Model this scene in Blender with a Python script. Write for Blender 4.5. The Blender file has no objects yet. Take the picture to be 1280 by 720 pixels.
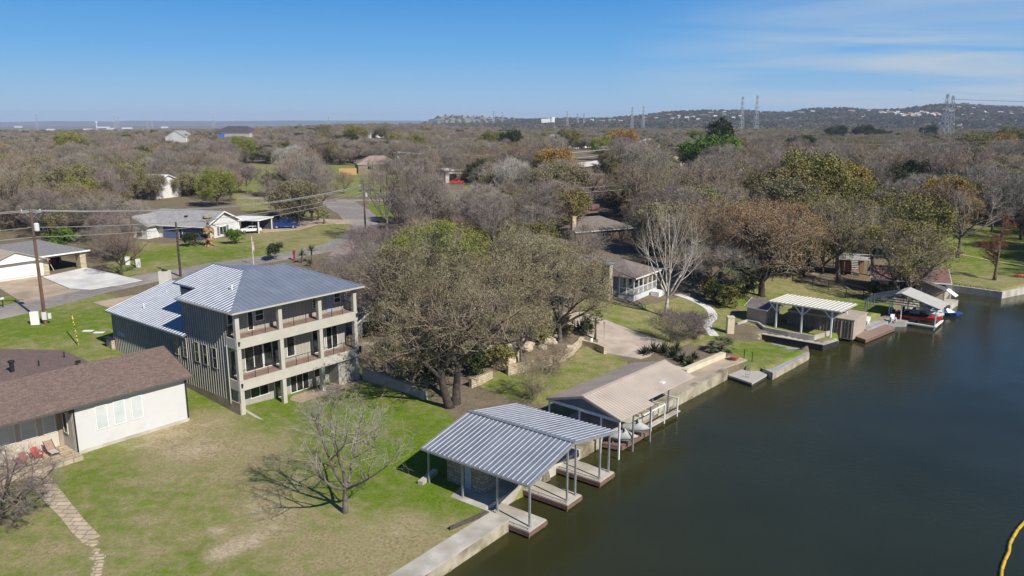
import bpy, math, random
import numpy as np
from mathutils import Vector, Matrix, noise as mnoise
R=math.radians
random.seed(7); np.random.seed(7)
scene=bpy.context.scene; COL=scene.collection
# ------------------------------------------------------------------ camera geometry (all positions come from surveying with it)
FP=960.; HC=29.; PT=math.atan(208/960); cp,sp=math.cos(PT),math.sin(PT)
def P(px,py,z=0.):
    u=(px-640)/FP; v=(360-py)/FP
    d=(u,cp+v*sp,-sp+v*cp); t=(z-HC)/d[2]
    return (d[0]*t,d[1]*t)
A0=R(52.6); O0=(0.,51.66)
def LS(s,d):                      # shore frame: s along the bank, d inland
    return (O0[0]+s*math.cos(A0)-d*math.sin(A0), O0[1]+s*math.sin(A0)+d*math.cos(A0))
# ------------------------------------------------------------------ materials
MATS={}
def nt(name):
    m=bpy.data.materials.new(name); m.use_nodes=True
    return m,m.node_tree.nodes,m.node_tree.links,m.node_tree.nodes['Principled BSDF']
def sset(b,rough=.8,metal=0,spec=.5):
    b.inputs['Roughness'].default_value=rough; b.inputs['Metallic'].default_value=metal
    b.inputs['Specular IOR Level'].default_value=spec
def mat(name,c1,c2=None,scale=3.,rough=.8,metal=0,bump=.0,bscale=None,detail=5,rnd=0,spec=.4,coord='Object',contrast=(.35,.65),stretch=None,c3=None,s3=.3):
    """two-tone noise material; rnd varies brightness per object; c3 = large soft stains"""
    if name in MATS: return MATS[name]
    m,N,L,b=nt(name); sset(b,rough,metal,spec)
    c2=c2 or tuple(x*.82 for x in c1)
    tc=N.new('ShaderNodeTexCoord'); src=tc.outputs[coord]
    if stretch:
        mp=N.new('ShaderNodeMapping'); mp.inputs['Scale'].default_value=stretch; L.new(src,mp.inputs[0]); src=mp.outputs[0]
    n=N.new('ShaderNodeTexNoise'); n.inputs['Scale'].default_value=scale; n.inputs['Detail'].default_value=detail; L.new(src,n.inputs['Vector'])
    r=N.new('ShaderNodeValToRGB'); r.color_ramp.elements[0].position=contrast[0]; r.color_ramp.elements[1].position=contrast[1]
    r.color_ramp.elements[0].color=(*c2,1); r.color_ramp.elements[1].color=(*c1,1); L.new(n.outputs[0],r.inputs[0])
    out=r.outputs[0]
    if c3:
        n3=N.new('ShaderNodeTexNoise'); n3.inputs['Scale'].default_value=s3; n3.inputs['Detail'].default_value=6; L.new(tc.outputs[coord],n3.inputs['Vector'])
        r3=N.new('ShaderNodeValToRGB'); r3.color_ramp.elements[0].position=.48; r3.color_ramp.elements[1].position=.68; L.new(n3.outputs[0],r3.inputs[0])
        mx=N.new('ShaderNodeMixRGB'); mx.inputs[2].default_value=(*c3,1); L.new(r3.outputs[0],mx.inputs[0]); L.new(out,mx.inputs[1]); out=mx.outputs[0]
    if rnd:
        oi=N.new('ShaderNodeObjectInfo'); mr=N.new('ShaderNodeMapRange'); mr.inputs[3].default_value=1-rnd; mr.inputs[4].default_value=1+rnd
        L.new(oi.outputs['Random'],mr.inputs[0]); hs=N.new('ShaderNodeHueSaturation'); L.new(mr.outputs[0],hs.inputs['Value']); L.new(out,hs.inputs['Color'])
        ms=N.new('ShaderNodeMath'); ms.operation='MULTIPLY'; ms.inputs[1].default_value=7.31; L.new(oi.outputs['Random'],ms.inputs[0])
        fr=N.new('ShaderNodeMath'); fr.operation='FRACT'; L.new(ms.outputs[0],fr.inputs[0])
        mh=N.new('ShaderNodeMapRange'); mh.inputs[3].default_value=.5-.03*min(1,rnd*3); mh.inputs[4].default_value=.5+.03*min(1,rnd*3); L.new(fr.outputs[0],mh.inputs[0]); L.new(mh.outputs[0],hs.inputs['Hue'])
        out=hs.outputs[0]
    L.new(out,b.inputs['Base Color'])
    if bump:
        nb=N.new('ShaderNodeTexNoise'); nb.inputs['Scale'].default_value=bscale or scale*4; nb.inputs['Detail'].default_value=4; L.new(tc.outputs[coord],nb.inputs['Vector'])
        bp=N.new('ShaderNodeBump'); bp.inputs['Strength'].default_value=bump; bp.inputs['Distance'].default_value=.05; L.new(nb.outputs[0],bp.inputs['Height']); L.new(bp.outputs[0],b.inputs['Normal'])
    MATS[name]=m; return m
def leafmat(name,c1,c2,rnd=.2,scale=.6):
    """foliage: two tones by clump, varied per tree, slightly translucent"""
    m=mat(name,c1,c2,scale=scale,rough=.75,rnd=rnd,spec=.15,contrast=(.4,.6))
    return m
def brickmat(name,c1,c2,mortar,bw,bh,rough=.9,ms=.03,vscale=3.,bump=.4,uvw='xz',c3=None):
    """courses of stone / shingle; uvw picks which object axes carry the courses"""
    if name in MATS: return MATS[name]
    m,N,L,b=nt(name); sset(b,rough,0,.3)
    tc=N.new('ShaderNodeTexCoord'); sx=N.new('ShaderNodeSeparateXYZ'); L.new(tc.outputs['Object'],sx.inputs[0])
    cx=N.new('ShaderNodeCombineXYZ')
    if uvw=='wall':
        a=N.new('ShaderNodeMath'); a.operation='ADD'; L.new(sx.outputs[0],a.inputs[0]); L.new(sx.outputs[1],a.inputs[1]); L.new(a.outputs[0],cx.inputs[0]); L.new(sx.outputs[2],cx.inputs[1])
    elif uvw=='xy': L.new(sx.outputs[0],cx.inputs[0]); L.new(sx.outputs[1],cx.inputs[1])
    else: L.new(sx.outputs[1],cx.inputs[0]); L.new(sx.outputs[0],cx.inputs[1])
    nw=N.new('ShaderNodeTexNoise'); nw.inputs['Scale'].default_value=vscale; L.new(tc.outputs['Object'],nw.inputs['Vector'])
    br=N.new('ShaderNodeTexBrick'); br.inputs['Scale'].default_value=1; br.inputs['Brick Width'].default_value=bw; br.inputs['Row Height'].default_value=bh
    br.inputs['Mortar Size'].default_value=ms; br.inputs['Color1'].default_value=(*c1,1); br.inputs['Color2'].default_value=(*c2,1); br.inputs['Mortar'].default_value=(*mortar,1); br.offset=.5; br.squash=.7; br.squash_frequency=3
    ad=N.new('ShaderNodeMixRGB'); ad.blend_type='ADD'; ad.inputs[0].default_value=.09 if uvw=='wall' else .04; L.new(cx.outputs[0],ad.inputs[1]); L.new(nw.outputs['Color'],ad.inputs[2]); L.new(ad.outputs[0],br.inputs['Vector'])
    n2=N.new('ShaderNodeTexNoise'); n2.inputs['Scale'].default_value=vscale*.7; n2.inputs['Detail'].default_value=6; L.new(tc.outputs['Object'],n2.inputs['Vector'])
    r2=N.new('ShaderNodeMapRange'); r2.inputs[3].default_value=.6; r2.inputs[4].default_value=1.35; L.new(n2.outputs[0],r2.inputs[0])
    hs=N.new('ShaderNodeHueSaturation'); L.new(r2.outputs[0],hs.inputs['Value']); L.new(br.outputs['Color'],hs.inputs['Color']); L.new(hs.outputs[0],b.inputs['Base Color'])
    bp=N.new('ShaderNodeBump'); bp.inputs['Strength'].default_value=bump; bp.inputs['Distance'].default_value=.03; bp.invert=True; L.new(br.outputs['Fac'],bp.inputs['Height']); L.new(bp.outputs[0],b.inputs['Normal'])
    MATS[name]=m; return m
# ------------------------------------------------------------------ mesh builder
class MB:
    def __init__(s): s.v=[]; s.f=[]
    def add(s,vs,fs):
        o=len(s.v); s.v+= [tuple(x) for x in vs]; s.f+=[tuple(i+o for i in f) for f in fs]; return s
    def box(s,x0,x1,y0,y1,z0,z1):
        return s.add([(x0,y0,z0),(x1,y0,z0),(x1,y1,z0),(x0,y1,z0),(x0,y0,z1),(x1,y0,z1),(x1,y1,z1),(x0,y1,z1)],
              [(3,2,1,0),(4,5,6,7),(0,1,5,4),(1,2,6,5),(2,3,7,6),(3,0,4,7)])
    def wbox(s,O,a,n,u0,u1,w0,w1,z0,z1):
        """box in a wall frame: origin O, along a, outward n"""
        q=[]
        for z in (z0,z1):
            for (u,w) in ((u0,w0),(u1,w0),(u1,w1),(u0,w1)): q.append((O[0]+a[0]*u+n[0]*w,O[1]+a[1]*u+n[1]*w,z))
        return s.add(q,[(3,2,1,0),(4,5,6,7),(0,1,5,4),(1,2,6,5),(2,3,7,6),(3,0,4,7)])
    def prism(s,poly,z0,z1):
        """vertical prism; z1 may be list of heights"""
        n=len(poly); zt=z1 if isinstance(z1,(list,tuple)) else [z1]*n; zb=z0 if isinstance(z0,(list,tuple)) else [z0]*n
        return s.add([(x,y,zb[i]) for i,(x,y) in enumerate(poly)]+[(x,y,zt[i]) for i,(x,y) in enumerate(poly)],
              [tuple(range(n))[::-1],tuple(range(n,2*n))]+[(i,(i+1)%n,n+(i+1)%n,n+i) for i in range(n)])
    def slab(s,poly3,t):
        n=len(poly3)
        return s.add(list(poly3)+[(x,y,z-t) for x,y,z in poly3],[tuple(range(n)),tuple(range(n,2*n))[::-1]]+[((i+1)%n,i,n+i,n+(i+1)%n) for i in range(n)])
    def extr(s,prof,axis_o,a,b,w0,w1):
        """extrude a 2D profile (p,q) in plane a,b along a x b from w0 to w1"""
        a=Vector(a); b=Vector(b); c=a.cross(b); o=Vector(axis_o); n=len(prof)
        vs=[o+a*p+b*q+c*w for w in (w0,w1) for p,q in prof]
        return s.add(vs,[tuple(range(n))[::-1],tuple(range(n,2*n))]+[(i,(i+1)%n,n+(i+1)%n,n+i) for i in range(n)])
    def tube(s,pts,rad,k=6,caps=True):
        pts=[Vector(p) for p in pts]; n=len(pts); rr=rad if isinstance(rad,(list,tuple)) else [rad]*n
        o=len(s.v); d0=(pts[1]-pts[0]).normalized(); ref=Vector((0,0,1)) if abs(d0.z)<.9 else Vector((1,0,0))
        x=d0.cross(ref).normalized()
        for i,p in enumerate(pts):
            d=(pts[min(i+1,n-1)]-pts[max(i-1,0)]).normalized(); x=(x-d*x.dot(d)).normalized(); y=d.cross(x)
            for j in range(k):
                t=2*math.pi*j/k; s.v.append(tuple(p+(x*math.cos(t)+y*math.sin(t))*rr[i]))
        for i in range(n-1):
            for j in range(k):
                a=o+i*k+j; b=o+i*k+(j+1)%k; s.f.append((a,b,b+k,a+k))
        if caps: s.f.append(tuple(o+j for j in range(k))[::-1]); s.f.append(tuple(o+(n-1)*k+j for j in range(k)))
        return s
    def cyl(s,x,y,z0,z1,r,k=10,r2=None): return s.tube([(x,y,z0),(x,y,z1)],[r,r if r2 is None else r2],k)
    def bar(s,p,q,w,h=None):
        """square bar between two points"""
        p=Vector(p);q=Vector(q);d=(q-p).normalized(); h=h or w
        ref=Vector((0,0,1)) if abs(d.z)<.95 else Vector((1,0,0)); x=d.cross(ref).normalized(); y=x.cross(d)
        vs=[e+x*(i*w/2)+y*(j*h/2) for e in (p,q) for i,j in ((-1,-1),(1,-1),(1,1),(-1,1))]
        return s.add(vs,[(0,1,2,3),(7,6,5,4),(0,4,5,1),(1,5,6,2),(2,6,7,3),(3,7,4,0)])
    def ribs(s,poly3,dirv,spacing,w,h,wt=None,inset=.02,jitter=0):
        """raised seams over a planar roof polygon running along dirv"""
        p=[Vector(q) for q in poly3]; nrm=Vector((0,0,0))
        for i in range(len(p)): nrm+=(p[i]-p[0]).cross(p[(i+1)%len(p)]-p[0])
        nrm.normalize()
        if nrm.z<0: nrm=-nrm
        a=Vector(dirv); a=(a-nrm*a.dot(nrm)).normalized(); b=nrm.cross(a); o=p[0]; wt=wt if wt is not None else w*.5
        q=[((v-o).dot(a),(v-o).dot(b)) for v in p]; bs=[t[1] for t in q]; y=min(bs)+spacing*.5
        while y<max(bs):
            xs=[]
            for i in range(len(q)):
                (x1,y1),(x2,y2)=q[i],q[(i+1)%len(q)]
                if (y1<=y)!=(y2<=y): xs.append(x1+(y-y1)/(y2-y1)*(x2-x1))
            xs.sort()
            for i in range(0,len(xs)-1,2):
                xa,xb=xs[i]+inset,xs[i+1]-inset
                if xb-xa<.1: continue
                A=o+a*xa+b*y; B=o+a*xb+b*y; vs=[]
                for e in (A,B): vs+=[e-b*(w/2)-nrm*.004,e+b*(w/2)-nrm*.004,e+b*(wt/2)+nrm*h,e-b*(wt/2)+nrm*h]
                s.add(vs,[(0,1,2,3)[::-1],(4,5,6,7),(1,5,6,2),(2,6,7,3),(3,7,4,0)])
            y+=spacing
        return s
    def mesh(s,name,m,smooth=False,z0=0):
        me=bpy.data.meshes.new(name)
        vs=[(x,y,z-z0) for x,y,z in s.v] if z0 else s.v
        me.from_pydata(vs,[],s.f); me.update()
        if m: me.materials.append(m)
        if smooth: me.polygons.foreach_set('use_smooth',[True]*len(me.polygons))
        return me
    def build(s,name,m,parent=None,smooth=False,label=None,z0=None):
        if z0 is None: z0=parent.get('_z0',0) if parent else 0
        if z0=='': z0=0
        o=bpy.data.objects.new(name,s.mesh(name,m,smooth,z0)); COL.objects.link(o); o.parent=parent
        if parent is not None: o['_z0']=z0
        if label: o['label']=label
        return o
def tag(o,label=None,cat=None,group=None,kind=None):
    if label:o['label']=label
    if cat:o['category']=cat
    if group:o['group']=group
    if kind:o['kind']=kind
    return o
def thing(name,label,cat,loc=(0,0,0),rot=0,group=None,absz=False):
    """Empty at the thing's base; with absz its parts are written with absolute heights"""
    o=bpy.data.objects.new(name,None); COL.objects.link(o); o.location=loc; o.rotation_euler=(0,0,rot); o.empty_display_size=.3
    tag(o,label,cat,group)
    if absz: o['_z0']=loc[2]
    return o
def centre(mb):
    a=np.array(mb.v); return (a[:,0].min()+a[:,0].max())/2,(a[:,1].min()+a[:,1].max())/2,a[:,2].min()
def solo(name,mb,m,label=None,cat=None,group=None,kind=None,smooth=False):
    """a thing that is one mesh, with its origin moved to its base"""
    cx,cy,cz=centre(mb); mb.v=[(x-cx,y-cy,z-cz) for x,y,z in mb.v]
    o=mb.build(name,m,None,smooth,z0=0); o.location=(cx,cy,cz); return tag(o,label,cat,group,kind)
def dup(o,loc=None,rot=None,scale=None,label=None,group=None):
    def cp_(a,par):
        c=a.copy(); COL.objects.link(c); c.parent=par
        for ch in list(a.children): cp_(ch,c)
        return c
    kids=list(o.children); r=o.copy(); COL.objects.link(r)
    for ch in kids: cp_(ch,r)
    if loc is not None:r.location=loc
    if rot is not None:r.rotation_euler=(0,0,rot)
    if scale is not None:r.scale=scale if hasattr(scale,'__len__') else (scale,)*3
    if label:r['label']=label
    if group:r['group']=group
    return r
# ------------------------------------------------------------------ terrain height
TS=[-70,-15,-3,5,14,20,30,45,60,80,115,200]
TD=[-40,0,8,16,24,32,40,52,70,110,200]
TZ=[[.8,.85,1.0,1.2,1.4,1.55,1.9,3.0,4.0,4.7,5.3],
    [.8,.85,1.0,1.2,1.4,1.55,1.85,3.0,4.0,4.7,5.3],
    [.8,.85,1.0,1.15,1.3,1.5,2.1,3.0,4.0,4.7,5.3],
    [.8,.85,1.0,1.1,1.15,1.12,1.6,2.8,3.8,4.7,5.3],
    [.8,.85,1.0,1.1,1.15,1.1,1.6,2.8,3.8,4.7,5.3],
    [.8,.9,1.0,1.2,1.6,2.4,3.0,3.6,4.2,4.8,5.4],
    [.8,.95,1.15,1.45,2.7,3.4,3.8,4.2,4.6,5.0,5.5],
    [.8,1.0,1.3,2.0,2.8,3.4,3.8,4.2,4.6,5.0,5.5],
    [.8,.95,1.3,2.0,2.8,3.5,4.0,4.4,4.8,5.2,5.6],
    [.9,1.2,1.8,2.4,3.0,3.6,4.0,4.4,4.8,5.2,5.6],
    [1.1,1.9,2.4,2.7,3.0,3.3,3.6,4.0,4.5,5.0,5.6],
    [1.2,2.5,2.8,3.0,3.3,3.6,3.9,4.2,4.6,5.0,5.6]]
TSa=np.array(TS,float);TDa=np.array(TD,float);TZa=np.array(TZ,float)
def sst(a,b,x): t=np.clip((x-a)/(b-a),0,1); return t*t*(3-2*t)
def hgt(x,y):
    """ground height, vectorised (land only)"""
    x=np.asarray(x,float);y=np.asarray(y,float)
    dx=x-O0[0];dy=y-O0[1]; s=dx*math.cos(A0)+dy*math.sin(A0); d=-dx*math.sin(A0)+dy*math.cos(A0)
    s=np.clip(s,TS[0],TS[-1]-1e-3); dc=np.clip(d,TD[0],TD[-1]-1e-3)
    i=np.clip(np.searchsorted(TSa,s,side='right')-1,0,len(TS)-2); j=np.clip(np.searchsorted(TDa,dc,side='right')-1,0,len(TD)-2)
    fs=(s-TSa[i])/(TSa[i+1]-TSa[i]); fd=(dc-TDa[j])/(TDa[j+1]-TDa[j])
    z=(TZa[i,j]*(1-fs)+TZa[i+1,j]*fs)*(1-fd)+(TZa[i,j+1]*(1-fs)+TZa[i+1,j+1]*fs)*fd
    r=np.hypot(x,y); az=np.degrees(np.arctan2(x,np.maximum(y,1)))
    z=z+sst(150,450,r)*(6-z)
    b=np.exp(-((az+10)/7.5)**2)                       # gentle rise in the middle distance
    z=z+b*9*sst(350,1150,r)
    z=z+sst(1300,2600,r)*(-16-z)*(1-sst(-1,4,az))+sst(1300,2600,r)*(4-z)*sst(-1,4,az)
    return z
def h1(x,y): return float(hgt(x,y))
def G(px,py):
    """ground point seen at photo pixel"""
    z=3.
    for _ in range(25):
        x,y=P(px,py,z); z=.5*z+.5*h1(x,y)
    x,y=P(px,py,z); return (x,y,h1(x,y))
def G2(px,py): return G(px,py)[:2]
def pip(x,y,poly):
    x=np.asarray(x);y=np.asarray(y); c=np.zeros(x.shape,bool); n=len(poly)
    for i in range(n):
        (x1,y1),(x2,y2)=poly[i],poly[(i+1)%n]
        if y1==y2: continue
        k=((y1>y)!=(y2>y))&(x<(x2-x1)*(y-y1)/(y2-y1)+x1); c^=k
    return c
LAKE=[LS(-90,-.35),LS(-.75,-.35),LS(-.75,1.9),LS(14.5,1.9),LS(22,1.35),LS(24.6,1.3),P(905,476,0),P(921,468,0),P(950,470,0),P(966,472,0),P(1013,446,0),P(1008,440,0),P(990,445,0),
      P(950,432.5,0),P(950,424,0),P(1028,438,0),P(1046,431,0),P(1052,418,0),P(1075,411,0),P(1110,398,0),P(1128,390,0),P(1150,376,0),P(1182,368,0),P(1187,356.5,1.),P(1253,365.5,1.),P(1300,356.5,1.),P(1410,349,1.),(420,140),(420,-120),(-150,-120)]
# ------------------------------------------------------------------ trees
def rv(): 
    while 1:
        v=Vector((random.uniform(-1,1),random.uniform(-1,1),random.uniform(-1,1)))
        if .05<v.length<1: return v.normalized()
def gen_tree(seed,H=9,spread=5,trunk=2.2,r0=.28,limbs=5,kids=(5,5,5),twigs=5,twl=.8,tww=.022,lean=(0,0),up=.15,stems=1,leaf=0,leafsize=.14,leafspread=.45,
             trunkdepth=2,flat=1.,cz=None,leader=False,wander=.28,limbang=(.5,1.1),clump=-.14):
    """returns (trunk MB, twig MB, leaf MB). Crown limited to an ellipsoid of radius `spread`."""
    rs=random.getstate(); random.seed(seed)
    T,W,Lf=MB(),MB(),MB()
    cz=cz if cz is not None else (trunk+H)/2+.3
    a=spread; c=max(1.,(H-cz)) ; c2=max(1.,cz-trunk*.6)
    def reach(p,d):
        # distance along d until leaving the crown ellipsoid
        t=0.
        while t<a*2.5:
            q=p+d*t; e=((q.x-lean[0]*.6)/a)**2+((q.y-lean[1]*.6)/a)**2+((q.z-cz)/(c if q.z>cz else c2))**2
            if e>1: break
            t+=.35
        return t
    tips=[]
    def line(p,d,L,n,wd,upb):
        pts=[p.copy()]; q=p.copy(); d=d.copy()
        for i in range(n):
            d=(d+rv()*wd+Vector((0,0,upb))).normalized(); q=q+d*(L/n); pts.append(q.copy())
        return pts
    def at(pts,t):
        k=t*(len(pts)-1); i=min(int(k),len(pts)-2); return pts[i].lerp(pts[i+1],k-i),(pts[i+1]-pts[i]).normalized()
    off=Vector((seed*3.1,seed*1.7,0))
    def twig(p,d):
        if mnoise.noise(p*.5+off)<clump: return
        L=twl*random.uniform(.5,1.25); e=p+d*L+rv()*L*.18
        x=d.cross(rv()).normalized()*tww*.5
        W.add([p-x,p+x,e],[(0,1,2)]); 
        # a side sprig
        m=p.lerp(e,.45); e2=m+(d+rv()*.9).normalized()*L*.6; x2=x*.8
        W.add([m-x2,m+x2,e2],[(0,1,2)])
        tips.append((e,d)); tips.append((e2,d))
    def branch(p,d,L,r,lev):
        n=5 if lev==0 else 4 if lev==1 else 3
        pts=line(p,d,L,n,wander*(1 if lev else .7),up*(.6 if lev==0 else 1)*(.5))
        rr=[max(.006,r*(1-.72*i/n)) for i in range(n+1)]
        tgt=T if lev<trunkdepth else W
        tgt.tube(pts,rr,6 if lev==0 else 4 if lev==1 else 3,caps=False)
        if lev>=len(kids):
            for i in range(twigs):
                t=random.uniform(.15,1); q,dd=at(pts,t); twig(q,(dd*.7+rv()*.8+Vector((0,0,.1))).normalized())
            twig(pts[-1],(pts[-1]-pts[-2]).normalized())
            return
        k=kids[lev]
        for i in range(k):
            t=.25+.75*(i+random.random())/k; q,dd=at(pts,min(t,.99))
            nd=(dd*.55+rv()*.85+Vector((0,0,up*.5))).normalized()
            if lev<2 and nd.z<-.25: nd.z*=-.4; nd.normalize()
            m=reach(q,nd); LL=min(L*random.uniform(.5,.8),m*.95)
            if LL<.25: LL=.25
            branch(q,nd,LL,rr[min(int(t*n),n)]*.62,lev+1)
    for st in range(stems):
        if stems==1: base=Vector((0,0,-.3)); dirt=Vector((lean[0]/max(H,1)*.8,lean[1]/max(H,1)*.8,1)).normalized()
        else:
            th=6.28*st/stems+random.random(); base=Vector((math.cos(th)*r0*.8,math.sin(th)*r0*.8,-.3)); dirt=Vector((math.cos(th)*.38,math.sin(th)*.38,1)).normalized()
        tl=trunk if not leader else H*.93
        nseg=5 if not leader else 9
        pts=line(base,dirt,tl+.3,nseg,.1 if not leader else .04,0.05)
        ra=r0/(stems**.4)
        rr=[ra*(1.35 if i==0 else 1-(.4 if not leader else .93)*i/nseg) for i in range(nseg+1)]
        T.tube(pts,rr,9,caps=True)
        nl=max(2,limbs//stems)
        for i in range(nl):
            th=6.283*(i+random.random()*.6)/nl+st
            if leader:
                t=.22+.76*(i/nl); q,_=at(pts,t); an=random.uniform(1.1,1.45); rad=rr[min(int(t*nseg),nseg)]*.5
            else:
                t=random.uniform(.72,1.); q,_=at(pts,t); an=random.uniform(*limbang); rad=ra*.52
                if i==0: q,_=at(pts,1.); an=.15
            nd=Vector((math.cos(th)*math.sin(an),math.sin(th)*math.sin(an),math.cos(an))).normalized()
            m=reach(q,nd)
            L=(max(1.,m*random.uniform(.75,1.))) if not leader else spread*(1.05-t)*random.uniform(.8,1.1)+.3
            branch(q,nd,L,rad,0 if not leader else 1)
    if leaf:
        n=len(tips)
        for i in range(leaf):
            p,d=tips[random.randrange(n)]; p=p+rv()*random.uniform(0,leafspread); s=leafsize*random.uniform(.6,1.3)
            x=rv(); y=x.cross(rv()).normalized(); x=x*s*.5; y=y*s*.35
            Lf.add([p-x-y,p+x-y,p+x+y,p-x+y],[(0,1,2,3)])
    random.setstate(rs); return T,W,Lf
BK={}
def bark(k):
    return {'grey':mat('bark_grey',(.20,.175,.15),(.10,.085,.07),scale=2.5,rough=.95,rnd=.12,bump=.5,bscale=14),
     'dark':mat('bark_dark',(.085,.07,.055),(.04,.033,.027),scale=3,rough=.95,rnd=.1,bump=.5,bscale=14),
     'white':mat('bark_pale',(.56,.52,.46),(.33,.30,.26),scale=1.5,rough=.8,rnd=.05,bump=.2),
     'brown':mat('bark_brown',(.17,.125,.09),(.09,.065,.05),scale=2.5,rough=.95,rnd=.12,bump=.4,bscale=14)}[k]
TWG={'grey':mat('twigs_grey',(.315,.275,.235),(.205,.178,.150),scale=.5,rough=.9,rnd=.22,spec=.1),
     'brown':mat('twigs_brown',(.315,.250,.185),(.205,.16,.12),scale=.5,rough=.9,rnd=.2,spec=.1),
     'tan':mat('twigs_tan',(.35,.285,.20),(.245,.195,.135),scale=.6,rough=.9,rnd=.15,spec=.1),
     'pale':mat('twigs_pale',(.46,.43,.39),(.33,.31,.28),scale=.6,rough=.9,rnd=.1,spec=.1),
     'mauve':mat('twigs_mauve',(.285,.235,.21),(.19,.155,.14),scale=.5,rough=.9,rnd=.2,spec=.1),
     'rust':mat('twigs_rust',(.27,.11,.075),(.17,.07,.05),scale=.6,rough=.9,rnd=.1,spec=.1),
     'green':mat('twigs_stem',(.10,.09,.06),(.06,.05,.035),scale=.6,rough=.9,rnd=.1,spec=.1)}
LFM={'oak':leafmat('leaves_oak',(.255,.235,.125),(.15,.14,.075),.12),
     'yellowgreen':leafmat('leaves_yellow_green',(.25,.26,.05),(.15,.16,.035),.15),
     'green':leafmat('leaves_spring_green',(.13,.22,.03),(.07,.12,.02),.15),
     'evergreen':leafmat('leaves_evergreen',(.055,.075,.028),(.03,.043,.017),.2),
     'olive':leafmat('leaves_olive',(.215,.195,.06),(.125,.11,.038),.2),
     'orange':leafmat('leaves_orange',(.35,.235,.055),(.22,.145,.04),.15),
     'rustleaf':leafmat('leaves_rust',(.29,.185,.10),(.19,.125,.07),.15)}
def tree_obj(kind,TWL,bk,tw,lf,label,cat,loc,rot=0,sc=1,group=None,name=None):
    T,W,Lf=TWL
    r=thing(name or kind,label,cat,loc,rot,group); r.scale=(sc,)*3 if not hasattr(sc,'__len__') else sc
    T.build('trunk',bark(bk),r,smooth=True)
    if not Lf.f or not W.f:
        (W if W.f else Lf).build('crown',TWG[tw] if W.f else LFM[lf],r)
    else:
        n=len(W.v); me_v=W.v+Lf.v; me_f=W.f+[tuple(i+n for i in f) for f in Lf.f]
        mm=MB(); mm.v=me_v; mm.f=me_f; o=mm.build('crown',TWG[tw],r); o.data.materials.append(LFM[lf])
        idx=[0]*len(W.f)+[1]*len(Lf.f); o.data.polygons.foreach_set('material_index',idx)
    return r
# ------------------------------------------------------------------ ground sheet
from mathutils.geometry import delaunay_2d_cdt
def axis(lo,hi,step,far,g=1.045):
    a=list(np.arange(lo,hi+1e-6,step)); s=step; x=hi
    while x<far: s*=g; x+=s; a.append(x)
    s=step; x=lo; b=[]
    while x>-far: s*=g; x-=s; b.append(x)
    return np.array(b[::-1]+a)
def pxpoly(*p): return [G2(*q) for q in p]
LAWNS=[  # (polygon, greenness)
 (pxpoly((-300,900),(-60,380),(0,392),(60,372),(120,362),(215,400),(300,470),(450,455),(480,470),(535,495),(560,512),(600,540),(700,640),(560,900)),.42),
 (pxpoly((0,372),(22,368),(30,378),(0,388),(-60,400),(-60,385)),.6),
 (pxpoly((125,335),(180,351),(240,340),(310,326),(400,312),(432,300),(444,285),(430,277),(400,281),(375,288),(328,290),(290,297),(200,305),(165,300),(150,318)),.3),
 (pxpoly((585,480),(640,500),(720,520),(800,470),(760,435),(735,432),(700,450),(640,462),(600,468)),.36),
 (pxpoly((718,378),(745,372),(800,385),(850,370),(892,400),(885,425),(840,436),(775,408),(722,390)),.33),
 (pxpoly((905,395),(925,385),(935,400),(1050,425),(1060,405),(1120,395),(1120,372),(1080,362),(1010,350),(960,330),(900,360)),.45),
 (pxpoly((850,368),(895,383),(935,396),(1055,420),(1030,423),(955,411),(925,401),(905,420),(880,437),(862,428),(870,410),(888,402)),.36),
 (pxpoly((912,424),(955,427),(1000,438),(1003,445),(962,464),(925,456)),.6),
 (pxpoly((1160,300),(1200,285),(1290,280),(1320,345),(1255,366),(1185,357),(1120,330)),.62),
 (pxpoly((300,205),(480,208),(520,238),(470,246),(300,240)),.55),
 (pxpoly((458,252),(490,256),(492,275),(470,275)),.85),
 (pxpoly((330,250),(380,252),(415,268),(380,272),(345,266),(300,262),(290,240)),.3),
 (pxpoly((580,232),(640,228),(650,242),(590,246)),.35),
 (pxpoly((1080,268),(1130,262),(1150,285),(1095,290)),.7),
 (pxpoly((905,325),(1000,325),(1010,345),(905,345)),.55)]
BLOBS=[ # px,py,radius m, d(green), d(pale dirt)
 (400,500,9,.45,0),(480,530,7,.5,0),(540,600,7,.45,0),(570,640,4,.5,0),(500,590,6,.35,0),(250,500,6,.3,0),(110,600,4,.3,0),(110,420,14,.35,0),(60,400,8,.3,0),
 (250,560,6,-.4,.25),(330,630,2.8,-.35,.4),(170,545,4,-.1,.2),(200,540,3,-.3,.25),(285,520,3,-.3,.25),(330,560,3,-.3,.15),(470,670,3,-.3,.15),(390,690,3,-.25,.1),(272,693,1.0,-.3,.7),(302,679,1.4,-.3,.6),(272,663,.8,-.2,.7),(240,565,1.6,-.4,.3),(200,600,1.6,-.3,.2),(350,660,2.,-.4,.3),(180,640,2.,-.25,.1),(510,650,2.5,-.4,.2),(120,640,2,.2,0),(60,690,3,-.2,0),(540,680,6,-.5,.1),(30,440,10,-.2,0),(150,560,2.5,.25,0),
 (205,318,9,.35,0),(270,315,12,.3,0),(380,300,10,-.2,0),(640,480,7,.15,0),(760,400,8,.2,0),(990,420,5,.2,0),(1100,385,7,.45,0),(1000,352,6,-.25,.1),(1040,355,10,-.3,.15),
 (1230,322,10,.3,0),(1180,360,6,-.5,.1),(1260,350,9,-.4,.1),(90,500,6,.1,0)]
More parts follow.
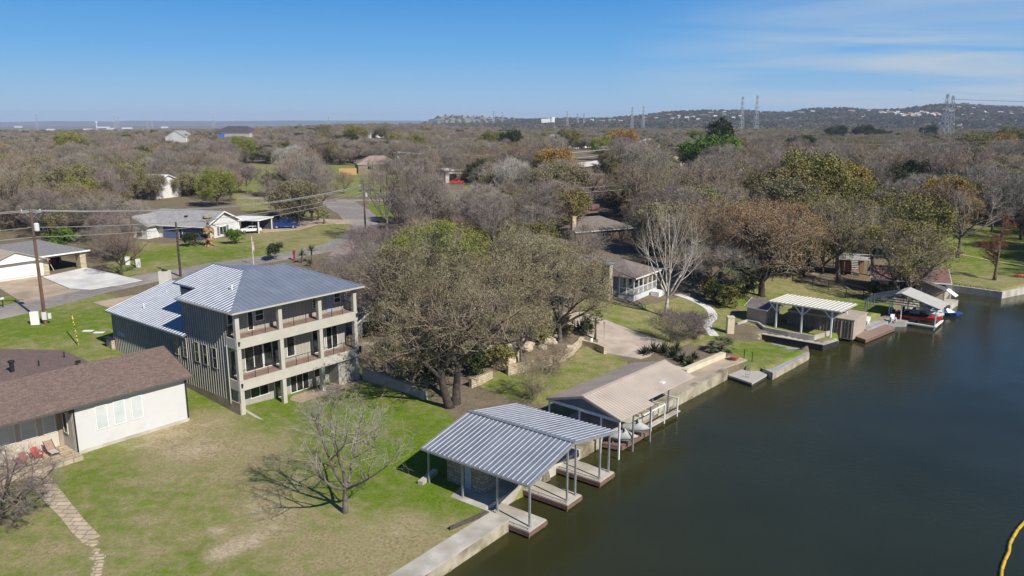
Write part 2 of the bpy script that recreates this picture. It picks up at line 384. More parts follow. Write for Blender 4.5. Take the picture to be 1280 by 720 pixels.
def build_ground():
    X=axis(-78,108,.6,14000); Y=axis(36,190,.6,15000)
    Y=Y[Y>-400]
    gx,gy=np.meshgrid(X,Y); z=hgt(gx,gy)
    lake=pip(gx,gy,LAKE); z=np.where(lake,-1.7,z)
    # slight unevenness of the soil
    nn=np.array([mnoise.noise(Vector((a*.12,b*.12,0))) for a,b in zip(gx.ravel(),gy.ravel())]).reshape(gx.shape)
    z=np.where(lake,z,z+nn*.05*(np.hypot(gx,gy)<220))
    ny,nx=gx.shape; v=np.stack([gx,gy,z],-1).reshape(-1,3)
    i=np.arange((ny-1)*(nx-1)); r=i//(nx-1); c=i%(nx-1); a=r*nx+c
    f=np.stack([a,a+1,a+nx+1,a+nx],-1)
    me=bpy.data.meshes.new('ground'); me.vertices.add(len(v)); me.vertices.foreach_set('co',v.ravel())
    me.loops.add(f.size); me.loops.foreach_set('vertex_index',f.ravel().astype(np.int32)); me.polygons.add(len(f))
    me.polygons.foreach_set('loop_start',(np.arange(len(f))*4).astype(np.int32)); me.update(calc_edges=True)
    me.polygons.foreach_set('use_smooth',np.ones(len(f),bool))
    lawn=np.zeros(gx.shape); green=np.full(gx.shape,.25); dirt=np.zeros(gx.shape)
    jx=gx+nn*1.2; jy=gy+np.roll(nn,7,0)*1.2
    for poly,gr in LAWNS:
        k=pip(jx,jy,poly); lawn[k]=1; green[k]=gr
    for px,py,rad,dg,dd in BLOBS:
        x0,y0=G2(px,py); w=np.exp(-(((gx-x0)**2+(gy-y0)**2)/rad**2)); green+=dg*w; dirt+=dd*w
    col=np.stack([lawn,np.clip(green,0,1),np.clip(dirt,0,1),np.ones(gx.shape)],-1).reshape(-1,4)
    at=me.color_attributes.new('cover','FLOAT_COLOR','POINT'); at.data.foreach_set('color',col.ravel().astype(np.float32))
    m,N,L,b=nt('ground_cover'); sset(b,1.,0,.0)
    A=N.new('ShaderNodeAttribute'); A.attribute_name='cover'; S=N.new('ShaderNodeSeparateColor'); L.new(A.outputs['Color'],S.inputs[0])
    tc=N.new('ShaderNodeTexCoord')
    def noi(s,det=6,ro=.6,dist=0):
        n=N.new('ShaderNodeTexNoise'); n.inputs['Scale'].default_value=s; n.inputs['Detail'].default_value=det; n.inputs['Roughness'].default_value=ro; n.inputs['Distortion'].default_value=dist; L.new(tc.outputs['Object'],n.inputs['Vector']); return n.outputs[0]
    def ma(op,a_,b_,clamp=False):
        n=N.new('ShaderNodeMath'); n.operation=op; n.use_clamp=clamp
        for i_,q in enumerate((a_,b_)):
            if isinstance(q,(int,float)): n.inputs[i_].default_value=q
            else: L.new(q,n.inputs[i_])
        return n.outputs[0]
    def mix(f_,a_,b_):
        n=N.new('ShaderNodeMixRGB')
        if isinstance(f_,float): n.inputs[0].default_value=f_
        else: L.new(f_,n.inputs[0])
        for i_,q in ((1,a_),(2,b_)):
            if isinstance(q,tuple): n.inputs[i_].default_value=(*q,1)
            else: L.new(q,n.inputs[i_])
        return n.outputs[0]
    big=noi(.16,8,.62); mid=noi(.75,8,.7); fin=noi(4,6,.8); vf=noi(22,3,.7)
    g=ma('ADD',ma('ADD',S.outputs[1],-.01),ma('MULTIPLY',ma('SUBTRACT',big,.5),1.7)); g=ma('ADD',g,ma('MULTIPLY',ma('SUBTRACT',mid,.5),3.0)); g=ma('ADD',g,ma('MULTIPLY',ma('SUBTRACT',fin,.5),3.2),True)
    dry=mix(fin,(.215,.18,.09),(.37,.31,.18)); grn=mix(fin,(.066,.115,.010),(.165,.248,.024))
    grass=mix(g,dry,grn)
    dm=ma('MULTIPLY',ma('ADD',S.outputs[2],ma('SUBTRACT',ma('MULTIPLY',mid,1.6),1.05)),2.6,True)
    grass=mix(dm,grass,(.40,.33,.22))
    lit=mix(mid,(.115,.09,.062),(.26,.215,.155)); lit=mix(ma('MULTIPLY',ma('SUBTRACT',big,.5),3.0,True),lit,(.12,.12,.05))
    far=mix(noi(.012,9,.65),(.10,.095,.075),(.20,.17,.13))
    lm=ma('ADD',S.outputs[0],ma('MULTIPLY',ma('SUBTRACT',fin,.5),.5)); 
    ge=N.new('ShaderNodeMapRange'); ge.inputs[1].default_value=.35; ge.inputs[2].default_value=.65; L.new(lm,ge.inputs[0])
    base=mix(ge.outputs[0],lit,grass)
    vv=N.new('ShaderNodeMapRange'); vv.inputs[1].default_value=.4; vv.inputs[2].default_value=.6; vv.inputs[3].default_value=.6; vv.inputs[4].default_value=1.4; L.new(ma('ADD',ma('MULTIPLY',fin,.55),ma('MULTIPLY',vf,.45)),vv.inputs[0])
    hv=N.new('ShaderNodeHueSaturation'); L.new(vv.outputs[0],hv.inputs['Value']); L.new(base,hv.inputs['Color']); base=hv.outputs[0]
    sp=N.new('ShaderNodeSeparateXYZ'); L.new(tc.outputs['Object'],sp.inputs[0])
    fm=N.new('ShaderNodeMapRange'); fm.inputs[1].default_value=1100; fm.inputs[2].default_value=1500; L.new(sp.outputs[1],fm.inputs[0])
    base=mix(fm.outputs[0],base,far)
    L.new(base,b.inputs['Base Color'])
    bp=N.new('ShaderNodeBump'); bp.inputs['Strength'].default_value=.5; bp.inputs['Distance'].default_value=.1; L.new(ma('ADD',fin,vf),bp.inputs['Height']); L.new(bp.outputs[0],b.inputs['Normal'])
    me.materials.append(m); o=bpy.data.objects.new('ground',me); COL.objects.link(o); o['kind']='structure'
build_ground()
def build_water():
    X=np.arange(-150,421,2.5); Y=np.arange(-120,176,2.5); gx,gy=np.meshgrid(X,Y)
    # shallow = distance to the bank
    poly=LAKE[:-4]; d=np.full(gx.shape,1e9)
    for (x1,y1),(x2,y2) in zip(poly[:-1],poly[1:]):
        ex,ey=x2-x1,y2-y1; t=np.clip(((gx-x1)*ex+(gy-y1)*ey)/(ex*ex+ey*ey+1e-9),0,1); d=np.minimum(d,np.hypot(gx-x1-t*ex,gy-y1-t*ey))
    ny,nx=gx.shape; v=np.stack([gx,gy,gx*0],-1).reshape(-1,3); i=np.arange((ny-1)*(nx-1)); r=i//(nx-1); c=i%(nx-1); a=r*nx+c
    f=np.stack([a,a+1,a+nx+1,a+nx],-1)
    keep=pip(gx[:-1,:-1].ravel()+1.25,gy[:-1,:-1].ravel()+1.25,LAKE)
    kd=np.minimum.reduce([d[:-1,:-1],d[1:,1:],d[1:,:-1],d[:-1,1:]]).ravel()
    f=f[keep|(kd<4.)]
    me=bpy.data.meshes.new('lake_water'); me.from_pydata(v.tolist(),[],f.tolist()); me.update()
    at=me.color_attributes.new('shallow','FLOAT_COLOR','POINT'); s=np.exp(-d/9); col=np.stack([s,s,s,s*0+1],-1); at.data.foreach_set('color',col.reshape(-1).astype(np.float32))
    m,N,L,b=nt('lake_water'); sset(b,.06,0,.5); b.inputs['IOR'].default_value=1.33
    A=N.new('ShaderNodeAttribute'); A.attribute_name='shallow'; mx=N.new('ShaderNodeMixRGB'); L.new(A.outputs['Fac'],mx.inputs[0])
    mx.inputs[1].default_value=(.020,.027,.019,1); mx.inputs[2].default_value=(.038,.037,.010,1)
    tc=N.new('ShaderNodeTexCoord'); n0=N.new('ShaderNodeTexNoise'); n0.inputs['Scale'].default_value=.09; n0.inputs['Detail'].default_value=4; L.new(tc.outputs['Object'],n0.inputs['Vector'])
    mr=N.new('ShaderNodeMapRange'); mr.inputs[1].default_value=.35; mr.inputs[2].default_value=.7; mr.inputs[3].default_value=.05; mr.inputs[4].default_value=.16; L.new(n0.outputs[0],mr.inputs[0]); L.new(mr.outputs[0],b.inputs['Roughness'])
    hs=N.new('ShaderNodeHueSaturation'); vr=N.new('ShaderNodeMapRange'); vr.inputs[3].default_value=.7; vr.inputs[4].default_value=1.3; L.new(n0.outputs[0],vr.inputs[0]); L.new(vr.outputs[0],hs.inputs['Value']); L.new(mx.outputs[0],hs.inputs['Color']); L.new(hs.outputs[0],b.inputs['Base Color'])
    sx=N.new('ShaderNodeSeparateXYZ'); L.new(tc.outputs['Object'],sx.inputs[0]); rx=N.new('ShaderNodeMapRange'); rx.inputs[1].default_value=35; rx.inputs[2].default_value=85; L.new(sx.outputs[0],rx.inputs[0])
    rm=N.new('ShaderNodeMath'); rm.operation='MULTIPLY'; rm.use_clamp=True; rn=N.new('ShaderNodeMapRange'); rn.inputs[1].default_value=.4; rn.inputs[2].default_value=.6; L.new(n0.outputs[0],rn.inputs[0]); L.new(rx.outputs[0],rm.inputs[0]); L.new(rn.outputs[0],rm.inputs[1])
    sl=N.new('ShaderNodeMapRange'); sl.inputs[3].default_value=.2; sl.inputs[4].default_value=.75; L.new(rm.outputs[0],sl.inputs[0]); L.new(sl.outputs[0],b.inputs['Specular IOR Level'])
    n1=N.new('ShaderNodeTexNoise'); n1.inputs['Scale'].default_value=2.2; n1.inputs['Detail'].default_value=5; L.new(tc.outputs['Object'],n1.inputs['Vector'])
    bs=N.new('ShaderNodeMapRange'); bs.inputs[1].default_value=.4; bs.inputs[2].default_value=.7; bs.inputs[3].default_value=.4; bs.inputs[4].default_value=.9; L.new(n0.outputs[0],bs.inputs[0])
    bp=N.new('ShaderNodeBump'); bp.inputs['Distance'].default_value=.05; L.new(bs.outputs[0],bp.inputs['Strength']); L.new(n1.outputs[0],bp.inputs['Height']); L.new(bp.outputs[0],b.inputs['Normal'])
    me.materials.append(m); o=bpy.data.objects.new('lake_water',me); COL.objects.link(o); o['kind']='structure'
build_water()
# ------------------------------------------------------------------ flat surfaces draped over the ground
def drape(name,poly,m,off=.04,res=1.2,kind='structure',edge=.25,z=None,label=None,cat=None,group=None):
    """sheet following the ground inside polygon, with a skirt so that it has thickness"""
    B=[]; n=len(poly)
    for i in range(n):
        (x1,y1),(x2,y2)=poly[i],poly[(i+1)%n]; k=max(1,int(math.hypot(x2-x1,y2-y1)/res))
        for j in range(k): B.append((x1+(x2-x1)*j/k,y1+(y2-y1)*j/k))
    xs=[p[0] for p in B]; ys=[p[1] for p in B]; V=[Vector(p) for p in B]; nb=len(V)
    GX,GY=np.meshgrid(np.arange(min(xs),max(xs),res),np.arange(min(ys),max(ys),res)); k=pip(GX,GY,poly)
    for x,y in zip(GX[k],GY[k]):
        if min((x-p[0])**2+(y-p[1])**2 for p in B)>(res*.45)**2: V.append(Vector((x,y)))
    r=delaunay_2d_cdt(V,[],[list(range(nb))],1,1e-4)
    vs=[(p.x,p.y,(h1(p.x,p.y) if z is None else z)+off) for p in r[0]]; fs=[tuple(f) for f in r[2]]
    # edges used once -> skirt
    cnt={}
    for f in fs:
        for i in range(len(f)):
            e=(f[i],f[(i+1)%len(f)]); cnt[e]=1
    o=MB(); o.add(vs,fs); nv=len(vs); o.v+=[(x,y,q-edge) for x,y,q in vs]
    for (a_,b_) in list(cnt):
        if (b_,a_) not in cnt: o.f.append((b_,a_,a_+nv,b_+nv))
    used=set(i for f in o.f for i in f); mp={}; vv=[]
    for i in sorted(used): mp[i]=len(vv); vv.append(o.v[i])
    o.v=vv; o.f=[tuple(mp[i] for i in f) for f in o.f]
    ob=o.build(name,m); tag(ob,label,cat,group,kind); return ob
def ribbon(pts,w):
    """polygon around a centre line of (x,y)"""
    L_,R_=[],[]
    # smooth
    q=[]
    n=len(pts)
    for i in range(n-1):
        p0=Vector(pts[max(i-1,0)]);p1=Vector(pts[i]);p2=Vector(pts[i+1]);p3=Vector(pts[min(i+2,n-1)])
        for j in range(6):
            t=j/6; q.append(.5*((2*p1)+(p2-p0)*t+(2*p0-5*p1+4*p2-p3)*t*t+(3*p1-p0-3*p2+p3)*t**3))
    q.append(Vector(pts[-1])); ws=w if isinstance(w,(list,tuple)) else [w]*n
    for i,p in enumerate(q):
        d=(q[min(i+1,len(q)-1)]-q[max(i-1,0)]).normalized(); nn=Vector((-d.y,d.x)); ww=ws[min(int(i/6),n-1)]/2
        L_.append(tuple(p+nn*ww)); R_.append(tuple(p-nn*ww))
    return L_+R_[::-1]
ASPH=mat('asphalt',(.27,.245,.22),(.19,.172,.155),scale=1.3,rough=.95,detail=8,bump=.2,c3=(.33,.295,.255),s3=.12)
CONC=mat('concrete',(.52,.49,.43),(.40,.37,.31),scale=.9,rough=.9,detail=8,bump=.15,c3=(.33,.30,.25),s3=.35)
CONCW=mat('concrete_white',(.68,.66,.62),(.60,.58,.54),scale=.7,rough=.9,detail=6,c3=(.5,.48,.45),s3=.2)
CONCT=mat('concrete_tan',(.46,.36,.26),(.36,.28,.20),scale=.6,rough=.9,detail=8,c3=(.28,.22,.16),s3=.2)
CONCG=mat('concrete_grey',(.36,.37,.37),(.27,.28,.28),scale=.8,rough=.9,detail=7,c3=(.22,.22,.21),s3=.4)
WALLST=mat('seawall_concrete',(.43,.39,.30),(.30,.26,.19),scale=1.1,rough=.9,detail=9,bump=.3,c3=(.17,.14,.09),s3=.6)
drape('road',ribbon(pxpoly((-160,425),(-60,403),(0,391),(60,377),(110,364),(170,351),(230,340),(300,329),(350,321),(400,312),(432,303),(455,289),(452,275),(440,264),(428,257),(420,250)),[6.5]*12+[9,10,10,10]),ASPH,off=.05)
drape('street',ribbon(pxpoly((300,247.5),(380,250),(430,250.5),(490,250),(560,249),(700,246)),5),mat('chip_road',(.34,.31,.27),(.25,.23,.2),scale=.4,rough=.95),off=.09,res=2.5)
drape('driveway',pxpoly((53,346.5),(107,334.5),(178,351),(113,362.5),(87,361)),CONCW,off=.08)
drape('driveway',pxpoly((-40,362),(0,353),(44,346.5),(52,347),(86,361.5),(101,363.5),(28,379),(0,361),(-40,372)),CONCT,off=.07)
drape('driveway',pxpoly((116,378.5),(182,366.5),(205,362),(225,372),(160,392),(132,384)),CONCT,off=.07)
drape('driveway',pxpoly((322,290),(345,272),(390,273),(436,275.5),(444,279),(397,281),(374,287.5),(330,290.5)),CONCT,off=.07)
drape('driveway',pxpoly((400,330),(415,316),(440,300),(470,300),(480,322),(450,345)),mat('pink_gravel',(.33,.26,.23),(.22,.17,.15),scale=1.2,rough=.95),off=.09)
drape('driveway',pxpoly((700,392),(722,389),(762,402),(830,428),(812,446),(800,449),(752,441),(745,436),(748,425),(708,410)),mat('worn_concrete',(.50,.42,.34),(.38,.31,.25),scale=.5,rough=.95,detail=8,bump=.2,c3=(.30,.25,.2),s3=.18),off=.06,res=.9)
drape('path',ribbon(pxpoly((846,368),(868,376),(886,386),(891,396),(884,404),(886,411),(893,420)),1.3),CONCW,off=.06,res=.5)
drape('path',ribbon(pxpoly((1010,342),(1035,350),(1065,356),(1100,366),(1122,376)),[2.6,1.8,1.2,.7,.7]),mat('dirt_path',(.36,.30,.22),(.26,.21,.15),scale=.8,rough=1),off=.05,res=.8)
drape('path',ribbon(pxpoly((1150,310),(1200,318),(1240,326),(1290,334)),1.0),mat('stone_path',(.42,.37,.28),(.27,.26,.14),scale=.8,rough=1),off=.05,res=.8)
# ------------------------------------------------------------------ world, sun, camera
def world():
    w=bpy.data.worlds.new('World'); scene.world=w; w.use_nodes=True; N=w.node_tree.nodes; L=w.node_tree.links; bg=N['Background']
    sky=N.new('ShaderNodeTexSky'); sky.sky_type='NISHITA'; sky.sun_disc=False; sky.sun_elevation=R(40); sky.sun_rotation=R(136.2); sky.altitude=100; sky.air_density=1.0; sky.dust_density=.0; sky.ozone_density=4.5
    tc=N.new('ShaderNodeTexCoord'); sx=N.new('ShaderNodeSeparateXYZ'); L.new(tc.outputs['Generated'],sx.inputs[0])
    # wispy high cloud: project direction on a plane, stretched noise, only to the right of the view
    zz=N.new('ShaderNodeMath'); zz.operation='ADD'; zz.inputs[1].default_value=.06; L.new(sx.outputs[2],zz.inputs[0])
    dx=N.new('ShaderNodeMath'); dx.operation='DIVIDE'; L.new(sx.outputs[0],dx.inputs[0]); L.new(zz.outputs[0],dx.inputs[1])
    dy=N.new('ShaderNodeMath'); dy.operation='DIVIDE'; L.new(sx.outputs[1],dy.inputs[0]); L.new(zz.outputs[0],dy.inputs[1])
    cb=N.new('ShaderNodeCombineXYZ'); L.new(dx.outputs[0],cb.inputs[0]); L.new(dy.outputs[0],cb.inputs[1])
    mp=N.new('ShaderNodeMapping'); mp.inputs['Rotation'].default_value=(0,0,R(12)); mp.inputs['Scale'].default_value=(.30,.62,1); L.new(cb.outputs[0],mp.inputs[0])
    n=N.new('ShaderNodeTexNoise'); n.inputs['Scale'].default_value=1.; n.inputs['Detail'].default_value=7; n.inputs['Roughness'].default_value=.52; n.inputs['Distortion'].default_value=.6; L.new(mp.outputs[0],n.inputs['Vector'])
    r=N.new('ShaderNodeMapRange'); r.inputs[1].default_value=.38; r.inputs[2].default_value=.60; r.inputs[4].default_value=1; L.new(n.outputs[0],r.inputs[0])
    mk=N.new('ShaderNodeMapRange'); mk.inputs[1].default_value=.12; mk.inputs[2].default_value=.42; L.new(sx.outputs[0],mk.inputs[0])
    mz=N.new('ShaderNodeMapRange'); mz.inputs[1].default_value=.25; mz.inputs[2].default_value=.06; L.new(sx.outputs[2],mz.inputs[0])
    m1=N.new('ShaderNodeMath'); m1.operation='MULTIPLY'; L.new(r.outputs[0],m1.inputs[0]); L.new(mk.outputs[0],m1.inputs[1])
    m2=N.new('ShaderNodeMath'); m2.operation='MULTIPLY'; L.new(m1.outputs[0],m2.inputs[0]); L.new(mz.outputs[0],m2.inputs[1])
    m3=N.new('ShaderNodeMath'); m3.operation='MULTIPLY'; m3.inputs[1].default_value=.95; L.new(m2.outputs[0],m3.inputs[0])
    hs=N.new('ShaderNodeHueSaturation'); hs.inputs['Saturation'].default_value=1.25; L.new(sky.outputs[0],hs.inputs['Color'])
    rp=N.new('ShaderNodeValToRGB'); rp.color_ramp.elements[0].position=0; rp.color_ramp.elements[0].color=(.38,.57,.78,1); rp.color_ramp.elements[1].position=1; rp.color_ramp.elements[1].color=(.02,.065,.24,1)
    for p_,c_ in ((.035,(.27,.51,.78)),(.085,(.13,.41,.80)),(.14,(.065,.31,.74)),(.3,(.035,.15,.44))):
        e_=rp.color_ramp.elements.new(p_); e_.color=(*c_,1)
    L.new(sx.outputs[2],rp.inputs[0]); sc_=N.new('ShaderNodeMixRGB'); sc_.blend_type='MULTIPLY'; sc_.inputs[0].default_value=1; sc_.inputs[2].default_value=(10.3,10.3,10.3,1); L.new(rp.outputs[0],sc_.inputs[1])
    bl=N.new('ShaderNodeMixRGB'); bl.inputs[0].default_value=.93; L.new(hs.outputs[0],bl.inputs[1]); L.new(sc_.outputs[0],bl.inputs[2]); hs=bl
    mx=N.new('ShaderNodeMixRGB'); mx.inputs[2].default_value=(5.2,6.2,7.2,1); L.new(m3.outputs[0],mx.inputs[0]); L.new(hs.outputs[0],mx.inputs[1])
    L.new(mx.outputs[0],bg.inputs[0]); bg.inputs[1].default_value=.08
    su=bpy.data.lights.new('sun','SUN'); su.energy=5.0; su.angle=R(.53); su.color=(1,.94,.84)
    so=bpy.data.objects.new('sun',su); COL.objects.link(so); v=Vector((.69,-.72,0)).normalized()*math.cos(R(40)); v.z=math.sin(R(40))
    so.rotation_euler=v.to_track_quat('Z','Y').to_euler(); so.location=(50,-50,120)
    cam=bpy.data.cameras.new('camera'); co=bpy.data.objects.new('camera',cam); COL.objects.link(co); co.location=(0,0,HC); co.rotation_euler=(R(90)-PT,0,0)
    cam.sensor_width=36; cam.lens=36*FP/1280; cam.clip_end=40000; cam.clip_start=.5; scene.camera=co
    scene.view_settings.view_transform='Standard'; scene.view_settings.look='None'; scene.view_settings.gamma=1; scene.view_settings.exposure=.28
world()
# ------------------------------------------------------------------ building materials
GALV=mat('galvanised_roof',(.27,.30,.35),(.22,.25,.30),scale=.8,rough=.45,metal=.35,spec=.5,detail=3,c3=(.23,.255,.30),s3=.25)
GALVR=mat('galvanised_seams_sunlit',(.50,.52,.56),(.38,.40,.44),scale=1.4,rough=.5,metal=.15,spec=.4)  # paler than the sheets: sun on the rib sides put into colour
GALVD=mat('galvanised_dock_roof',(.27,.295,.33),(.22,.245,.28),scale=.8,rough=.45,metal=.35,spec=.5,detail=3,c3=(.19,.21,.25),s3=.25)
TANROOF=mat('tan_metal_roof',(.54,.46,.38),(.49,.415,.345),scale=.5,rough=.55,metal=.1,detail=6,c3=(.45,.38,.315),s3=.4)
TRIMW=mat('white_trim',(.78,.78,.75),(.72,.72,.69),scale=2,rough=.6)
WHITEW=mat('white_painted_wall',(.60,.60,.60),(.55,.55,.55),scale=.6,rough=.7,detail=6,c3=(.54,.54,.53),s3=.6)
GREIGE=mat('greige_board_siding',(.36,.345,.30),(.31,.295,.255),scale=.7,rough=.75,detail=6)
GREIGEL=mat('greige_trim',(.47,.45,.395),(.42,.40,.35),scale=.9,rough=.75,detail=6)
SIDE=mat('side_wall_siding_shaded',(.19,.19,.175),(.15,.15,.14),scale=.8,rough=.75,detail=6)  # siding darkened so the colour carries the side wall's shade
SIDEL=mat('side_wall_battens_lit',(.38,.37,.33),(.33,.32,.29),scale=.8,rough=.75)  # paler battens imitate grazing sun on the shaded wall
def glassmat(name,c,rough=.06):
    m,N,L,b=nt(name); b.inputs['Base Color'].default_value=(*c,1); sset(b,rough,0,.6)
    tc=N.new('ShaderNodeTexCoord'); n=N.new('ShaderNodeTexNoise'); n.inputs['Scale'].default_value=1.1; n.inputs['Detail'].default_value=5; L.new(tc.outputs['Object'],n.inputs['Vector'])
    r=N.new('ShaderNodeValToRGB'); r.color_ramp.elements[0].position=.42; r.color_ramp.elements[1].position=.68; r.color_ramp.elements[0].color=(*[x*.5 for x in c],1); r.color_ramp.elements[1].color=(*[min(1,x*2.4) for x in c],1)
    L.new(n.outputs[0],r.inputs[0]); L.new(r.outputs[0],b.inputs['Base Color']); return m
GLASS=glassmat('dark_window_glass',(.022,.024,.024)); GLASSB=mat('curtained_window_glass',(.56,.60,.595),(.47,.51,.51),scale=.8,rough=.2,spec=.5)
METAL=mat('dark_iron',(.035,.035,.035),(.02,.02,.02),scale=5,rough=.5,metal=.3)
STEEL=mat('painted_steel_post',(.38,.40,.40),(.30,.32,.32),scale=3,rough=.45,metal=.35,c3=(.33,.31,.28),s3=2)
DECK=mat('deck_boards',(.36,.25,.20),(.24,.165,.13),scale=3,rough=.85,stretch=(.2,6,1),detail=6)
REDWOOD=mat('redwood_boards',(.21,.125,.095),(.13,.08,.062),scale=3,rough=.8,stretch=(1,1,4),detail=6)
PATIOST=brickmat('patio_flagstone',(.46,.35,.26),(.36,.26,.20),(.28,.22,.17),.8,.6,uvw='xy',bump=.3,vscale=2)
FLAG=brickmat('path_flagstone',(.50,.41,.29),(.42,.35,.26),(.27,.22,.14),1.1,.55,uvw='xy',bump=.5,vscale=1.2,ms=.05)
STONEW=brickmat('limestone_wall',(.60,.52,.38),(.45,.37,.25),(.30,.25,.18),.5,.22,uvw='wall',vscale=2.5)
STONED=brickmat('field_stone',(.42,.36,.28),(.24,.20,.155),(.16,.135,.11),.55,.26,uvw='wall',vscale=2.5)
SHBR=brickmat('brown_shingles',(.225,.160,.130),(.150,.108,.092),(.09,.068,.058),.33,.145,uvw='yx',vscale=6,ms=.012,bump=.5)
SHBX=brickmat('brown_shingle_roof',(.225,.160,.130),(.150,.108,.092),(.09,.068,.058),.33,.145,uvw='xy',vscale=6,ms=.012,bump=.5)
SHGR=brickmat('grey_shingles',(.34,.335,.33),(.28,.275,.27),(.2,.2,.2),.4,.2,uvw='xy',vscale=1.5,ms=.012,bump=.3)
SHDK=brickmat('dark_shingles',(.135,.13,.13),(.10,.095,.095),(.06,.06,.06),.4,.2,uvw='xy',vscale=1.5,ms=.012,bump=.3)
SHTN=brickmat('weathered_shingles',(.225,.19,.165),(.17,.142,.125),(.12,.1,.09),.4,.2,uvw='xy',vscale=1.5,ms=.012,bump=.3)
SHRD=brickmat('reddish_shingles',(.24,.135,.12),(.18,.10,.09),(.1,.07,.06),.4,.2,uvw='xy',vscale=1.5,ms=.012,bump=.3)
TANW=mat('tan_siding',(.40,.33,.27),(.34,.28,.23),scale=.8,rough=.8)
BRICKT=brickmat('tan_brick',(.42,.29,.22),(.34,.23,.17),(.4,.35,.3),.22,.08,uvw='wall',vscale=3,ms=.01)
CREAM=mat('cream_masonry',(.62,.55,.40),(.53,.46,.33),scale=1.2,rough=.9,detail=7)
WOODL=mat('weathered_boards',(.36,.30,.235),(.25,.20,.155),scale=2,rough=.9,stretch=(4,4,.4),detail=5)
BLACK=mat('black_shade_and_parts',(.03,.028,.025),(.015,.015,.013),scale=1,rough=.9)  # shade painted into dark openings and faces; also for plain black parts
GREYP=mat('grey_vinyl',(.23,.24,.25),(.18,.185,.19),scale=1.5,rough=.6)
# ------------------------------------------------------------------ wall helpers
def win(par,O,a,n,u0,u1,z0,z1,mull=0,rail=0,fw=.07,frame=None,glass=None,proud=.07,name='window',label=None):
    frame=frame or TRIMW; f=MB()
    f.wbox(O,a,n,u0,u1,0,proud,z1-fw,z1); f.wbox(O,a,n,u0,u1,0,proud,z0,z0+fw)
    f.wbox(O,a,n,u0,u0+fw,0,proud,z0+fw,z1-fw); f.wbox(O,a,n,u1-fw,u1,0,proud,z0+fw,z1-fw)
    for i in range(mull):
        u=u0+(u1-u0)*(i+1)/(mull+1); f.wbox(O,a,n,u-fw*.5,u+fw*.5,0,proud-.004,z0+fw,z1-fw)
    for i in range(rail):
        z=z0+(z1-z0)*(i+1)/(rail+1); f.wbox(O,a,n,u0+fw,u1-fw,0,proud-.008,z-.025,z+.025)
    w=f.build(name,frame,par,label=label)
    g=MB().wbox(O,a,n,u0+fw*.5,u1-fw*.5,.005,proud-.02,z0+fw*.5,z1-fw*.5).build('pane',glass or GLASS,w)
    return w
def batten(mb,O,a,n,u0,u1,z0,z1,sp=.42,w=.06,d=.04,holes=()):
    u=u0+sp/2
    while u<u1:
        segs=[(z0(u) if callable(z0) else z0, z1(u) if callable(z1) else z1)]
        for (ha,hb,hz0,hz1) in holes:
            if ha-.03<u<hb+.03:
                ns=[]
                for s0,s1 in segs:
                    if hz0>s0: ns.append((s0,min(s1,hz0)))
                    if hz1<s1: ns.append((max(s0,hz1),s1))
                segs=ns
        for s0,s1 in segs:
            if s1-s0>.05: mb.wbox(O,a,n,u-w/2,u+w/2,0,d,s0,s1)
        u+=sp
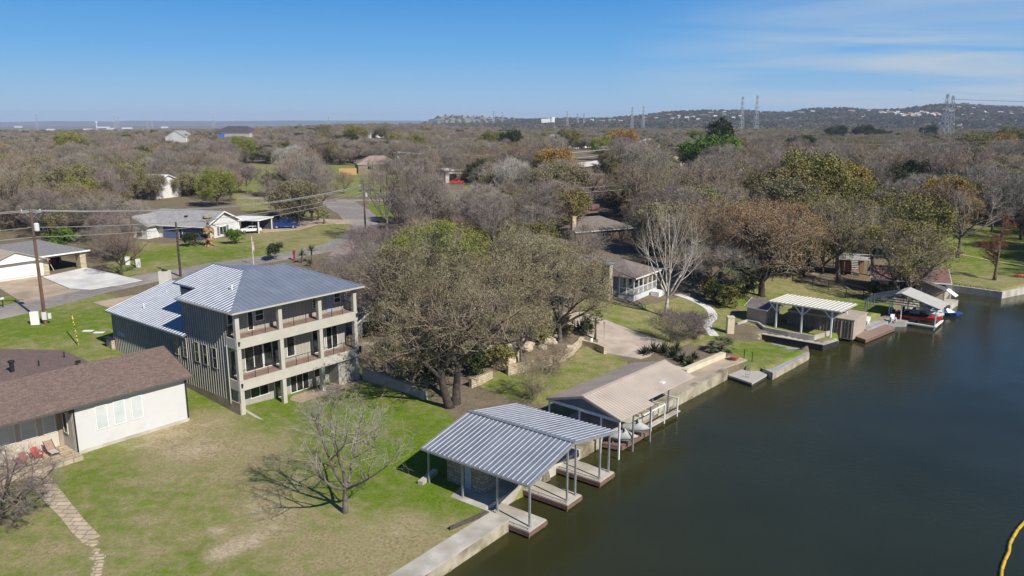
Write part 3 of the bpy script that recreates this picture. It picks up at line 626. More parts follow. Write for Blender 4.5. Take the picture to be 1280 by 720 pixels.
# ------------------------------------------------------------------ the three storey house
def big_house():
    HX,HY=P(303,521.8,1.2); Z=1.15
    h=thing('balcony_house','three storey greige house with galvanised metal roof and stacked balconies facing the lake','house',(HX,HY,Z),R(51.2),absz=True)
    W=14.5; D=26.; X=(1,0);NX=(-1,0);Y=(0,1);NY=(0,-1); WB=2.0
    w=MB()
    # lower and middle block: solid walls (front wall set back behind the balconies)
    w.box(0.02,W,WB,9.5,Z-.6,11.55)
    w.box(2.3,W,9.5,14.,3.,11.6)
    w.build('wall',GREIGE,h,label='greige board walls of the main block')
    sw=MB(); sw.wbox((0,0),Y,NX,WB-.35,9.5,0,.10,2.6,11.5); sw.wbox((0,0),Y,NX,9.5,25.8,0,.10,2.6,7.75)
    sw.build('side_wall',SIDE,h)
    b=MB(); sh=[]
    wins=[(3.45,4.25),(5.2,6.0),(6.75,7.55),(9.1,9.85),(10.8,11.55)]
    holes=[(a_-.05,b_+.05,5.35,7.55) for a_,b_ in wins]
    batten(b,(-.10,0),Y,NX,WB-.3,9.5,2.62,11.45,holes=holes,sp=.43,w=.07,d=.05)
    batten(b,(-.10,0),Y,NX,9.5,25.7,2.62,7.7,holes=holes,sp=.43,w=.07,d=.05)
    b.build('battens',SIDEL,h)
    for a_,b_ in wins: win(h,(-.10,0),Y,NX,a_,b_,5.38,7.5,rail=1,proud=.09,frame=GREIGEL)
    MB().wbox((0,0),Y,NX,-.0,WB+20,.0,.14,Z-1,2.62).build('plinth',mat('stained_plinth',(.33,.28,.22),(.25,.2,.16),scale=1),h)
    # wing body
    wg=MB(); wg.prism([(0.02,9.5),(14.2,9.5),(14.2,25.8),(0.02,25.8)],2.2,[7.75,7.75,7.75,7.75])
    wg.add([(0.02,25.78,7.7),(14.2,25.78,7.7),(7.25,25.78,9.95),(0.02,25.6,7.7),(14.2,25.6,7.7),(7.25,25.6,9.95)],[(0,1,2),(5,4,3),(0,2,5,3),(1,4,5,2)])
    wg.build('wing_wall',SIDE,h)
    # stone base of the entry corner and door shade
    MB().box(-.5,.8,25.6,26.9,2.9,4.4).build('entry_pillar',STONEW,h); MB().box(-.65,1.0,25.5,27.1,4.4,4.55).build('entry_hood',METAL,h)
    # upper recess wall with battens
    b=MB(); batten(b,(2.3,0),Y,NX,9.6,13.9,8.8,11.7,sp=.43,w=.07); b.build('battens',SIDEL,h)
    # posts
    for i,u in enumerate((0.,4.72,9.5,W-.4)):
        p=MB(); zb=Z-.3
        for z0,z1 in ((zb,3.85),(4.8,8.0),(8.95,11.35)): p.box(u,u+.42,.0,.42,z0,z1)
        p.build('post',GREIGEL,h)
    # right end wall panel on the ground floor
    rp=MB(); rp.box(11.9,W+.02,.30,WB,Z-.3,3.86); rp.box(W-.1,W+.02,.42,WB,3.86,4.8); batten(rp,(0,.30),X,NY,12.,14.1,Z,3.8,sp=.4); rp.build('end_panel',GREIGE,h)
    # balconies
    for zb,zt,nm in ((3.8,4.78,0),(7.95,8.93,1)):
        s=thing_part('balcony',h)
        f=MB(); f.box(-.02,W+.05,-.04,.10,zb,zt); f.box(-.04,.10,.10,WB-.35,zb,zt); f.box(W-.08,W+.05,.10,WB,zb,zt); f.build('fascia',GREIGEL,s)
        d=MB(); d.box(.1,W-.08,.1,WB,zt-.30,zt-.06)
        y=.1
        while y<WB-.05: d.box(.11,W-.09,y,y+.135,zt-.06,zt-.03); y+=.15
        d.build('deck',DECK,s)
        r=MB(); zr=zt+.95
        for u0,u1 in ((.42,4.72),(5.14,9.5),(9.92,W-.4)):
            r.bar((u0,.2,zr),(u1,.2,zr),.05,.04)
            k=9
            for q in range(k): 
                zq=zt+.06+q*.095; r.bar((u0,.2,zq),(u1,.2,zq),.008)
            n_=3
            for q in range(1,n_): x=u0+(u1-u0)*q/n_; r.bar((x,.2,zt-.05),(x,.2,zr),.045)
        for q in range(9): zq=zt+.06+q*.095; r.bar((.16,.42,zq),(.16,WB-.35,zq),.008)
        r.bar((.16,.42,zr),(.16,WB-.35,zr),.05)
        for q in range(9): zq=zt+.06+q*.095; r.bar((W-.2,.42,zq),(W-.2,WB,zq),.012)
        r.bar((W-.2,.42,zr),(W-.2,WB,zr),.05)
        for yy in (.9,1.5): r.bar((.16,yy,zt-.05),(.16,yy,zr),.045); r.bar((W-.2,yy,zt-.05),(W-.2,yy,zr),.045)
        r.build('railing',METAL,s)
        for u in (.1,W-.2): MB().box(u,u+.16,-.2,-.05,zb+.55,zb+.75).box(u+.02,u+.14,-.16,-.05,zb+.35,zb+.55).build('floodlight',METAL,s)
    # front walls detail; front wall plane v=WB
    O=(0,WB)
    b=MB(); holes=[(1.9,6.0,4.8,7.7),(6.7,7.8,4.8,7.7),(9.95,11.9,4.8,7.7),(12.3,14.3,4.8,7.7),(3.3,4.45,9.6,11.2),(2.55,3.1,8.9,11.1),(10.2,11.6,9.7,11.1),(12.2,12.9,8.9,11.1),(13.0,14.0,9.7,11.1),(2.2,4.4,1.9,3.3),(5.0,9.3,1.2,3.4),(9.9,11.1,2.,3.4)]
    batten(b,O,X,NY,.1,W,4.78,7.95,sp=.42,holes=holes); b.build('battens',GREIGEL,h); b=MB(); batten(b,O,X,NY,.1,W,8.93,11.4,sp=.42,holes=holes); b.build('battens',GREIGEL,h); b=MB(); batten(b,O,X,NY,.1,W,Z,3.8,sp=.6,holes=holes); b.build('battens',GREIGEL,h)
    for a_,b_ in ((.35,1.25),): win(h,O,X,NY,a_,b_,4.8,7.4,frame=TRIMW); win(h,O,X,NY,a_,b_,8.95,11.0,frame=TRIMW,rail=1)
    win(h,O,X,NY,1.9,3.95,4.8,7.45,mull=1,name='sliding_door'); win(h,O,X,NY,4.0,6.05,4.8,7.45,mull=1,name='sliding_door')
    win(h,O,X,NY,6.75,7.75,5.2,7.45); win(h,O,X,NY,9.95,11.55,4.8,7.45,name='sliding_door',mull=1); win(h,O,X,NY,11.75,13.3,4.8,7.45,mull=1,name='sliding_door')
    win(h,O,X,NY,3.35,4.35,9.7,10.95,mull=0,rail=1); dr=win(h,O,X,NY,2.5,3.15,8.95,11.05,name='glazed_door'); win(h,O,X,NY,10.25,11.5,9.7,10.9,rail=3,fw=.06)
    MB().wbox(O,X,NY,12.05,12.8,.0,.06,8.95,10.95).build('door',mat('pale_blue_door',(.30,.40,.52),(.26,.35,.46),scale=2),h); win(h,O,X,NY,13.05,13.95,9.75,10.95,rail=1)
    win(h,O,X,NY,2.25,4.35,1.95,3.2,mull=1); win(h,O,X,NY,5.0,6.35,1.2,3.3,name='sliding_door'); win(h,O,X,NY,6.9,9.25,1.2,3.3,mull=2,name='sliding_door'); win(h,O,X,NY,9.95,11.05,2.1,3.3)
    # roofs
    A=(6.35,8.0,13.7);B=(11.2,8.0,13.7);C=(6.35,14.2,13.7); E=11.72
    def zl(u): return E+(13.7-E)/(6.95)*(u+.6)
    left=[(-.6,-.6,E),A,C,(1.6,14.2,zl(1.6)),(1.6,9.6,zl(1.6)),(-.6,9.6,E)]
    front=[(-.6,-.6,E),(15.1,-.6,E),B,A]; right=[(15.1,-.6,E),(15.1,14.2,E),B]; back=[A,B,(15.1,14.2,E),C]
    r=MB()
    for q in (left,front,right,back): r.slab(q,.16)
    ro=r.build('roof',GALV,h)
    s=MB(); s.ribs(left,(1,0,.28),.56,.11,.05,.04); s.build('seams',GALVR,ro)
    s=MB(); s.ribs(front,(0,1,.23),.56,.035,.035,.02); s.ribs(right,(-1,0,.5),.56,.035,.035,.02); s.build('seams',GALV,ro)
    c=MB()
    for p,q in (((-.6,-.6,E),A),(A,B),(A,C),((15.1,-.6,E),B)): c.bar((p[0],p[1],p[2]+.03),(q[0],q[1],q[2]+.03),.22,.05)
    c.build('ridge_cap',GALV,ro)
    g=MB(); g.box(-.66,15.16,-.72,-.6,E-.17,E-.04); g.box(-.72,-.6,-.6,9.6,E-.17,E-.04); g.box(15.1,15.22,-.6,14.2,E-.17,E-.04); g.build('gutter',GREIGEL,ro)
    g=MB(); g.prism([(2.3,13.9),(14.5,13.9),(14.5,14.05),(2.3,14.05)],11.2,[12.3,11.7,11.7,12.3]); g.add([(2.3,13.98,11.6),(14.5,13.98,11.6),(6.35,13.98,13.5)],[(0,1,2)]); g.build('gable_wall',GREIGE,h)
    g=MB(); g.prism([(.1,9.3),(2.4,9.3),(2.4,9.45),(.1,9.45)],11.2,[zl(.1)-.17,zl(2.4)-.17,zl(2.4)-.17,zl(.1)-.17]); g.build('gable_end',GREIGE,h)
    v=MB(); v.cyl(2.7,4.6,12.5,13.1,.07,8); v.cyl(2.7,4.6,13.08,13.2,.12,8); v.build('vent_pipe',TRIMW,ro)
    # wing roof
    def zw(u): return 7.85+.30*(u+.6)
    wl=[(-.6,8.9,7.85),(-.1,8.9,zw(-.1)),(-.1,9.5,zw(-.1)),(7.25,9.5,zw(7.25)),(7.25,26.1,zw(7.25)),(-.6,26.1,7.85)]
    wr=[(7.25,14.,zw(7.25)),(14.8,14.,7.9),(14.8,26.1,7.9),(7.25,26.1,zw(7.25))]
    r=MB(); r.slab(wl,.16); r.slab(wr,.16); ro=r.build('wing_roof',GALV,h)
    s=MB(); s.ribs(wl,(1,0,.3),.56,.11,.05,.04); s.build('seams',GALVR,ro)
    s=MB(); s.ribs(wr,(1,0,-.3),.56,.05,.04); s.build('seams',GALV,ro)
    v=MB(); v.cyl(2.2,12.4,8.6,9.0,.16,10); v.box(1.9,2.5,12.1,12.7,8.95,9.15); v.build('roof_vent',TRIMW,ro)
    MB().cyl(1.5,21.,8.4,9.1,.05,8).build('vent_pipe',TRIMW,ro); MB().cyl(5.,22.5,9.3,9.8,.05,8).build('vent_pipe',TRIMW,ro)
    MB().box(-.11,-.08,22.9,24.6,5.1,5.6).build('blue_reflection_panel',mat('reflection_blue',(.10,.20,.34),(.25,.4,.55),scale=6,contrast=(.55,.6)),h)  # thin blue panel added to imitate a bluish reflection on the wall
    d=MB(); d.bar((-.16,1.55,2.3),(-.16,1.55,8.2),.08); d.build('downpipe',GREIGEL,h)
    # patio
    MB().box(-.1,W-.1,-.9,WB,Z-.3,Z).build('patio',PATIOST,h)
def thing_part(name,par):
    o=bpy.data.objects.new(name,None); COL.objects.link(o); o.parent=par; o['_z0']=par.get('_z0',0); return o
big_house()
# drain wall by the house corner
solo('retaining_curb',MB().bar((*P(304,513,1.25),1.25),(*P(336,532,1.2),1.15),.3,.35),CONC,'low pale concrete curb running out from the corner of the balcony house','curb')
# ------------------------------------------------------------------ white house, lower left
def white_house():
    x,y=P(96.7,565.8,1.8); h=thing('white_house','low white house with a brown shingle roof and three tall windows','house',(x,y,1.5),R(50.1),absz=True)
    X=(1,0);NX=(-1,0);Y=(0,1);NY=(0,-1)
    w=MB(); w.box(0,9.8,0,9.6,1.75,5.85); w.prism([(9.6,0),(9.8,0),(9.8,9.6),(9.6,9.6)],5.8,5.95)
    w.add([(9.8,0,5.9),(9.8,9.6,5.9),(9.8,4.8,7.55),(9.7,0,5.9),(9.7,9.6,5.9),(9.7,4.8,7.55)],[(0,1,2),(5,4,3)])
    w.build('wall',WHITEW,h,label='bright white rendered wall')
    MB().box(-.02,9.83,-.03,9.6,1.0,1.9).build('foundation',CONC,h)
    for a_ in (1.72,3.2,4.72): win(h,(0,0),X,NY,a_,a_+1.0,3.25,5.35,glass=GLASSB,fw=.06,proud=.06)
    # porch recess
    w=MB(); w.box(-16,0,2.5,9.6,1.5,5.85); w.build('porch_wall',mat('porch_plaster',(.55,.50,.42),(.48,.43,.36),scale=1),h)
    b=MB(); b.wbox((0,0),Y,NX,0,2.5,0,.06,1.9,5.8); b.build('side_wall',mat('brown_siding',(.30,.25,.20),(.24,.20,.16),scale=2),h)
    b=MB(); batten(b,(-.06,0),Y,NX,.05,2.5,1.9,5.8,sp=.22,w=.07,d=.03,holes=[(1.1,2.1,3.1,5.1)]); b.build('battens',GREIGEL,h); win(h,(-.06,0),Y,NX,1.15,2.05,3.15,5.05)
    for a_,b_ in ((-1.55,-.55),(-3.2,-2.0),(-4.8,-3.6),(-8,-6.6)): win(h,(0,2.5),X,NY,a_,b_,3.2,5.1,glass=GLASSB)
    MB().wbox((0,2.5),X,NY,-.42,-.02,0,.12,1.9,5.7).build('wood_panel',WOODL,h)
    d=MB(); d.bar((9.72,-.12,2.0),(9.72,-.12,5.8),.1); d.bar((.05,-.12,1.9),(.05,-.12,5.8),.1); d.build('downpipe',METAL,h)
    MB().box(-16,.0,-1.3,2.5,1.2,1.9).build('porch_floor',FLAG,h)
    # roof
    e=6.02;t=7.9
    fr=[(-18,-.55,e),(10.3,-.55,e),(10.3,4.8,t),(-18,4.8,t)]; bk=[(-18,4.8,t),(10.3,4.8,t),(10.3,10.1,e),(-18,10.1,e)]
    r=MB(); r.slab(fr,.14); r.slab(bk,.14)
    wr=[(5.6,16.5,e+.05),(-1.5,16.5,t+.18),(-1.5,4.3,t+.18),(1.0,4.3,t+.02),(1.0+4.6,9.2,e+.05)]
    r.slab([(5.6,16.5,e+.25),(-1.2,16.5,t+.12),(-1.2,4.9,t+.12),(5.6,4.9,e+.25)],.14); r.slab([(-1.2,16.5,t+.12),(-8,16.5,e+.25),(-8,4.9,e+.25),(-1.2,4.9,t+.12)],.14)
    ro=r.build('roof',SHBX,h)
    MB().box(-8,5.2,9.6,16.1,1.5,6.0).build('rear_wall',WHITEW,h)
    f=MB(); f.box(-18,10.34,-.66,-.55,e-.16,e-.02); f.bar((10.34,-.6,e-.06),(10.34,4.8,t-.06),.05,.16); f.bar((10.34,10.1,e-.06),(10.34,4.8,t-.06),.05,.16); f.build('gutter',mat('dark_gutter',(.10,.09,.08),(.08,.07,.06),scale=3),ro)
    v=MB(); v.cyl(-1.8,7.2,7.6,8.75,.18,10); v.cyl(-1.8,7.2,8.7,8.85,.27,10); v.build('flue',METAL,ro)
    v=MB(); v.cyl(.6,8.2,7.4,8.1,.06,8); v.cyl(4.2,12.5,6.5,7.2,.06,8); v.box(3.8,4.2,8.6,8.8,6.9,7.15); v.build('vent_pipe',METAL,ro)
    MB().box(-.28,-.1,-.2,-.02,5.3,5.6).build('porch_light',METAL,h)
white_house()
WHO=P(96.7,565.8,1.8); WHA=R(50.1)
def WH(u,v): return (WHO[0]+u*math.cos(WHA)-v*math.sin(WHA), WHO[1]+u*math.sin(WHA)+v*math.cos(WHA))
def adirondack(loc,rot,m,label):
    c=thing('porch_chair',label,'chair',loc,rot)
    s=MB()
    for i in range(6): s.box(-.27,.27,-.30+i*.1,-.22+i*.1,.38-i*.022,.40-i*.022)
    s.build('seat',m,c)
    b=MB()
    for i in range(6):
        x=-.26+i*.09; top=.98-abs(i-2.5)*.035; y=.26; b.add([(x,y,.28),(x+.08,y,.28),(x+.08,y+.02,.28),(x,y+.02,.28),(x,y+.27,top),(x+.08,y+.27,top),(x+.08,y+.29,top),(x,y+.29,top)],[(3,2,1,0),(4,5,6,7),(0,1,5,4),(1,2,6,5),(2,3,7,6),(3,0,4,7)])
    b.build('backrest',m,c)
    for sx in (-1,1):
        MB().box(min(sx*.27,sx*.41),max(sx*.27,sx*.41),-.38,.42,.56,.59).build('armrest',m,c)
        MB().box(min(sx*.29,sx*.33),max(sx*.29,sx*.33),-.34,-.24,0,.56).build('leg',m,c)
        MB().bar((sx*.31,.42,.0),(sx*.31,-.3,.36),.04,.1).build('leg',m,c)
    return c
RED=mat('red_plastic',(.55,.03,.035),(.45,.02,.025),scale=3,rough=.45)
adirondack((*WH(-2.7,.9),1.9),WHA+.1,RED,'bright red slatted porch chair beside the lounge chair at the white house'); 
adirondack((*WH(-3.9,.55),1.9),WHA-.35,mat('red_faded',(.36,.08,.07),(.28,.06,.05),scale=3,rough=.6),'faded red porch chair half hidden behind bare branches')
lc=thing('lounge_chair','tan sling lounge chair standing by the brown porch wall','chair',(*WH(-1.55,1.1),1.9),WHA)
MB().box(-.3,.3,-.85,.0,.34,.37).build('seat',mat('sling_pale',(.55,.50,.46),(.48,.44,.40),scale=6),lc)
MB().add([(-.3,0,.36),(.3,0,.36),(.3,.75,1.0),(-.3,.75,1.0),(-.3,.03,.33),(.3,.03,.33),(.3,.78,.97),(-.3,.78,.97)],[(0,1,2,3),(7,6,5,4),(0,4,5,1),(1,5,6,2),(2,6,7,3),(3,7,4,0)]).build('backrest',mat('sling_brown',(.33,.22,.18),(.27,.18,.15),scale=6),lc)
fr=MB()
for sx in (-.33,.33): fr.bar((sx,-.9,.35),(sx,.0,.35),.04); fr.bar((sx,0,.35),(sx,.8,1.02),.04); fr.bar((sx,-.6,0),(sx,-.6,.35),.035); fr.bar((sx,.45,0),(sx,.1,.35),.035)
fr.build('frame',METAL,lc)
# flagstone walk and stepping stones
drape('path',pxpoly((34,604),(50,584),(58,590),(70,606),(83,622),(95,637),(107,652),(125,670),(103,679),(88,664),(76,648),(60,632),(46,616)),FLAG,off=.05,res=.5)
random.seed(3)
for i,(px,py,rx,ry) in enumerate([(115,679.5,1.0,.4),(120,689.5,.5,.35),(122,696.5,1.05,.35),(124,704,.65,.35),(122,710,.8,.3),(121,717,.75,.3)]):
    x,y,z=G(px,py); pts=[]
    for k in range(9):
        t=6.283*k/9; q=random.uniform(.8,1.1); c_,s_=math.cos(t)*rx*.5*q,math.sin(t)*ry*.9*q; pts.append((x+c_*.97-s_*.25,y+s_*.97+c_*.25))
    o=solo('stepping_stone',MB().prism(pts,z-.08,z+.05),FLAG,['wide stepping stone just below the end of the flagstone walk','small round stepping stone, second below the walk','widest long stepping stone, third below the walk','rounded stepping stone, fourth below the walk','thin stepping stone, fifth below the walk','last stepping stone at the bottom edge of the photo'][i],'stepping stone',group='stepping stones in the lawn')
# ------------------------------------------------------------------ seawalls and dock structures (shore frame)
def lsp(*p): return [LS(*q) for q in p]
def ledge(name,poly,z0,z1,m,label,cat,kind=None): 
    return solo(name,MB().prism(poly,z0,z1),m,label,cat,kind=kind)
ledge('seawall',lsp((-90,-.45),(-.95,-.45),(-.95,1.25),(-90,1.25)),-1.5,.92,WALLST,'stained concrete seawall with a pale flat top at the bottom edge of the lawn','seawall')
solo('walkway',MB().prism(lsp((-90,-.47),(-.9,-.47),(-.9,1.27),(-90,1.27)),.92,.98),CONC,'pale concrete walkway slab on top of the lawn seawall','walkway')
ledge('dock_patio',lsp((-.95,-.45),(-.75,2.0),(12.5,2.0),(12.5,8.9),(1.2,8.9),(.2,8.3),(-.95,8.3)),-1.5,.95,CONC,'concrete patio under the ribbed metal dock roof','patio')
solo('patio_curb',MB().bar((*LS(-1.05,8.3),1.1),(*LS(1.2,8.75),1.15),.45,.45),CONC,'pale concrete curb block at the back corner of the dock patio','curb')
solo('planter_edge',MB().bar((*LS(-1.3,1.3),1.03),(*LS(-4.6,2.0),.99),.12,.35),mat('dark_edging',(.10,.085,.07),(.06,.05,.04),scale=2),'dark timber edging where the lawn meets the seawall walkway','edging')
ledge('seawall',lsp((12.5,2.0),(22,1.5),(22,2.3),(12.5,2.8)),-1.5,1.0,WALLST,'shaded seawall under the brown boathouse','seawall')
def dock1():
    h=thing('dock_shelter','galvanised gabled boat dock roof on slim steel posts nearest the camera','dock shelter',(*LS(0,0),.6),A0,absz=True)
    e=4.0;t=5.25; l=[(-.75,-2.1,e),(5.05,-2.1,t),(5.05,8.4,t),(-.75,8.4,e)]; r_=[(5.05,-2.1,t),(11.6,-2.1,e),(11.6,8.4,e),(5.05,8.4,t)]
    m=MB(); m.slab(l,.07); m.slab(r_,.07); ro=m.build('roof',GALVD,h)
    s=MB(); s.ribs(l,(1,0,.21),.44,.075,.045,.03); s.ribs(r_,(1,0,-.19),.44,.075,.045,.03); s.build('ribs',GALVR,ro)
    MB().bar((5.05,-2.15,t+.05),(5.05,8.45,t+.05),.4,.04).build('ridge_cap',GALVD,ro)
    f=MB()
    for yy in (-2.13,8.43):
        f.bar((-.75,yy,e-.09),(5.05,yy,t-.09),.05,.2); f.bar((5.05,yy,t-.09),(11.6,yy,e-.09),.05,.2)
    f.box(-.8,-.74,-2.1,8.4,e-.17,e-.03); f.box(11.59,11.65,-2.1,8.4,e-.17,e-.03); f.build('fascia',STEEL,ro)
    b=MB()
    for yy in (-1.85,1.,4.5,8.0): b.bar((-.4,yy,e-.2),(5.05,yy,t-.25),.1,.15); b.bar((5.05,yy,t-.25),(11.3,yy,e-.2),.1,.15)
    for xx in (-.35,5.05,11.2): b.bar((xx,-1.9,e-.2 if xx!=5.05 else t-.3),(xx,8.1,e-.2 if xx!=5.05 else t-.3),.12,.16)
    b.build('rafters',STEEL,h)
    for (u,v,zb) in ((-.35,8.0,.95),(-.38,4.45,.95),(-.4,1.05,.95),(-.35,-1.85,.6),(4.5,-1.85,.6),(5.65,-1.85,.6),(9.3,-1.85,.6),(10.75,-1.85,.6),(4.5,2.3,.95),(10.9,2.4,.95),(11.2,8.0,.95)):
        zt=e-.2 if u<1 or u>11 else (t-.35-abs(u-5.05)*.19)
        p=MB(); p.bar((u,v,zb),(u,v,zt),.13); p.box(u-.14,u+.14,v-.14,v+.14,zb,zb+.02); p.build('post',STEEL,h)
dock1()
def pier(s0,s1,d0,d1,label,z=.6):
    h=thing('pier',label,'pier',(*LS((s0+s1)/2,d0),-.2),A0,group='finger piers under the metal dock roof',absz=True); w=(s1-s0)/2
    MB().box(-w,w,0,d1-d0,z-.09,z).build('deck',CONC,h)
    MB().box(-w-.06,w+.06,-.06,d1-d0,z-.42,z-.09).build('fascia',REDWOOD,h)
    for x,y in ((-w+.1,.1),(w-.1,.1),(-w+.1,d1-d0-.4),(w-.1,d1-d0-.4)): MB().cyl(x,y,-1.5,z-.1,.08,8).build('pile',mat('wet_pile',(.12,.09,.06),(.07,.05,.04),scale=3),h)
    r=MB(); r.bar((-w+.12,.15,z+.12),(-w+.12,d1-d0-.1,z+.12),.03); 
    for k in range(4): y=.2+k*(d1-d0-.4)/3; r.bar((-w+.12,y,z),(-w+.12,y,z+.12),.03)
    r.build('mooring_rail',METAL,h)
pier(-.95,1.2,-2.25,1.98,'finger pier nearest the seawall under the metal dock roof'); pier(3.95,5.95,-2.25,1.98,'middle finger pier under the metal dock roof'); pier(8.75,11.0,-2.25,1.98,'farthest finger pier under the metal dock roof')
def stonehut():
    h=thing('boat_store','small rough stone hut under the metal dock roof','hut',(*LS(.9,3.5),.95),A0)
    MB().box(0,4.2,0,3.7,0,2.6).build('wall',STONED,h); MB().box(-.1,4.3,-.1,3.8,2.6,2.7).build('roof',WOODL,h)
    MB().wbox((0,0),(0,1),(-1,0),1.15,1.75,0,.06,.02,2.1).build('door',mat('pale_blue_grey_door',(.36,.42,.48),(.30,.36,.42),scale=2),h)
stonehut()
def ladder(x,y,z,rot,label):
    h=thing('ladder',label,'ladder',(x,y,z),rot); m=MB()
    for s in (-.2,.2): m.tube([(s,.0,-.9),(s,0,.55),(s,.18,.75),(s,.4,.6)],.022,6)
    m.build('rails',STEEL,h); m=MB()
    for k in range(5): m.bar((-.2,0,-.8+k*.28),(.2,0,-.8+k*.28),.04)
    m.build('rungs',STEEL,h)
ladder(*LS(6.9,1.85),.95,A0+R(90)*0,'metal ladder on the seawall between two finger piers')
def rocks(): pass
# brown boathouse
def boathouse2():
    x,y=LS(14.35,-.95); h=thing('boathouse','long boathouse with a tan standing seam roof and grey gable','boathouse',(x,y,.6),R(48.2),absz=True)
    L_=14.2;W=8.3;e=3.75;t=4.95
    a=[(-.1,0,e),(3.6,0,e),(3.6,.6,e+.17),(L_-4,.6,e+.17),(L_-4,0,e),(L_,0,e),(L_,W/2,t),(-.1,W/2,t)]
    a=[(-.1,0,e),(5.3,0,e),(5.3,.75,e+.217),(L_,.75,e+.217),(L_,W/2,t),(-.1,W/2,t)]; b=[(-.1,W/2,t),(L_,W/2,t),(L_,W,e),(-.1,W,e)]
    m=MB(); m.slab(a,.1); m.slab(b,.1); ro=m.build('roof',TANROOF,h)
    s=MB(); s.ribs(a,(0,1,.29),.38,.04,.04); s.ribs(b,(0,1,-.29),.38,.04,.04); s.build('seams',TANROOF,ro); MB().bar((-.1,W/2,t+.04),(L_,W/2,t+.04),.35,.03).build('ridge_cap',TANROOF,ro)
    MB().box(9.4,10.0,1.6,2.0,4.22,4.32).build('vent',TRIMW,ro)
    f=MB(); f.bar((-.14,0,e-.08),(-.14,W/2,t-.08),.04,.22); f.bar((-.14,W/2,t-.08),(-.14,W,e-.08),.04,.22); f.build('bargeboard',mat('tan_trim',(.42,.35,.28),(.36,.3,.24),scale=2),ro)
    g=MB(); g.add([(0.05,.35,e-.03),(0.05,W-.35,e-.03),(0.05,W/2,t-.15),(.15,.35,e-.03),(.15,W-.35,e-.03),(.15,W/2,t-.15)],[(0,2,1),(3,4,5),(0,1,4,3),(1,2,5,4),(2,0,3,5)])
    for k in range(8):
        z=e+.03+k*.14; hw=(t-.15-z)/(t-.15-e+.03)*(W/2-.35)
        if hw>.1: g.box(.02,.05,W/2-hw,W/2+hw,z,z+.1)
    g.build('gable',GREYP,h)
    MB().box(-.02,.16,.2,W-.2,e-.3,e-.04).build('beam',TRIMW,h)
    for u,v,z in ((.1,.25,-1.),(.1,2.2,-1.),(.1,4.6,.9),(.1,W-.2,.9),(2.3,.25,-1.),(5.2,.25,-1.),(L_-.2,W-.2,.9),(L_/2,W-.2,.9),(8.,1.8,.9),(11.,1.8,.9)): MB().bar((u,v,z),(u,v,e-.1),.13).build('post',TRIMW if u<1 else STEEL,h)
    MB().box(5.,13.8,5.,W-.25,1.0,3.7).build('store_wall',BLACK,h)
    MB().box(.5,13.9,2.9,W-.1,.4,1.02).build('floor',CONC,h)
boathouse2()
def deckbox(name,poly,z0,z1,mtop,mside,label,cat,t=.08):
    n=len(poly); cx=sum(p[0] for p in poly)/n; cy=sum(p[1] for p in poly)/n
    h=thing(name,label,cat,(cx,cy,z0)); q=[(x-cx,y-cy) for x,y in poly]
    MB().prism([(x*.992,y*.992) for x,y in q],0,z1-z0-t).build('frame',mside,h); MB().prism(q,z1-z0-t,z1-z0).build('deck',mtop,h); return h
deckbox('swim_deck',lsp((15.4,1.6),(15.9,-.25),(20.7,-.55),(21.2,1.35)),.2,.6,REDWOOD,REDWOOD,'redwood deck with two covered watercraft in front of the brown boathouse','deck')
COVER=mat('grey_fabric_cover',(.42,.43,.42),(.34,.35,.345),scale=2,rough=.85,bump=.3)
def watercraft(s,d,rot,label):
    x,y=LS(s,d); h=thing('covered_watercraft',label,'watercraft',(x,y,.6),rot,group='covered personal watercraft on the redwood deck')
    # hull cover: lofted sections along x
    st=[(-1.25,.25,.55,.30),(-1.0,.48,.62,.2),(-.3,.55,.78,.12),(.15,.52,1.02,.1),(.42,.48,1.12,.12),(.7,.42,.86,.2),(1.2,.28,.66,.36),(1.5,.08,.58,.5)]
    m=MB(); ring=[]
    for (xx,w,zt,zb) in st:
        ring.append([(xx,-w*.55,zb),(xx,-w,zb+(zt-zb)*.25),(xx,-w*.9,zb+(zt-zb)*.55),(xx,-w*.35,zt*.97),(xx,0,zt),(xx,w*.35,zt*.97),(xx,w*.9,zb+(zt-zb)*.55),(xx,w,zb+(zt-zb)*.25),(xx,w*.55,zb)])
    vs=[p for r_ in ring for p in r_]; k=9; fs=[(i*k+j,i*k+(j+1)%k,(i+1)*k+(j+1)%k,(i+1)*k+j) for i in range(len(st)-1) for j in range(k)]+[tuple(range(k))[::-1],tuple(range((len(st)-1)*k,len(st)*k))]
    m.add([(a_,b_,c_+.25) for a_,b_,c_ in vs],fs); m.build('cover',COVER,h,smooth=True)
    b=MB(); b.tube([(.38,-.42,1.33),(.3,0,1.4),(.38,.42,1.33)],.07,6); b.build('handlebar_cover',COVER,h,smooth=True)
    f=MB(); 
    for yy in (-.3,.3): f.bar((-1.,yy,.33),(1.1,yy,.38),.07); 
    for xx in (-.7,.7): f.bar((xx,-.45,.06),(xx,.45,.06),.08); f.bar((xx,-.3,.06),(xx,-.3,.36),.06); f.bar((xx,.3,.06),(xx,.3,.36),.06)
    f.build('cradle',STEEL,h)
watercraft(16.6,.25,A0-R(68),'grey covered watercraft on the redwood deck, nearer the metal dock roof'); watercraft(19.1,.25,A0-R(68),'grey covered watercraft on the redwood deck, farther from the metal dock roof')
def catwalk():
    h=thing('catwalk','narrow grey catwalk on white frames beyond the brown boathouse','catwalk',(*LS(21.5,0),0),A0-R(4),absz=True)
    MB().box(0,5.8,-.1,.45,.42,.55).build('deck',CONC,h)
    for k in (.4,2.9,5.4):
        m=MB(); m.bar((k,.05,-1.3),(k,.05,2.0),.12); m.bar((k,.05,1.9),(k,1.7,1.95),.09); m.build('frame',TRIMW,h)
    MB().bar((-1.,.06,2.0),(3.,.06,2.0),.1).build('beam',TRIMW,h)
catwalk()
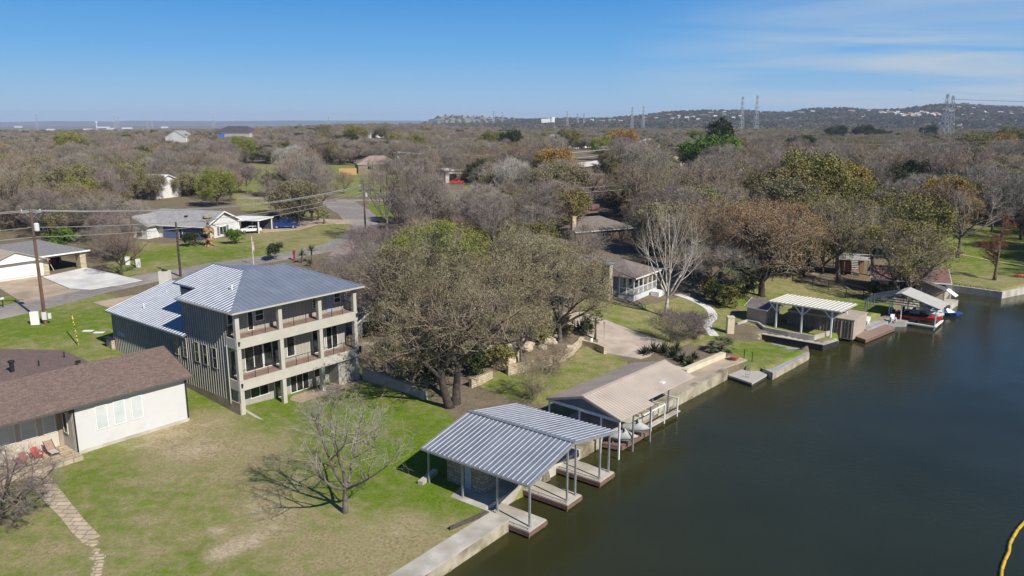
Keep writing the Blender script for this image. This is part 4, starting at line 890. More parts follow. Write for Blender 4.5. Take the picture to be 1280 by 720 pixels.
solo('seawall',MB().prism(lsp((22,1.45),(40.45,.05),(41.0,.1),(41.0,.75),(22,2.2)),-1.5,1.22),WALLST,'tall stained seawall running on from the brown boathouse','seawall')
solo('shore_walk',MB().prism(lsp((22,2.2),(41.,.75),(46.2,-.3),(46.4,2.1),(36,3.1),(22,4.4)),.2,1.18),mat('tan_concrete',(.44,.36,.27),(.36,.29,.22),scale=.7,rough=.9,detail=7,c3=(.3,.25,.19),s3=.3),'tan concrete walk between the tall seawall and the cream bench wall','walkway')
solo('bench_wall',MB().prism(lsp((36.8,3.1),(45.2,2.1),(45.3,2.75),(36.9,3.75)),.6,1.75),CREAM,'low cream masonry bench wall beside the clump of agaves','wall')
solo('bench_wall',MB().prism(lsp((36.2,3.0),(36.8,3.0),(37.0,5.2),(36.4,5.2)),.6,1.75),CREAM,'short cream return wall at the lawn end of the bench wall','wall')
fd=deckbox('floating_dock',[P(910,468.5,.5),P(938,457.5,.5),P(964,465,.5),P(940,479,.5)],-.1,.5,mat('pale_planks',(.46,.43,.38),(.37,.34,.30),scale=3,stretch=(.3,5,1)),mat('black_floats',(.03,.03,.03),(.05,.05,.05),scale=3),'square floating dock moored at the tall seawall','dock',t=.2)
ladder(*P(934,472,.5),.55,R(-40),'small bright ladder on the floating dock')
deckbox('concrete_pier',[P(950,459,.9),P(966,466,.9),P(1012,441,.9),P(1008,436.5,.9),P(991,434,.9),P(962,428,.9),P(957,432,.9),P(988,440,.9)],-1.4,.9,CONCG,WALLST,'angular grey concrete pier around the small lakeside lawn','pier')
deckbox('mooring_ledge',[P(950,417,.9),P(1029,431,.9),P(1048,425,.9),P(1040,420,.9),P(952,408,.9)],-1.4,.9,CONC,BLACK,'long concrete ledge above the narrow boat channel','ledge')  # black sides paint the shade on the undercut ledge face
solo('landing',MB().prism([P(912,419,.98),P(950,426,.98),P(952,409,.98),P(945,402,.98),P(922,404,.98)],.2,1.0),mat('worn_paving',(.44,.38,.32),(.34,.29,.25),scale=.6,detail=8),'worn pale paving beside the cream pillar','paving')
pw=MB(); pts=[(921,404),(934,400),(948,403),(956,409),(986,415),(1017,420),(1037,414)]
for (a_,b_) in zip(pts[:-1],pts[1:]):
    A_,B_=P(*a_,1.5),P(*b_,1.5); pw.bar((*A_,1.15),(*B_,1.15),.28,.8)
solo('planter_wall',pw,CONC,'stepped pale retaining wall between the grassy strip and the mooring ledge','wall')
solo('stone_pillar',MB().box(-.45,.45,-.45,.45,0,2.4).box(-.5,.5,-.5,.5,2.4,2.5),CREAM,'tall cream pillar at the end of the planter wall','pillar').location=(*P(912,418,1.),1.0)
solo('planter_pot',MB().tube([(0,0,0),(0,0,.25),(0,0,.45),(0,0,.5)],[.3,.45,.55,.6],12),mat('terracotta',(.38,.16,.09),(.3,.12,.07),scale=3),'terracotta bowl on the tan shore walk','pot').location=(*P(918,450,1.2),1.18)
for i,(a_,b_,lb) in enumerate(((930,448,'thin dark post at the corner of the small lawn nearer the terracotta bowl'),(940,452,'thin dark post nearer the floating dock'))):
    solo('lawn_post',MB().cyl(0,0,0,1.1,.05,8).cyl(0,0,1.1,1.16,.07,8),METAL,lb,'post').location=(*P(a_,b_,1.),1.0)
# ------------------------------------------------------------------ generic small building
def gbuild(name,label,A,B,depth,z0,ze,zr,mw,mr,cat='house',over=.45,ridge='U',hip=0,wins=(),doors=(),base=None,group=None,chim=None,gl=None,t=.14,gm=None,z0b=None):
    """A->B is the wall nearest the camera, left to right; U along it, V away. ridge U / V"""
    dx,dy=B[0]-A[0],B[1]-A[1]; L_=math.hypot(dx,dy); rot=math.atan2(dy,dx)
    h=thing(name,label,cat,(A[0],A[1],z0),rot,group,absz=True); W=depth; o=over
    w=MB(); zb=z0-1.5; w.box(0,L_,0,W,zb,ze)
    if ridge=='U' and not hip:
        for u0,u1 in ((0,.15),(L_-.15,L_)): w.add([(u0,0,ze-.02),(u0,W,ze-.02),(u0,W/2,zr-.2),(u1,0,ze-.02),(u1,W,ze-.02),(u1,W/2,zr-.2)],[(0,2,1),(3,4,5),(0,1,4,3),(1,2,5,4),(2,0,3,5)])
    if ridge=='V' and not hip:
        for v0,v1 in ((0,.15),(W-.15,W)): w.add([(0,v0,ze-.02),(L_,v0,ze-.02),(L_/2,v0,zr-.2),(0,v1,ze-.02),(L_,v1,ze-.02),(L_/2,v1,zr-.2)],[(0,1,2),(5,4,3),(0,3,4,1),(1,4,5,2),(2,5,3,0)])
    w.build('wall',mw,h)
    r=MB(); k=(zr-ze)/((W if ridge=='U' else L_)/2); zo=ze-k*o
    if ridge=='U':
        hh=hip*(W/2+o); a=(-o+hh,W/2,zr); b=(L_+o-hh,W/2,zr); c=[(-o,-o,zo),(L_+o,-o,zo),(L_+o,W+o,zo),(-o,W+o,zo)]
        r.slab([c[0],c[1],b,a],t); r.slab([c[2],c[3],a,b],t)
        if hip: r.slab([c[1],c[2],b],t); r.slab([c[3],c[0],a],t)
    else:
        hh=hip*(L_/2+o); a=(L_/2,-o+hh,zr); b=(L_/2,W+o-hh,zr); c=[(-o,-o,zo),(L_+o,-o,zo),(L_+o,W+o,zo),(-o,W+o,zo)]
        r.slab([c[3],c[0],a,b],t); r.slab([c[1],c[2],b,a],t)
        if hip: r.slab([c[0],c[1],a],t); r.slab([c[2],c[3],b],t)
    ro=r.build('roof',mr,h)
    f=MB(); f.box(-o-.03,L_+o+.03,-o-.05,-o,zo-t-.03,zo-.01)
    if ridge=='U' and not hip:
        for u in (-o-.03,L_+o+.03): f.bar((u,-o,zo-.1),(u,W/2,zr-.1),.05,.2); f.bar((u,W+o,zo-.1),(u,W/2,zr-.1),.05,.2)
    elif ridge=='V' and not hip:
        f=MB(); f.bar((-o,-o-.03,zo-.1),(L_/2,-o-.03,zr-.1),.05,.2); f.bar((L_+o,-o-.03,zo-.1),(L_/2,-o-.03,zr-.1),.05,.2)
    else: f.box(L_+o,L_+o+.05,-o,W+o,zo-t-.03,zo-.01)
    f.build('fascia',TRIMW,ro)
    for q in wins:
        face,u0,u1,a,b=q[:5]; m_=q[5] if len(q)>5 else 0
        fr={'F':((0,0),(1,0),(0,-1)),'R':((L_,0),(0,1),(1,0)),'L':((0,0),(0,1),(-1,0))}[face]; win(h,*fr,u0,u1,a,b,mull=m_,glass=gl)
    for q in doors:
        face,u0,u1,a,b,m_=q; fr={'F':((0,0),(1,0),(0,-1)),'R':((L_,0),(0,1),(1,0)),'L':((0,0),(0,1),(-1,0))}[face]
        MB().wbox(*fr,u0,u1,0,.06,a,b).build('door' if u1-u0<1.6 else 'garage_door',m_,h)
    for q in (chim or []):
        cx,cy,w_,d_,zt,mm_,zb_=q; c=MB(); c.box(cx,cx+w_,cy,cy+d_,zb_,zt); c.box(cx-.06,cx+w_+.06,cy-.06,cy+d_+.06,zt,zt+.12); c.build('chimney',mm_,h)
    h['_L']=L_; return h
def seg(A,ang,L_): return (A[0]+L_*math.cos(ang),A[1]+L_*math.sin(ang))
# shed, pavilion, curtained store
K=P(957,403,1.5); S0=(K[0]-3.0*math.cos(R(-48)),K[1]-3.0*math.sin(R(-48)))
gbuild('garden_shed','small tan shed with a grey shingle roof beside the lakeside pavilion',S0,K,3.6,1.35,3.5,4.35,TANW,SHBX if 0 else SHTN,cat='shed',over=.3,ridge='U',wins=(),doors=(('R',.6,1.5,1.4,3.2,WOODL),))
def pavilion():
    x,y=P(1038,420,1.2); h=thing('pavilion','open pavilion with a pale ribbed metal roof on white braced posts','pavilion',(x,y,.9),R(50),absz=True)
    a=[(-.3,-1.2,4.75),(6.8,-1.2,4.5),(6.8,8.6,4.5),(-.3,8.6,4.75)]; ro=MB().slab(a,.12).build('roof',mat('pale_metal_roof',(.60,.58,.50),(.50,.48,.41),scale=1.5,rough=.5,metal=.2),h)
    MB().ribs(a,(1,0,-.03),.55,.14,.06,.06).build('ribs',mat('pale_ribs',(.72,.70,.62),(.64,.62,.55),scale=1,rough=.5),ro)
    for v in (0.,3.9,7.4):
        for u in (0.,6.2):
            p=MB(); p.bar((u,v,.3),(u,v,4.6),.2); p.bar((u,v,3.4),(u,v+1.1,4.55),.12); p.bar((u,v,3.4),(u,v-1.1,4.55),.12); p.build('post',TRIMW,h)
    MB().bar((0,-1.,4.6),(0,8.4,4.6),.14,.2).build('beam',TRIMW,h)
    # curtained store beneath
    s=thing('boat_store','tan boxy store with hanging curtains under the pavilion at the water','store',(x+2.9*math.cos(R(50)),y+2.9*math.sin(R(50)),.3),R(50),absz=True)
    MB().box(0,5.8,-2.0,6.9,.35,3.0).build('wall',TANW,s); MB().box(-.08,5.9,-2.1,7.,3.0,3.12).build('roof',mat('tan_flat_roof',(.42,.36,.30),(.35,.30,.25),scale=1),s)
    for k in range(2):
        c=MB(); y0=-1.9+k*4.4; n=34; pts=[(-.12-.05*math.sin(i*1.7)-.03*math.sin(i*.6),y0+4.2*i/n) for i in range(n+1)]
        c.add([(px_,py_,.5) for px_,py_ in pts]+[(px_*.9,py_,2.85) for px_,py_ in pts],[(i,i+1,n+2+i,n+1+i) for i in range(n)]); c.build('curtain',mat('brown_curtain',(.24,.19,.17),(.12,.095,.085),scale=1.5,rough=.95,stretch=(1,5,.3)),s)
pavilion()
deckbox('timber_dock',[P(1066,419,.6),P(1082,424.5,.6),P(1119,409,.6),P(1105,404.5,.6)],.1,.6,mat('brown_deck',(.30,.21,.17),(.22,.155,.125),scale=3,stretch=(1,5,1)),REDWOOD,'low brown timber dock between the pavilion and the gabled boat shelter','dock')
solo('dock_walk',MB().prism([P(1073,411,.8),P(1084,412,.8),P(1118,399,.8),P(1106,395,.8)],-.5,.82),CONCG,'pale grey dock walk behind the brown timber dock','walkway')
solo('dock_box',MB().prism([P(1073,405,.8),P(1084,407,.8),P(1088,401,.8),P(1078,399,.8)],.8,1.4),TRIMW,'white dock box beside the curtained store','box')
def boathouse3():
    K=P(1166,407,.5); h=thing('boat_shelter','open gabled boat shelter with a pale roof and grey trusses over a red boat','boat shelter',(K[0],K[1],.4),R(50),absz=True)
    e=3.1;t=4.75; rm=mat('pale_shelter_roof',(.52,.51,.46),(.45,.44,.40),scale=1,rough=.6)
    a=[(-.6,-.9,e),(4.6,-.9,e),(4.6,4.4,t),(-.6,4.4,t)]; b=[(-.6,4.4,t),(4.6,4.4,t),(4.6,9.4,e),(3.2,9.4,e),(3.2,4.9,t-.15),(-.6,4.9,t-.15)]
    m=MB(); m.slab(a,.1); m.slab([(-.6,4.4,t),(4.6,4.4,t),(4.6,5.2,t-.25),(-.6,5.2,t-.25)],.1); ro=m.build('roof',rm,h); MB().ribs(a,(0,1,.31),.5,.06,.04).build('ribs',rm,ro)
    g=mat('grey_truss',(.20,.225,.27),(.15,.17,.2),scale=3)
    for u in (-.5,1.1,2.8,4.4):
        q=MB(); q.bar((u,-.8,e-.1),(u,4.4,t-.15),.1,.14); q.bar((u,4.4,t-.15),(u,9.4,e-.1),.1,.14); q.bar((u,-.6,e-.15),(u,9.2,e-.15),.1,.14); q.bar((u,2.,e-.1),(u,4.4,t-.2),.07); q.bar((u,6.8,e-.1),(u,4.4,t-.2),.07); q.bar((u,4.4,e-.1),(u,4.4,t-.2),.07); q.build('truss',g,h)
    for u,v in ((-.4,-.3),(4.2,-.3),(-.4,4.2),(-.4,9.2),(1.,9.2),(2.4,9.2),(4.3,9.2),(4.3,4.4),(1.2,6.2),(2.6,6.2)): MB().bar((u,v,-1.2),(u,v,e-.1),.14).build('post',TRIMW if v<9 else STEEL,h)
    f=MB(); f.box(-.6,4.4,-.5,-.2,.35,.55); f.box(-.6,-.3,-.2,4.,.35,.55); f.box(4.1,4.4,-.2,4.,.35,.55); f.build('slip_frame',TRIMW,h)
    # boats
    def boat(u,v,z,L_,w,m1,m2,label,rot,kind='motor_boat'):
        x=K[0]+u*math.cos(R(50))-v*math.sin(R(50)); y=K[1]+u*math.sin(R(50))+v*math.cos(R(50))
        bt=thing(kind,label,'boat',(x,y,z),R(50)+rot); st=[(-.5,.42,.0,.45),(-.25,.5,-.05,.45),(.1,.5,-.05,.5),(.35,.36,.0,.58),(.5,.03,.25,.68)]
        hm=MB(); vs=[]; 
        for a_,ww,zb,zt in st: vs+=[(a_*L_,0,zb),(a_*L_,-ww*w*.75,zb+.15),(a_*L_,-ww*w,zt),(a_*L_,ww*w,zt),(a_*L_,ww*w*.75,zb+.15)]
        k=5; fs=[(i*k+j,i*k+(j+1)%k,(i+1)*k+(j+1)%k,(i+1)*k+j) for i in range(4) for j in range(k)]+[(4,3,2,1,0),(20,21,22,23,24)]
        hm.add(vs,fs); hm.build('hull',m1,bt)
        d=MB(); d.box(-L_*.46,L_*.1,-w*.38,w*.38,.46,.52); d.add([(L_*.1,-w*.4,.5),(L_*.1,w*.4,.5),(L_*.02,w*.33,.95),(L_*.02,-w*.33,.95),(L_*.3,0,.56)],[(0,1,2,3),(0,3,4),(3,2,4),(2,1,4)]); d.box(-L_*.3,-L_*.22,-w*.36,w*.36,.52,.85); d.build('cockpit',m2,bt); 
        MB().box(-L_*.56,-L_*.5,-.15,.15,.1,.95).build('outboard',BLACK,bt); return bt
    boat(1.2,2.2,.9,6.2,2.2,RED,BLACK,'red motor boat lifted under the gabled boat shelter',R(-85))
    bb_=boat(5.6,-1.2,.1,4.4,2.0,mat('blue_hull',(.03,.13,.45),(.02,.09,.33),scale=2,rough=.35),TRIMW,'blue and white motor boat moored beyond the boat shelter',R(-88)); bb_.location=(*P(1182,392,.2),.05)
    boat(3.6,2.0,1.0,5.2,2.,TRIMW,COVER,'white motor boat beside the red boat under the shelter',R(-85))
    x=K[0]-.2*math.cos(R(50))-5.4*math.sin(R(50)); y=K[1]-.2*math.sin(R(50))+5.4*math.cos(R(50))
    solo('dock_chair',MB().box(-.3,.3,-.3,.3,.38,.44).box(-.3,.3,.24,.3,.44,1.0).box(-.36,-.3,-.3,.3,0,.62).box(.3,.36,-.3,.3,0,.62),TRIMW,'white chair on the dock by the boat shelter','chair').location=(*P(1116,402,.8),.85)
    deckbox('shelter_deck',[P(1108,402,.8),P(1132,402,.8),P(1150,392,.8),P(1130,386,.8)],-.4,.75,TANW,CONCG,'tan landing deck at the back of the boat shelter','deck')
boathouse3()
# boat shelter further on
K=P(1188,384,.6); 
def bh4():
    h=thing('boathouse','distant dark boathouse with a small white gabled porch','boathouse',(K[0],K[1],.3),R(48),absz=True)
    MB().prism([(0,0),(5,0),(5,8),(0,8)],-1,.9).build('dock',CONC,h)
    MB().slab([(0.2,1,3.0),(5,1,3.0),(5,4.5,4.2),(0.2,4.5,4.2)],.12).slab([(0.2,4.5,4.2),(5,4.5,4.2),(5,8,3.0),(0.2,8,3.0)],.12).build('roof',SHDK,h)
    for u,v in ((.4,1.2),(4.8,1.2),(.4,7.8),(4.8,7.8),(.4,4.5)): MB().bar((u,v,.9),(u,v,3.),.14).build('post',TRIMW,h)
    MB().slab([(-.4,-.6,2.4),(1.4,-.6,2.4),(1.4,.8,3.3),(-.4,.8,3.3)],.08).slab([(-.4,.8,3.3),(1.4,.8,3.3),(1.4,2.2,2.4),(-.4,2.2,2.4)],.08).build('porch_roof',TRIMW,h)
bh4()
A=P(1093,361,2.); B=P(1180,373,1.2)
gbuild('boathouse','long low tan boathouse with a reddish shingle roof behind the leaning oak',A,B,6.5,1.3,4.1,5.5,BRICKT,SHRD,cat='boathouse',over=.7,doors=(('F',2.,6.,1.5,3.6,BLACK),))
def deckhouse():
    A=P(1044,338,3.); B=P(1086,340,3.); L_=math.hypot(B[0]-A[0],B[1]-A[1]); h=thing('raised_deck','raised timber deck with white rails and a stair among the oaks','deck',(A[0],A[1],2.6),math.atan2(B[1]-A[1],B[0]-A[0]),absz=True)
    MB().box(0,L_,0,5,5.0,5.25).build('deck',mat('pale_deck',(.50,.50,.48),(.4,.4,.38),scale=2),h)
    for u in np.linspace(.2,L_-.2,5):
        for v in (.2,4.8): MB().bar((u,v,2.),(u,v,6.1),.12).build('post',mat('reddish_post',(.28,.14,.08),(.2,.1,.06),scale=3),h)
    MB().bar((0,0,6.1),(L_,0,6.1),.08).bar((0,0,5.6),(L_,0,5.6),.05).build('railing',TRIMW,h)
    s=MB()
    for k in range(9): s.box(L_*.45,L_*.45+1.1,-.3-k*.27,-.05-k*.27,4.8-k*.27,4.85-k*.27)
    s.build('stair',TRIMW,h); MB().box(.5,L_*.9,2.5,4.8,2.4,4.9).build('store_wall',mat('brown_boards',(.28,.15,.08),(.2,.11,.06),scale=2),h)
deckhouse()
solo('seawall',MB().prism([P(1186,357,1.),P(1253,366,1.),P(1253.5,363.5,1.),P(1187,354.5,1.)],-1.5,1.15),CONC,'pale seawall along the near edge of the green point of land','seawall')
solo('seawall',MB().prism([P(1253,366,1.),P(1300,357,1.),P(1400,350,1.),P(1400,347.5,1.),P(1300,354,1.),P(1253.5,363,1.)],-1.5,1.17),CONC,'pale seawall running off the right edge past the green point','seawall')
solo('seawall',MB().prism([P(1050,419,.7),P(1108,400,.7),P(1130,391,.7),P(1151,377.5,.7),P(1184,367,.7),P(1191,357.5,.7),P(1187,355,.7),P(1180,364,.7),P(1147,374,.7),P(1126,388,.7),P(1104,397,.7),P(1048,415,.7)],-1.5,.95),WALLST,'dark seawall behind the boat shelters','seawall')
kay=MB(); kay.tube([(-1.6,0,.2),(-1.1,0,.2),(0,0,.2),(1.1,0,.2),(1.6,0,.25)],[.03,.26,.34,.26,.03],8); solo('kayak',kay,mat('orange_red',(.6,.10,.03),(.5,.08,.03),scale=2,rough=.4),'orange red kayak lying on the grass at the right edge','kayak',smooth=True).location=(*P(1277,345,1.6),1.35)
# house 3 (porch house behind the sycamore)
def house3():
    K=P(792,377,2.6); ang=R(54.5)
    h=thing('porch_house','old house with weathered shingle roof and a white lattice porch behind the pale sycamore','house',(K[0],K[1],2.4),ang,absz=True)
    MB().box(0,8.,2.6,13,1.5,6.2).build('wall',mat('grey_boards',(.30,.31,.32),(.24,.25,.26),scale=1),h)
    # porch
    f=MB(); f.box(0,8,0,2.6,1.5,3.5); f.build('porch_skirt',mat('grey_lattice',(.62,.64,.66),(.48,.5,.52),scale=6),h)
    MB().box(-.05,8.05,-.05,2.65,3.5,3.62).build('porch_floor',CONCG,h)
    for u in np.linspace(.1,7.9,6): MB().bar((u,.1,3.6),(u,.1,6.2),.16).build('post',TRIMW,h)
    for v in (1.3,2.5): MB().bar((.1,v,3.6),(.1,v,6.2),.14).build('post',TRIMW,h)
    r=MB(); r.bar((0,.1,4.5),(8,.1,4.5),.08); r.bar((.1,.1,4.5),(.1,2.6,4.5),.08)
    for k in range(40): r.bar((.1+k*.2,.1,3.6),(.1+k*.2,.1,4.5),.03)
    r.build('railing',TRIMW,h)
    for u in (1.2,3.2,5.4): win(h,(0,2.6),(1,0),(0,-1),u,u+1.2,4.,5.9)
    o=.5; e=6.25; t=8.1
    fr=[(-o,-o,e),(8.5,-o,e),(8.5,6.5,t),(-o,6.5,t)]; bk=[(-o,6.5,t),(8.5,6.5,t),(8.5,13.5,e),(-o,13.5,e)]
    # hip toward the left: ridge along V
    R1=[(-o,-o,e),(8.5,-o,e),(4,4.,t)]; 
    m=MB(); m.slab(R1,.14); m.slab([(8.5,-o,e),(8.5,14,e),(4,14,t),(4,4,t)],.14); m.slab([(-o,14,e),(-o,-o,e),(4,4,t),(4,14,t)],.14); ro=m.build('roof',SHTN,h)
    MB().bar((-o,-o-.02,e-.08),(8.5,-o-.02,e-.08),.05,.2).build('fascia',TRIMW,ro)
    c=MB(); c.box(-2.1,-.9,3.1,4.1,1.8,8.2); c.build('chimney',STONEW,h); MB().box(-2.6,-.4,2.9,4.3,8.2,8.32).build('chimney_cap',mat('slate_cap',(.25,.30,.38),(.2,.24,.3),scale=2),h)
    v=MB(); v.cyl(3.,9,7.8,8.7,.09,8); v.cyl(3.,9,8.6,8.8,.16,8); v.build('flue',STEEL,ro)
    b=MB().box(5.2,7.2,-1.7,-.3,1.8,3.3); b.build('lean_to',TRIMW,h)
    x,y=P(722,290,6.0)
    gbuild('hidden_house','long brown shingle roofed house behind the porch house','house' and P(720,306,3.6),P(790,300,3.6),12,3.4,6.6,8.6,mat('brown_walls',(.22,.17,.13),(.17,.13,.1),scale=1),SHTN,over=.6,hip=.8,chim=[(-.3,1.,.9,.9,9.4,STONEW,3.)])
house3()
solo('brick_shed_roof',MB().slab([(*P(728,262,6.5),6.2),(*P(744,260,6.5),6.2),(*P(748,266,6.5),6.9),(*P(732,268,6.5),6.9)],.3).box(*sorted((P(736,266,4)[0],P(736,266,4)[0]+3)),*sorted((P(736,266,4)[1],P(736,266,4)[1]+3)),3.5,6.2),SHRD,'small red brick outbuilding deep in the trees behind the brown roof','outbuilding')
# grey cottage hidden by the oaks
gbuild('grey_cottage','grey cottage with a dark porch hidden behind the big oaks',P(448,426,2.6),P(505,418,2.6),9,2.6,5.2,7.4,mat('grey_render',(.27,.27,.26),(.21,.21,.2),scale=1),SHTN,over=.5,ridge='V',doors=(('F',.6,3.8,2.6,4.9,BLACK),))  # black door panel paints the shade of the open porch
gbuild('brown_cottage','low house with a brownish pink roof glimpsed through the big oak crowns',P(545,400,3.4),P(640,380,3.6),9,3.4,5.8,7.6,mat('pale_render',(.50,.46,.40),(.42,.38,.33),scale=1),mat('pink_brown_roof',(.26,.205,.19),(.2,.155,.145),scale=2),over=.5,wins=(('F',2,3.5,4.,5.3),('F',6,7.5,4.,5.3)))
solo('stone_bench_wall',MB().prism([P(452,441,2.2),P(478,441,2.2),P(479,437,2.2),P(453,437,2.2)],1.,3.1),STONED,'short field stone wall beside the balcony house','wall')
rw=MB(); 
A_,B_,C_=P(453,474,1.2),P(512,492,1.2),P(531,500,1.2)
rw.prism([A_,B_,C_,(C_[0]+.25,C_[1]+.3),(B_[0]+.2,B_[1]+.35),(A_[0]+.2,A_[1]+.35)],.5,[2.35,2.15,1.95,1.95,2.15,2.35]); ro_=solo('retaining_wall',rw,mat('grey_stucco',(.36,.35,.33),(.27,.26,.25),scale=1,detail=6),'grey retaining wall with a pale cap running from the balcony house towards the big oak','wall')
def polywall(name,label,pts,z0,h_,w_,m,zs=None):
    m_=MB(); P_=[P(a_,b_,z0) for a_,b_ in pts]; n=len(P_); L1,L2=[],[]
    for i,p in enumerate(P_):
        a_=Vector(P_[max(i-1,0)]);b_=Vector(P_[min(i+1,n-1)]); d=(b_-a_).normalized(); nn=Vector((-d.y,d.x))*w_/2; L1.append((p[0]+nn.x,p[1]+nn.y)); L2.append((p[0]-nn.x,p[1]-nn.y))
    zt=[(zs[i] if zs else z0+h_) for i in range(n)]
    return solo(name,m_.prism(L1+L2[::-1],z0-1.,zt+zt[::-1]),m,label,'wall')
polywall('stone_wall','curved dry stone wall edging the lawn below the driveway',[(634,464),(648,461.5),(668,457),(695,450),(714,441),(724,432),(728,427)],1.9,.65,.5,STONEW)
polywall('garden_wall','cream garden wall glimpsed behind the big oak trunks',[(609,450),(630,449),(648,445)],2.5,1.7,.3,CREAM)
polywall('stone_wall','short low stone wall just right of the twin trunked oak',[(588,481),(600,477),(614,471)],1.6,.7,.4,STONEW)
polywall('log_edging','line of pale boulders edging the drive near the small palm',[(728,428),(740,431),(748,433),(757,437)],2.1,.35,.5,STONEW)
# rocks in the terrace garden
random.seed(11)
rkm=mat('pale_rock',(.55,.48,.36),(.40,.34,.25),scale=2,rough=.95,bump=.5)
for i in range(16):
    px_,py_=random.uniform(655,712),random.uniform(414,440); x,y,z=G(px_,py_); r_=random.uniform(.4,.9); m_=MB()
    bmv=[]; me_=[]
    import bmesh
    b_=bmesh.new(); bmesh.ops.create_icosphere(b_,subdivisions=2,radius=r_); vs=[tuple(v.co*(1+.35*mnoise.noise(v.co*1.8/r_+Vector((i*7,0,0))))) for v in b_.verts]; fs=[tuple(v.index for v in f.verts) for f in b_.faces]; b_.free()
    m_.add([(a,b,c*.65) for a,b,c in vs],fs); o=solo('boulder',m_,rkm,'pale limestone boulder in the terrace garden between the oaks and the driveway','boulder',group='boulders of the terrace garden'); o.location=(x,y,z-.15)
# ------------------------------------------------------------------ across the road
def house2():
    A=P(205,297,5.1);B=P(258,300,5.1); ang=math.atan2(B[1]-A[1],B[0]-A[0]); blue=mat('blue_grey_wall',(.10,.13,.26),(.075,.10,.20),scale=.5,rough=.8)
    L_=math.hypot(B[0]-A[0],B[1]-A[1]); A2=seg(A,ang,-9.5)
    gbuild('grey_roof_house','white house with a wide grey shingle roof and a blue front wall across the road','house',) if 0 else None
    h=thing('grey_roof_house','white house with a wide grey shingle roof and a blue front wall across the road','house',(A[0],A[1],5.),ang,absz=True)
    white=mat('white_brick',(.66,.66,.65),(.56,.56,.55),scale=2,rough=.85)
    MB().box(0,L_-.1,0,1,4,8.).build('front_wall',blue,h,label='dull blue front wall'); MB().box(-9,L_,.3,11,4,8.).add([(L_,0.3,7.95),(L_,11,7.95),(L_,5.5,10.1),(L_-.2,0.3,7.95),(L_-.2,11,7.95),(L_-.2,5.5,10.1)],[(0,1,2),(5,4,3)]).build('wall',white,h)
    MB().box(-9,-1.5,-3.,.3,4,8.).add([(-9,-3,7.95),(-1.5,-3,7.95),(-5.2,-3,9.6),(-9,-2.8,7.95),(-1.5,-2.8,7.95),(-5.2,-2.8,9.6)],[(0,1,2),(5,4,3)]).build('wing_wall',white,h)
    e=7.85;t=10.5
    m=MB(); m.slab([(-9.6,-.6,e),(L_+.6,-.6,e),(L_+.6,5.5,t),(-5,5.5,t)],.15); m.slab([(-5,5.5,t),(L_+.6,5.5,t),(L_+.6,11.6,e),(-9.6,11.6,e)],.15); m.slab([(-9.6,11.6,e),(-9.6,-.6,e),(-5,5.5,t)],.15)
    m.slab([(-9.6,-3.5,e),(-5.2,-3.5,9.8),(-5.2,4,9.8),(-9.6,4,e)],.15); m.slab([(-5.2,-3.5,9.8),(-.9,-3.5,e),(-.9,4,e),(-5.2,4,9.8)],.15); ro=m.build('roof',SHGR,h)
    f=MB(); f.box(-.9,L_+.6,-.66,-.6,e-.2,e); f.bar((L_+.63,-.6,e-.1),(L_+.63,5.5,t-.1),.06,.25); f.bar((L_+.63,11.6,e-.1),(L_+.63,5.5,t-.1),.06,.25); f.build('fascia',TRIMW,ro)
    f=MB(); f.bar((-9.6,-3.55,e-.1),(-5.2,-3.55,9.7),.06,.25); f.bar((-.9,-3.55,e-.1),(-5.2,-3.55,9.7),.06,.25); f.build('bargeboard',mat('mauve_trim',(.20,.17,.20),(.16,.14,.16),scale=2),ro)
    MB().box(-6.6,-5.2,-3.9,-3.,4,9.2).build('chimney',STONEW,h)
    win(h,(L_,0),(0,1),(1,0),4.2,6.4,5.6,7.3,mull=1)
    for v in (3.5,6.5): MB().wbox((L_,0),(0,1),(1,0),v,v+.6,0,.06,5.5,7.4).build('shutter',mat('grey_shutter',(.16,.18,.2),(.12,.14,.15),scale=3),h)
    win(h,(0,0),(1,0),(0,-1),4.,4.9,5.1,7.2); win(h,(-9,-3),(1,0),(0,-1),4.8,6.3,5.6,7.2)
    MB().add([(L_+.01,4.8,8.9),(L_+.01,6.2,8.9),(L_+.01,5.5,9.6)],[(0,1,2)]) 
    MB().box(3.5,4.1,2.5,3.0,9.2,9.6).build('vent',METAL,ro)
    # carport
    c=thing('carport','flat white carport beside the grey roofed house','carport',(*P(299,291,5.2),5.2),ang+R(8),absz=True)
    MB().box(-3,5.0,-.3,6.5,7.9,8.15).build('roof',TRIMW,c)
    for u,v in ((0,0),(4.7,0),(4.7,6),(0,6)): MB().bar((u,v,4.8),(u,v,7.9),.22).build('post',TRIMW,c)
    MB().box(-2.8,4.9,6,6.3,5,7.8).build('back_wall',mat('blue_grey_dark',(.06,.07,.11),(.04,.05,.08),scale=1),c)
house2()
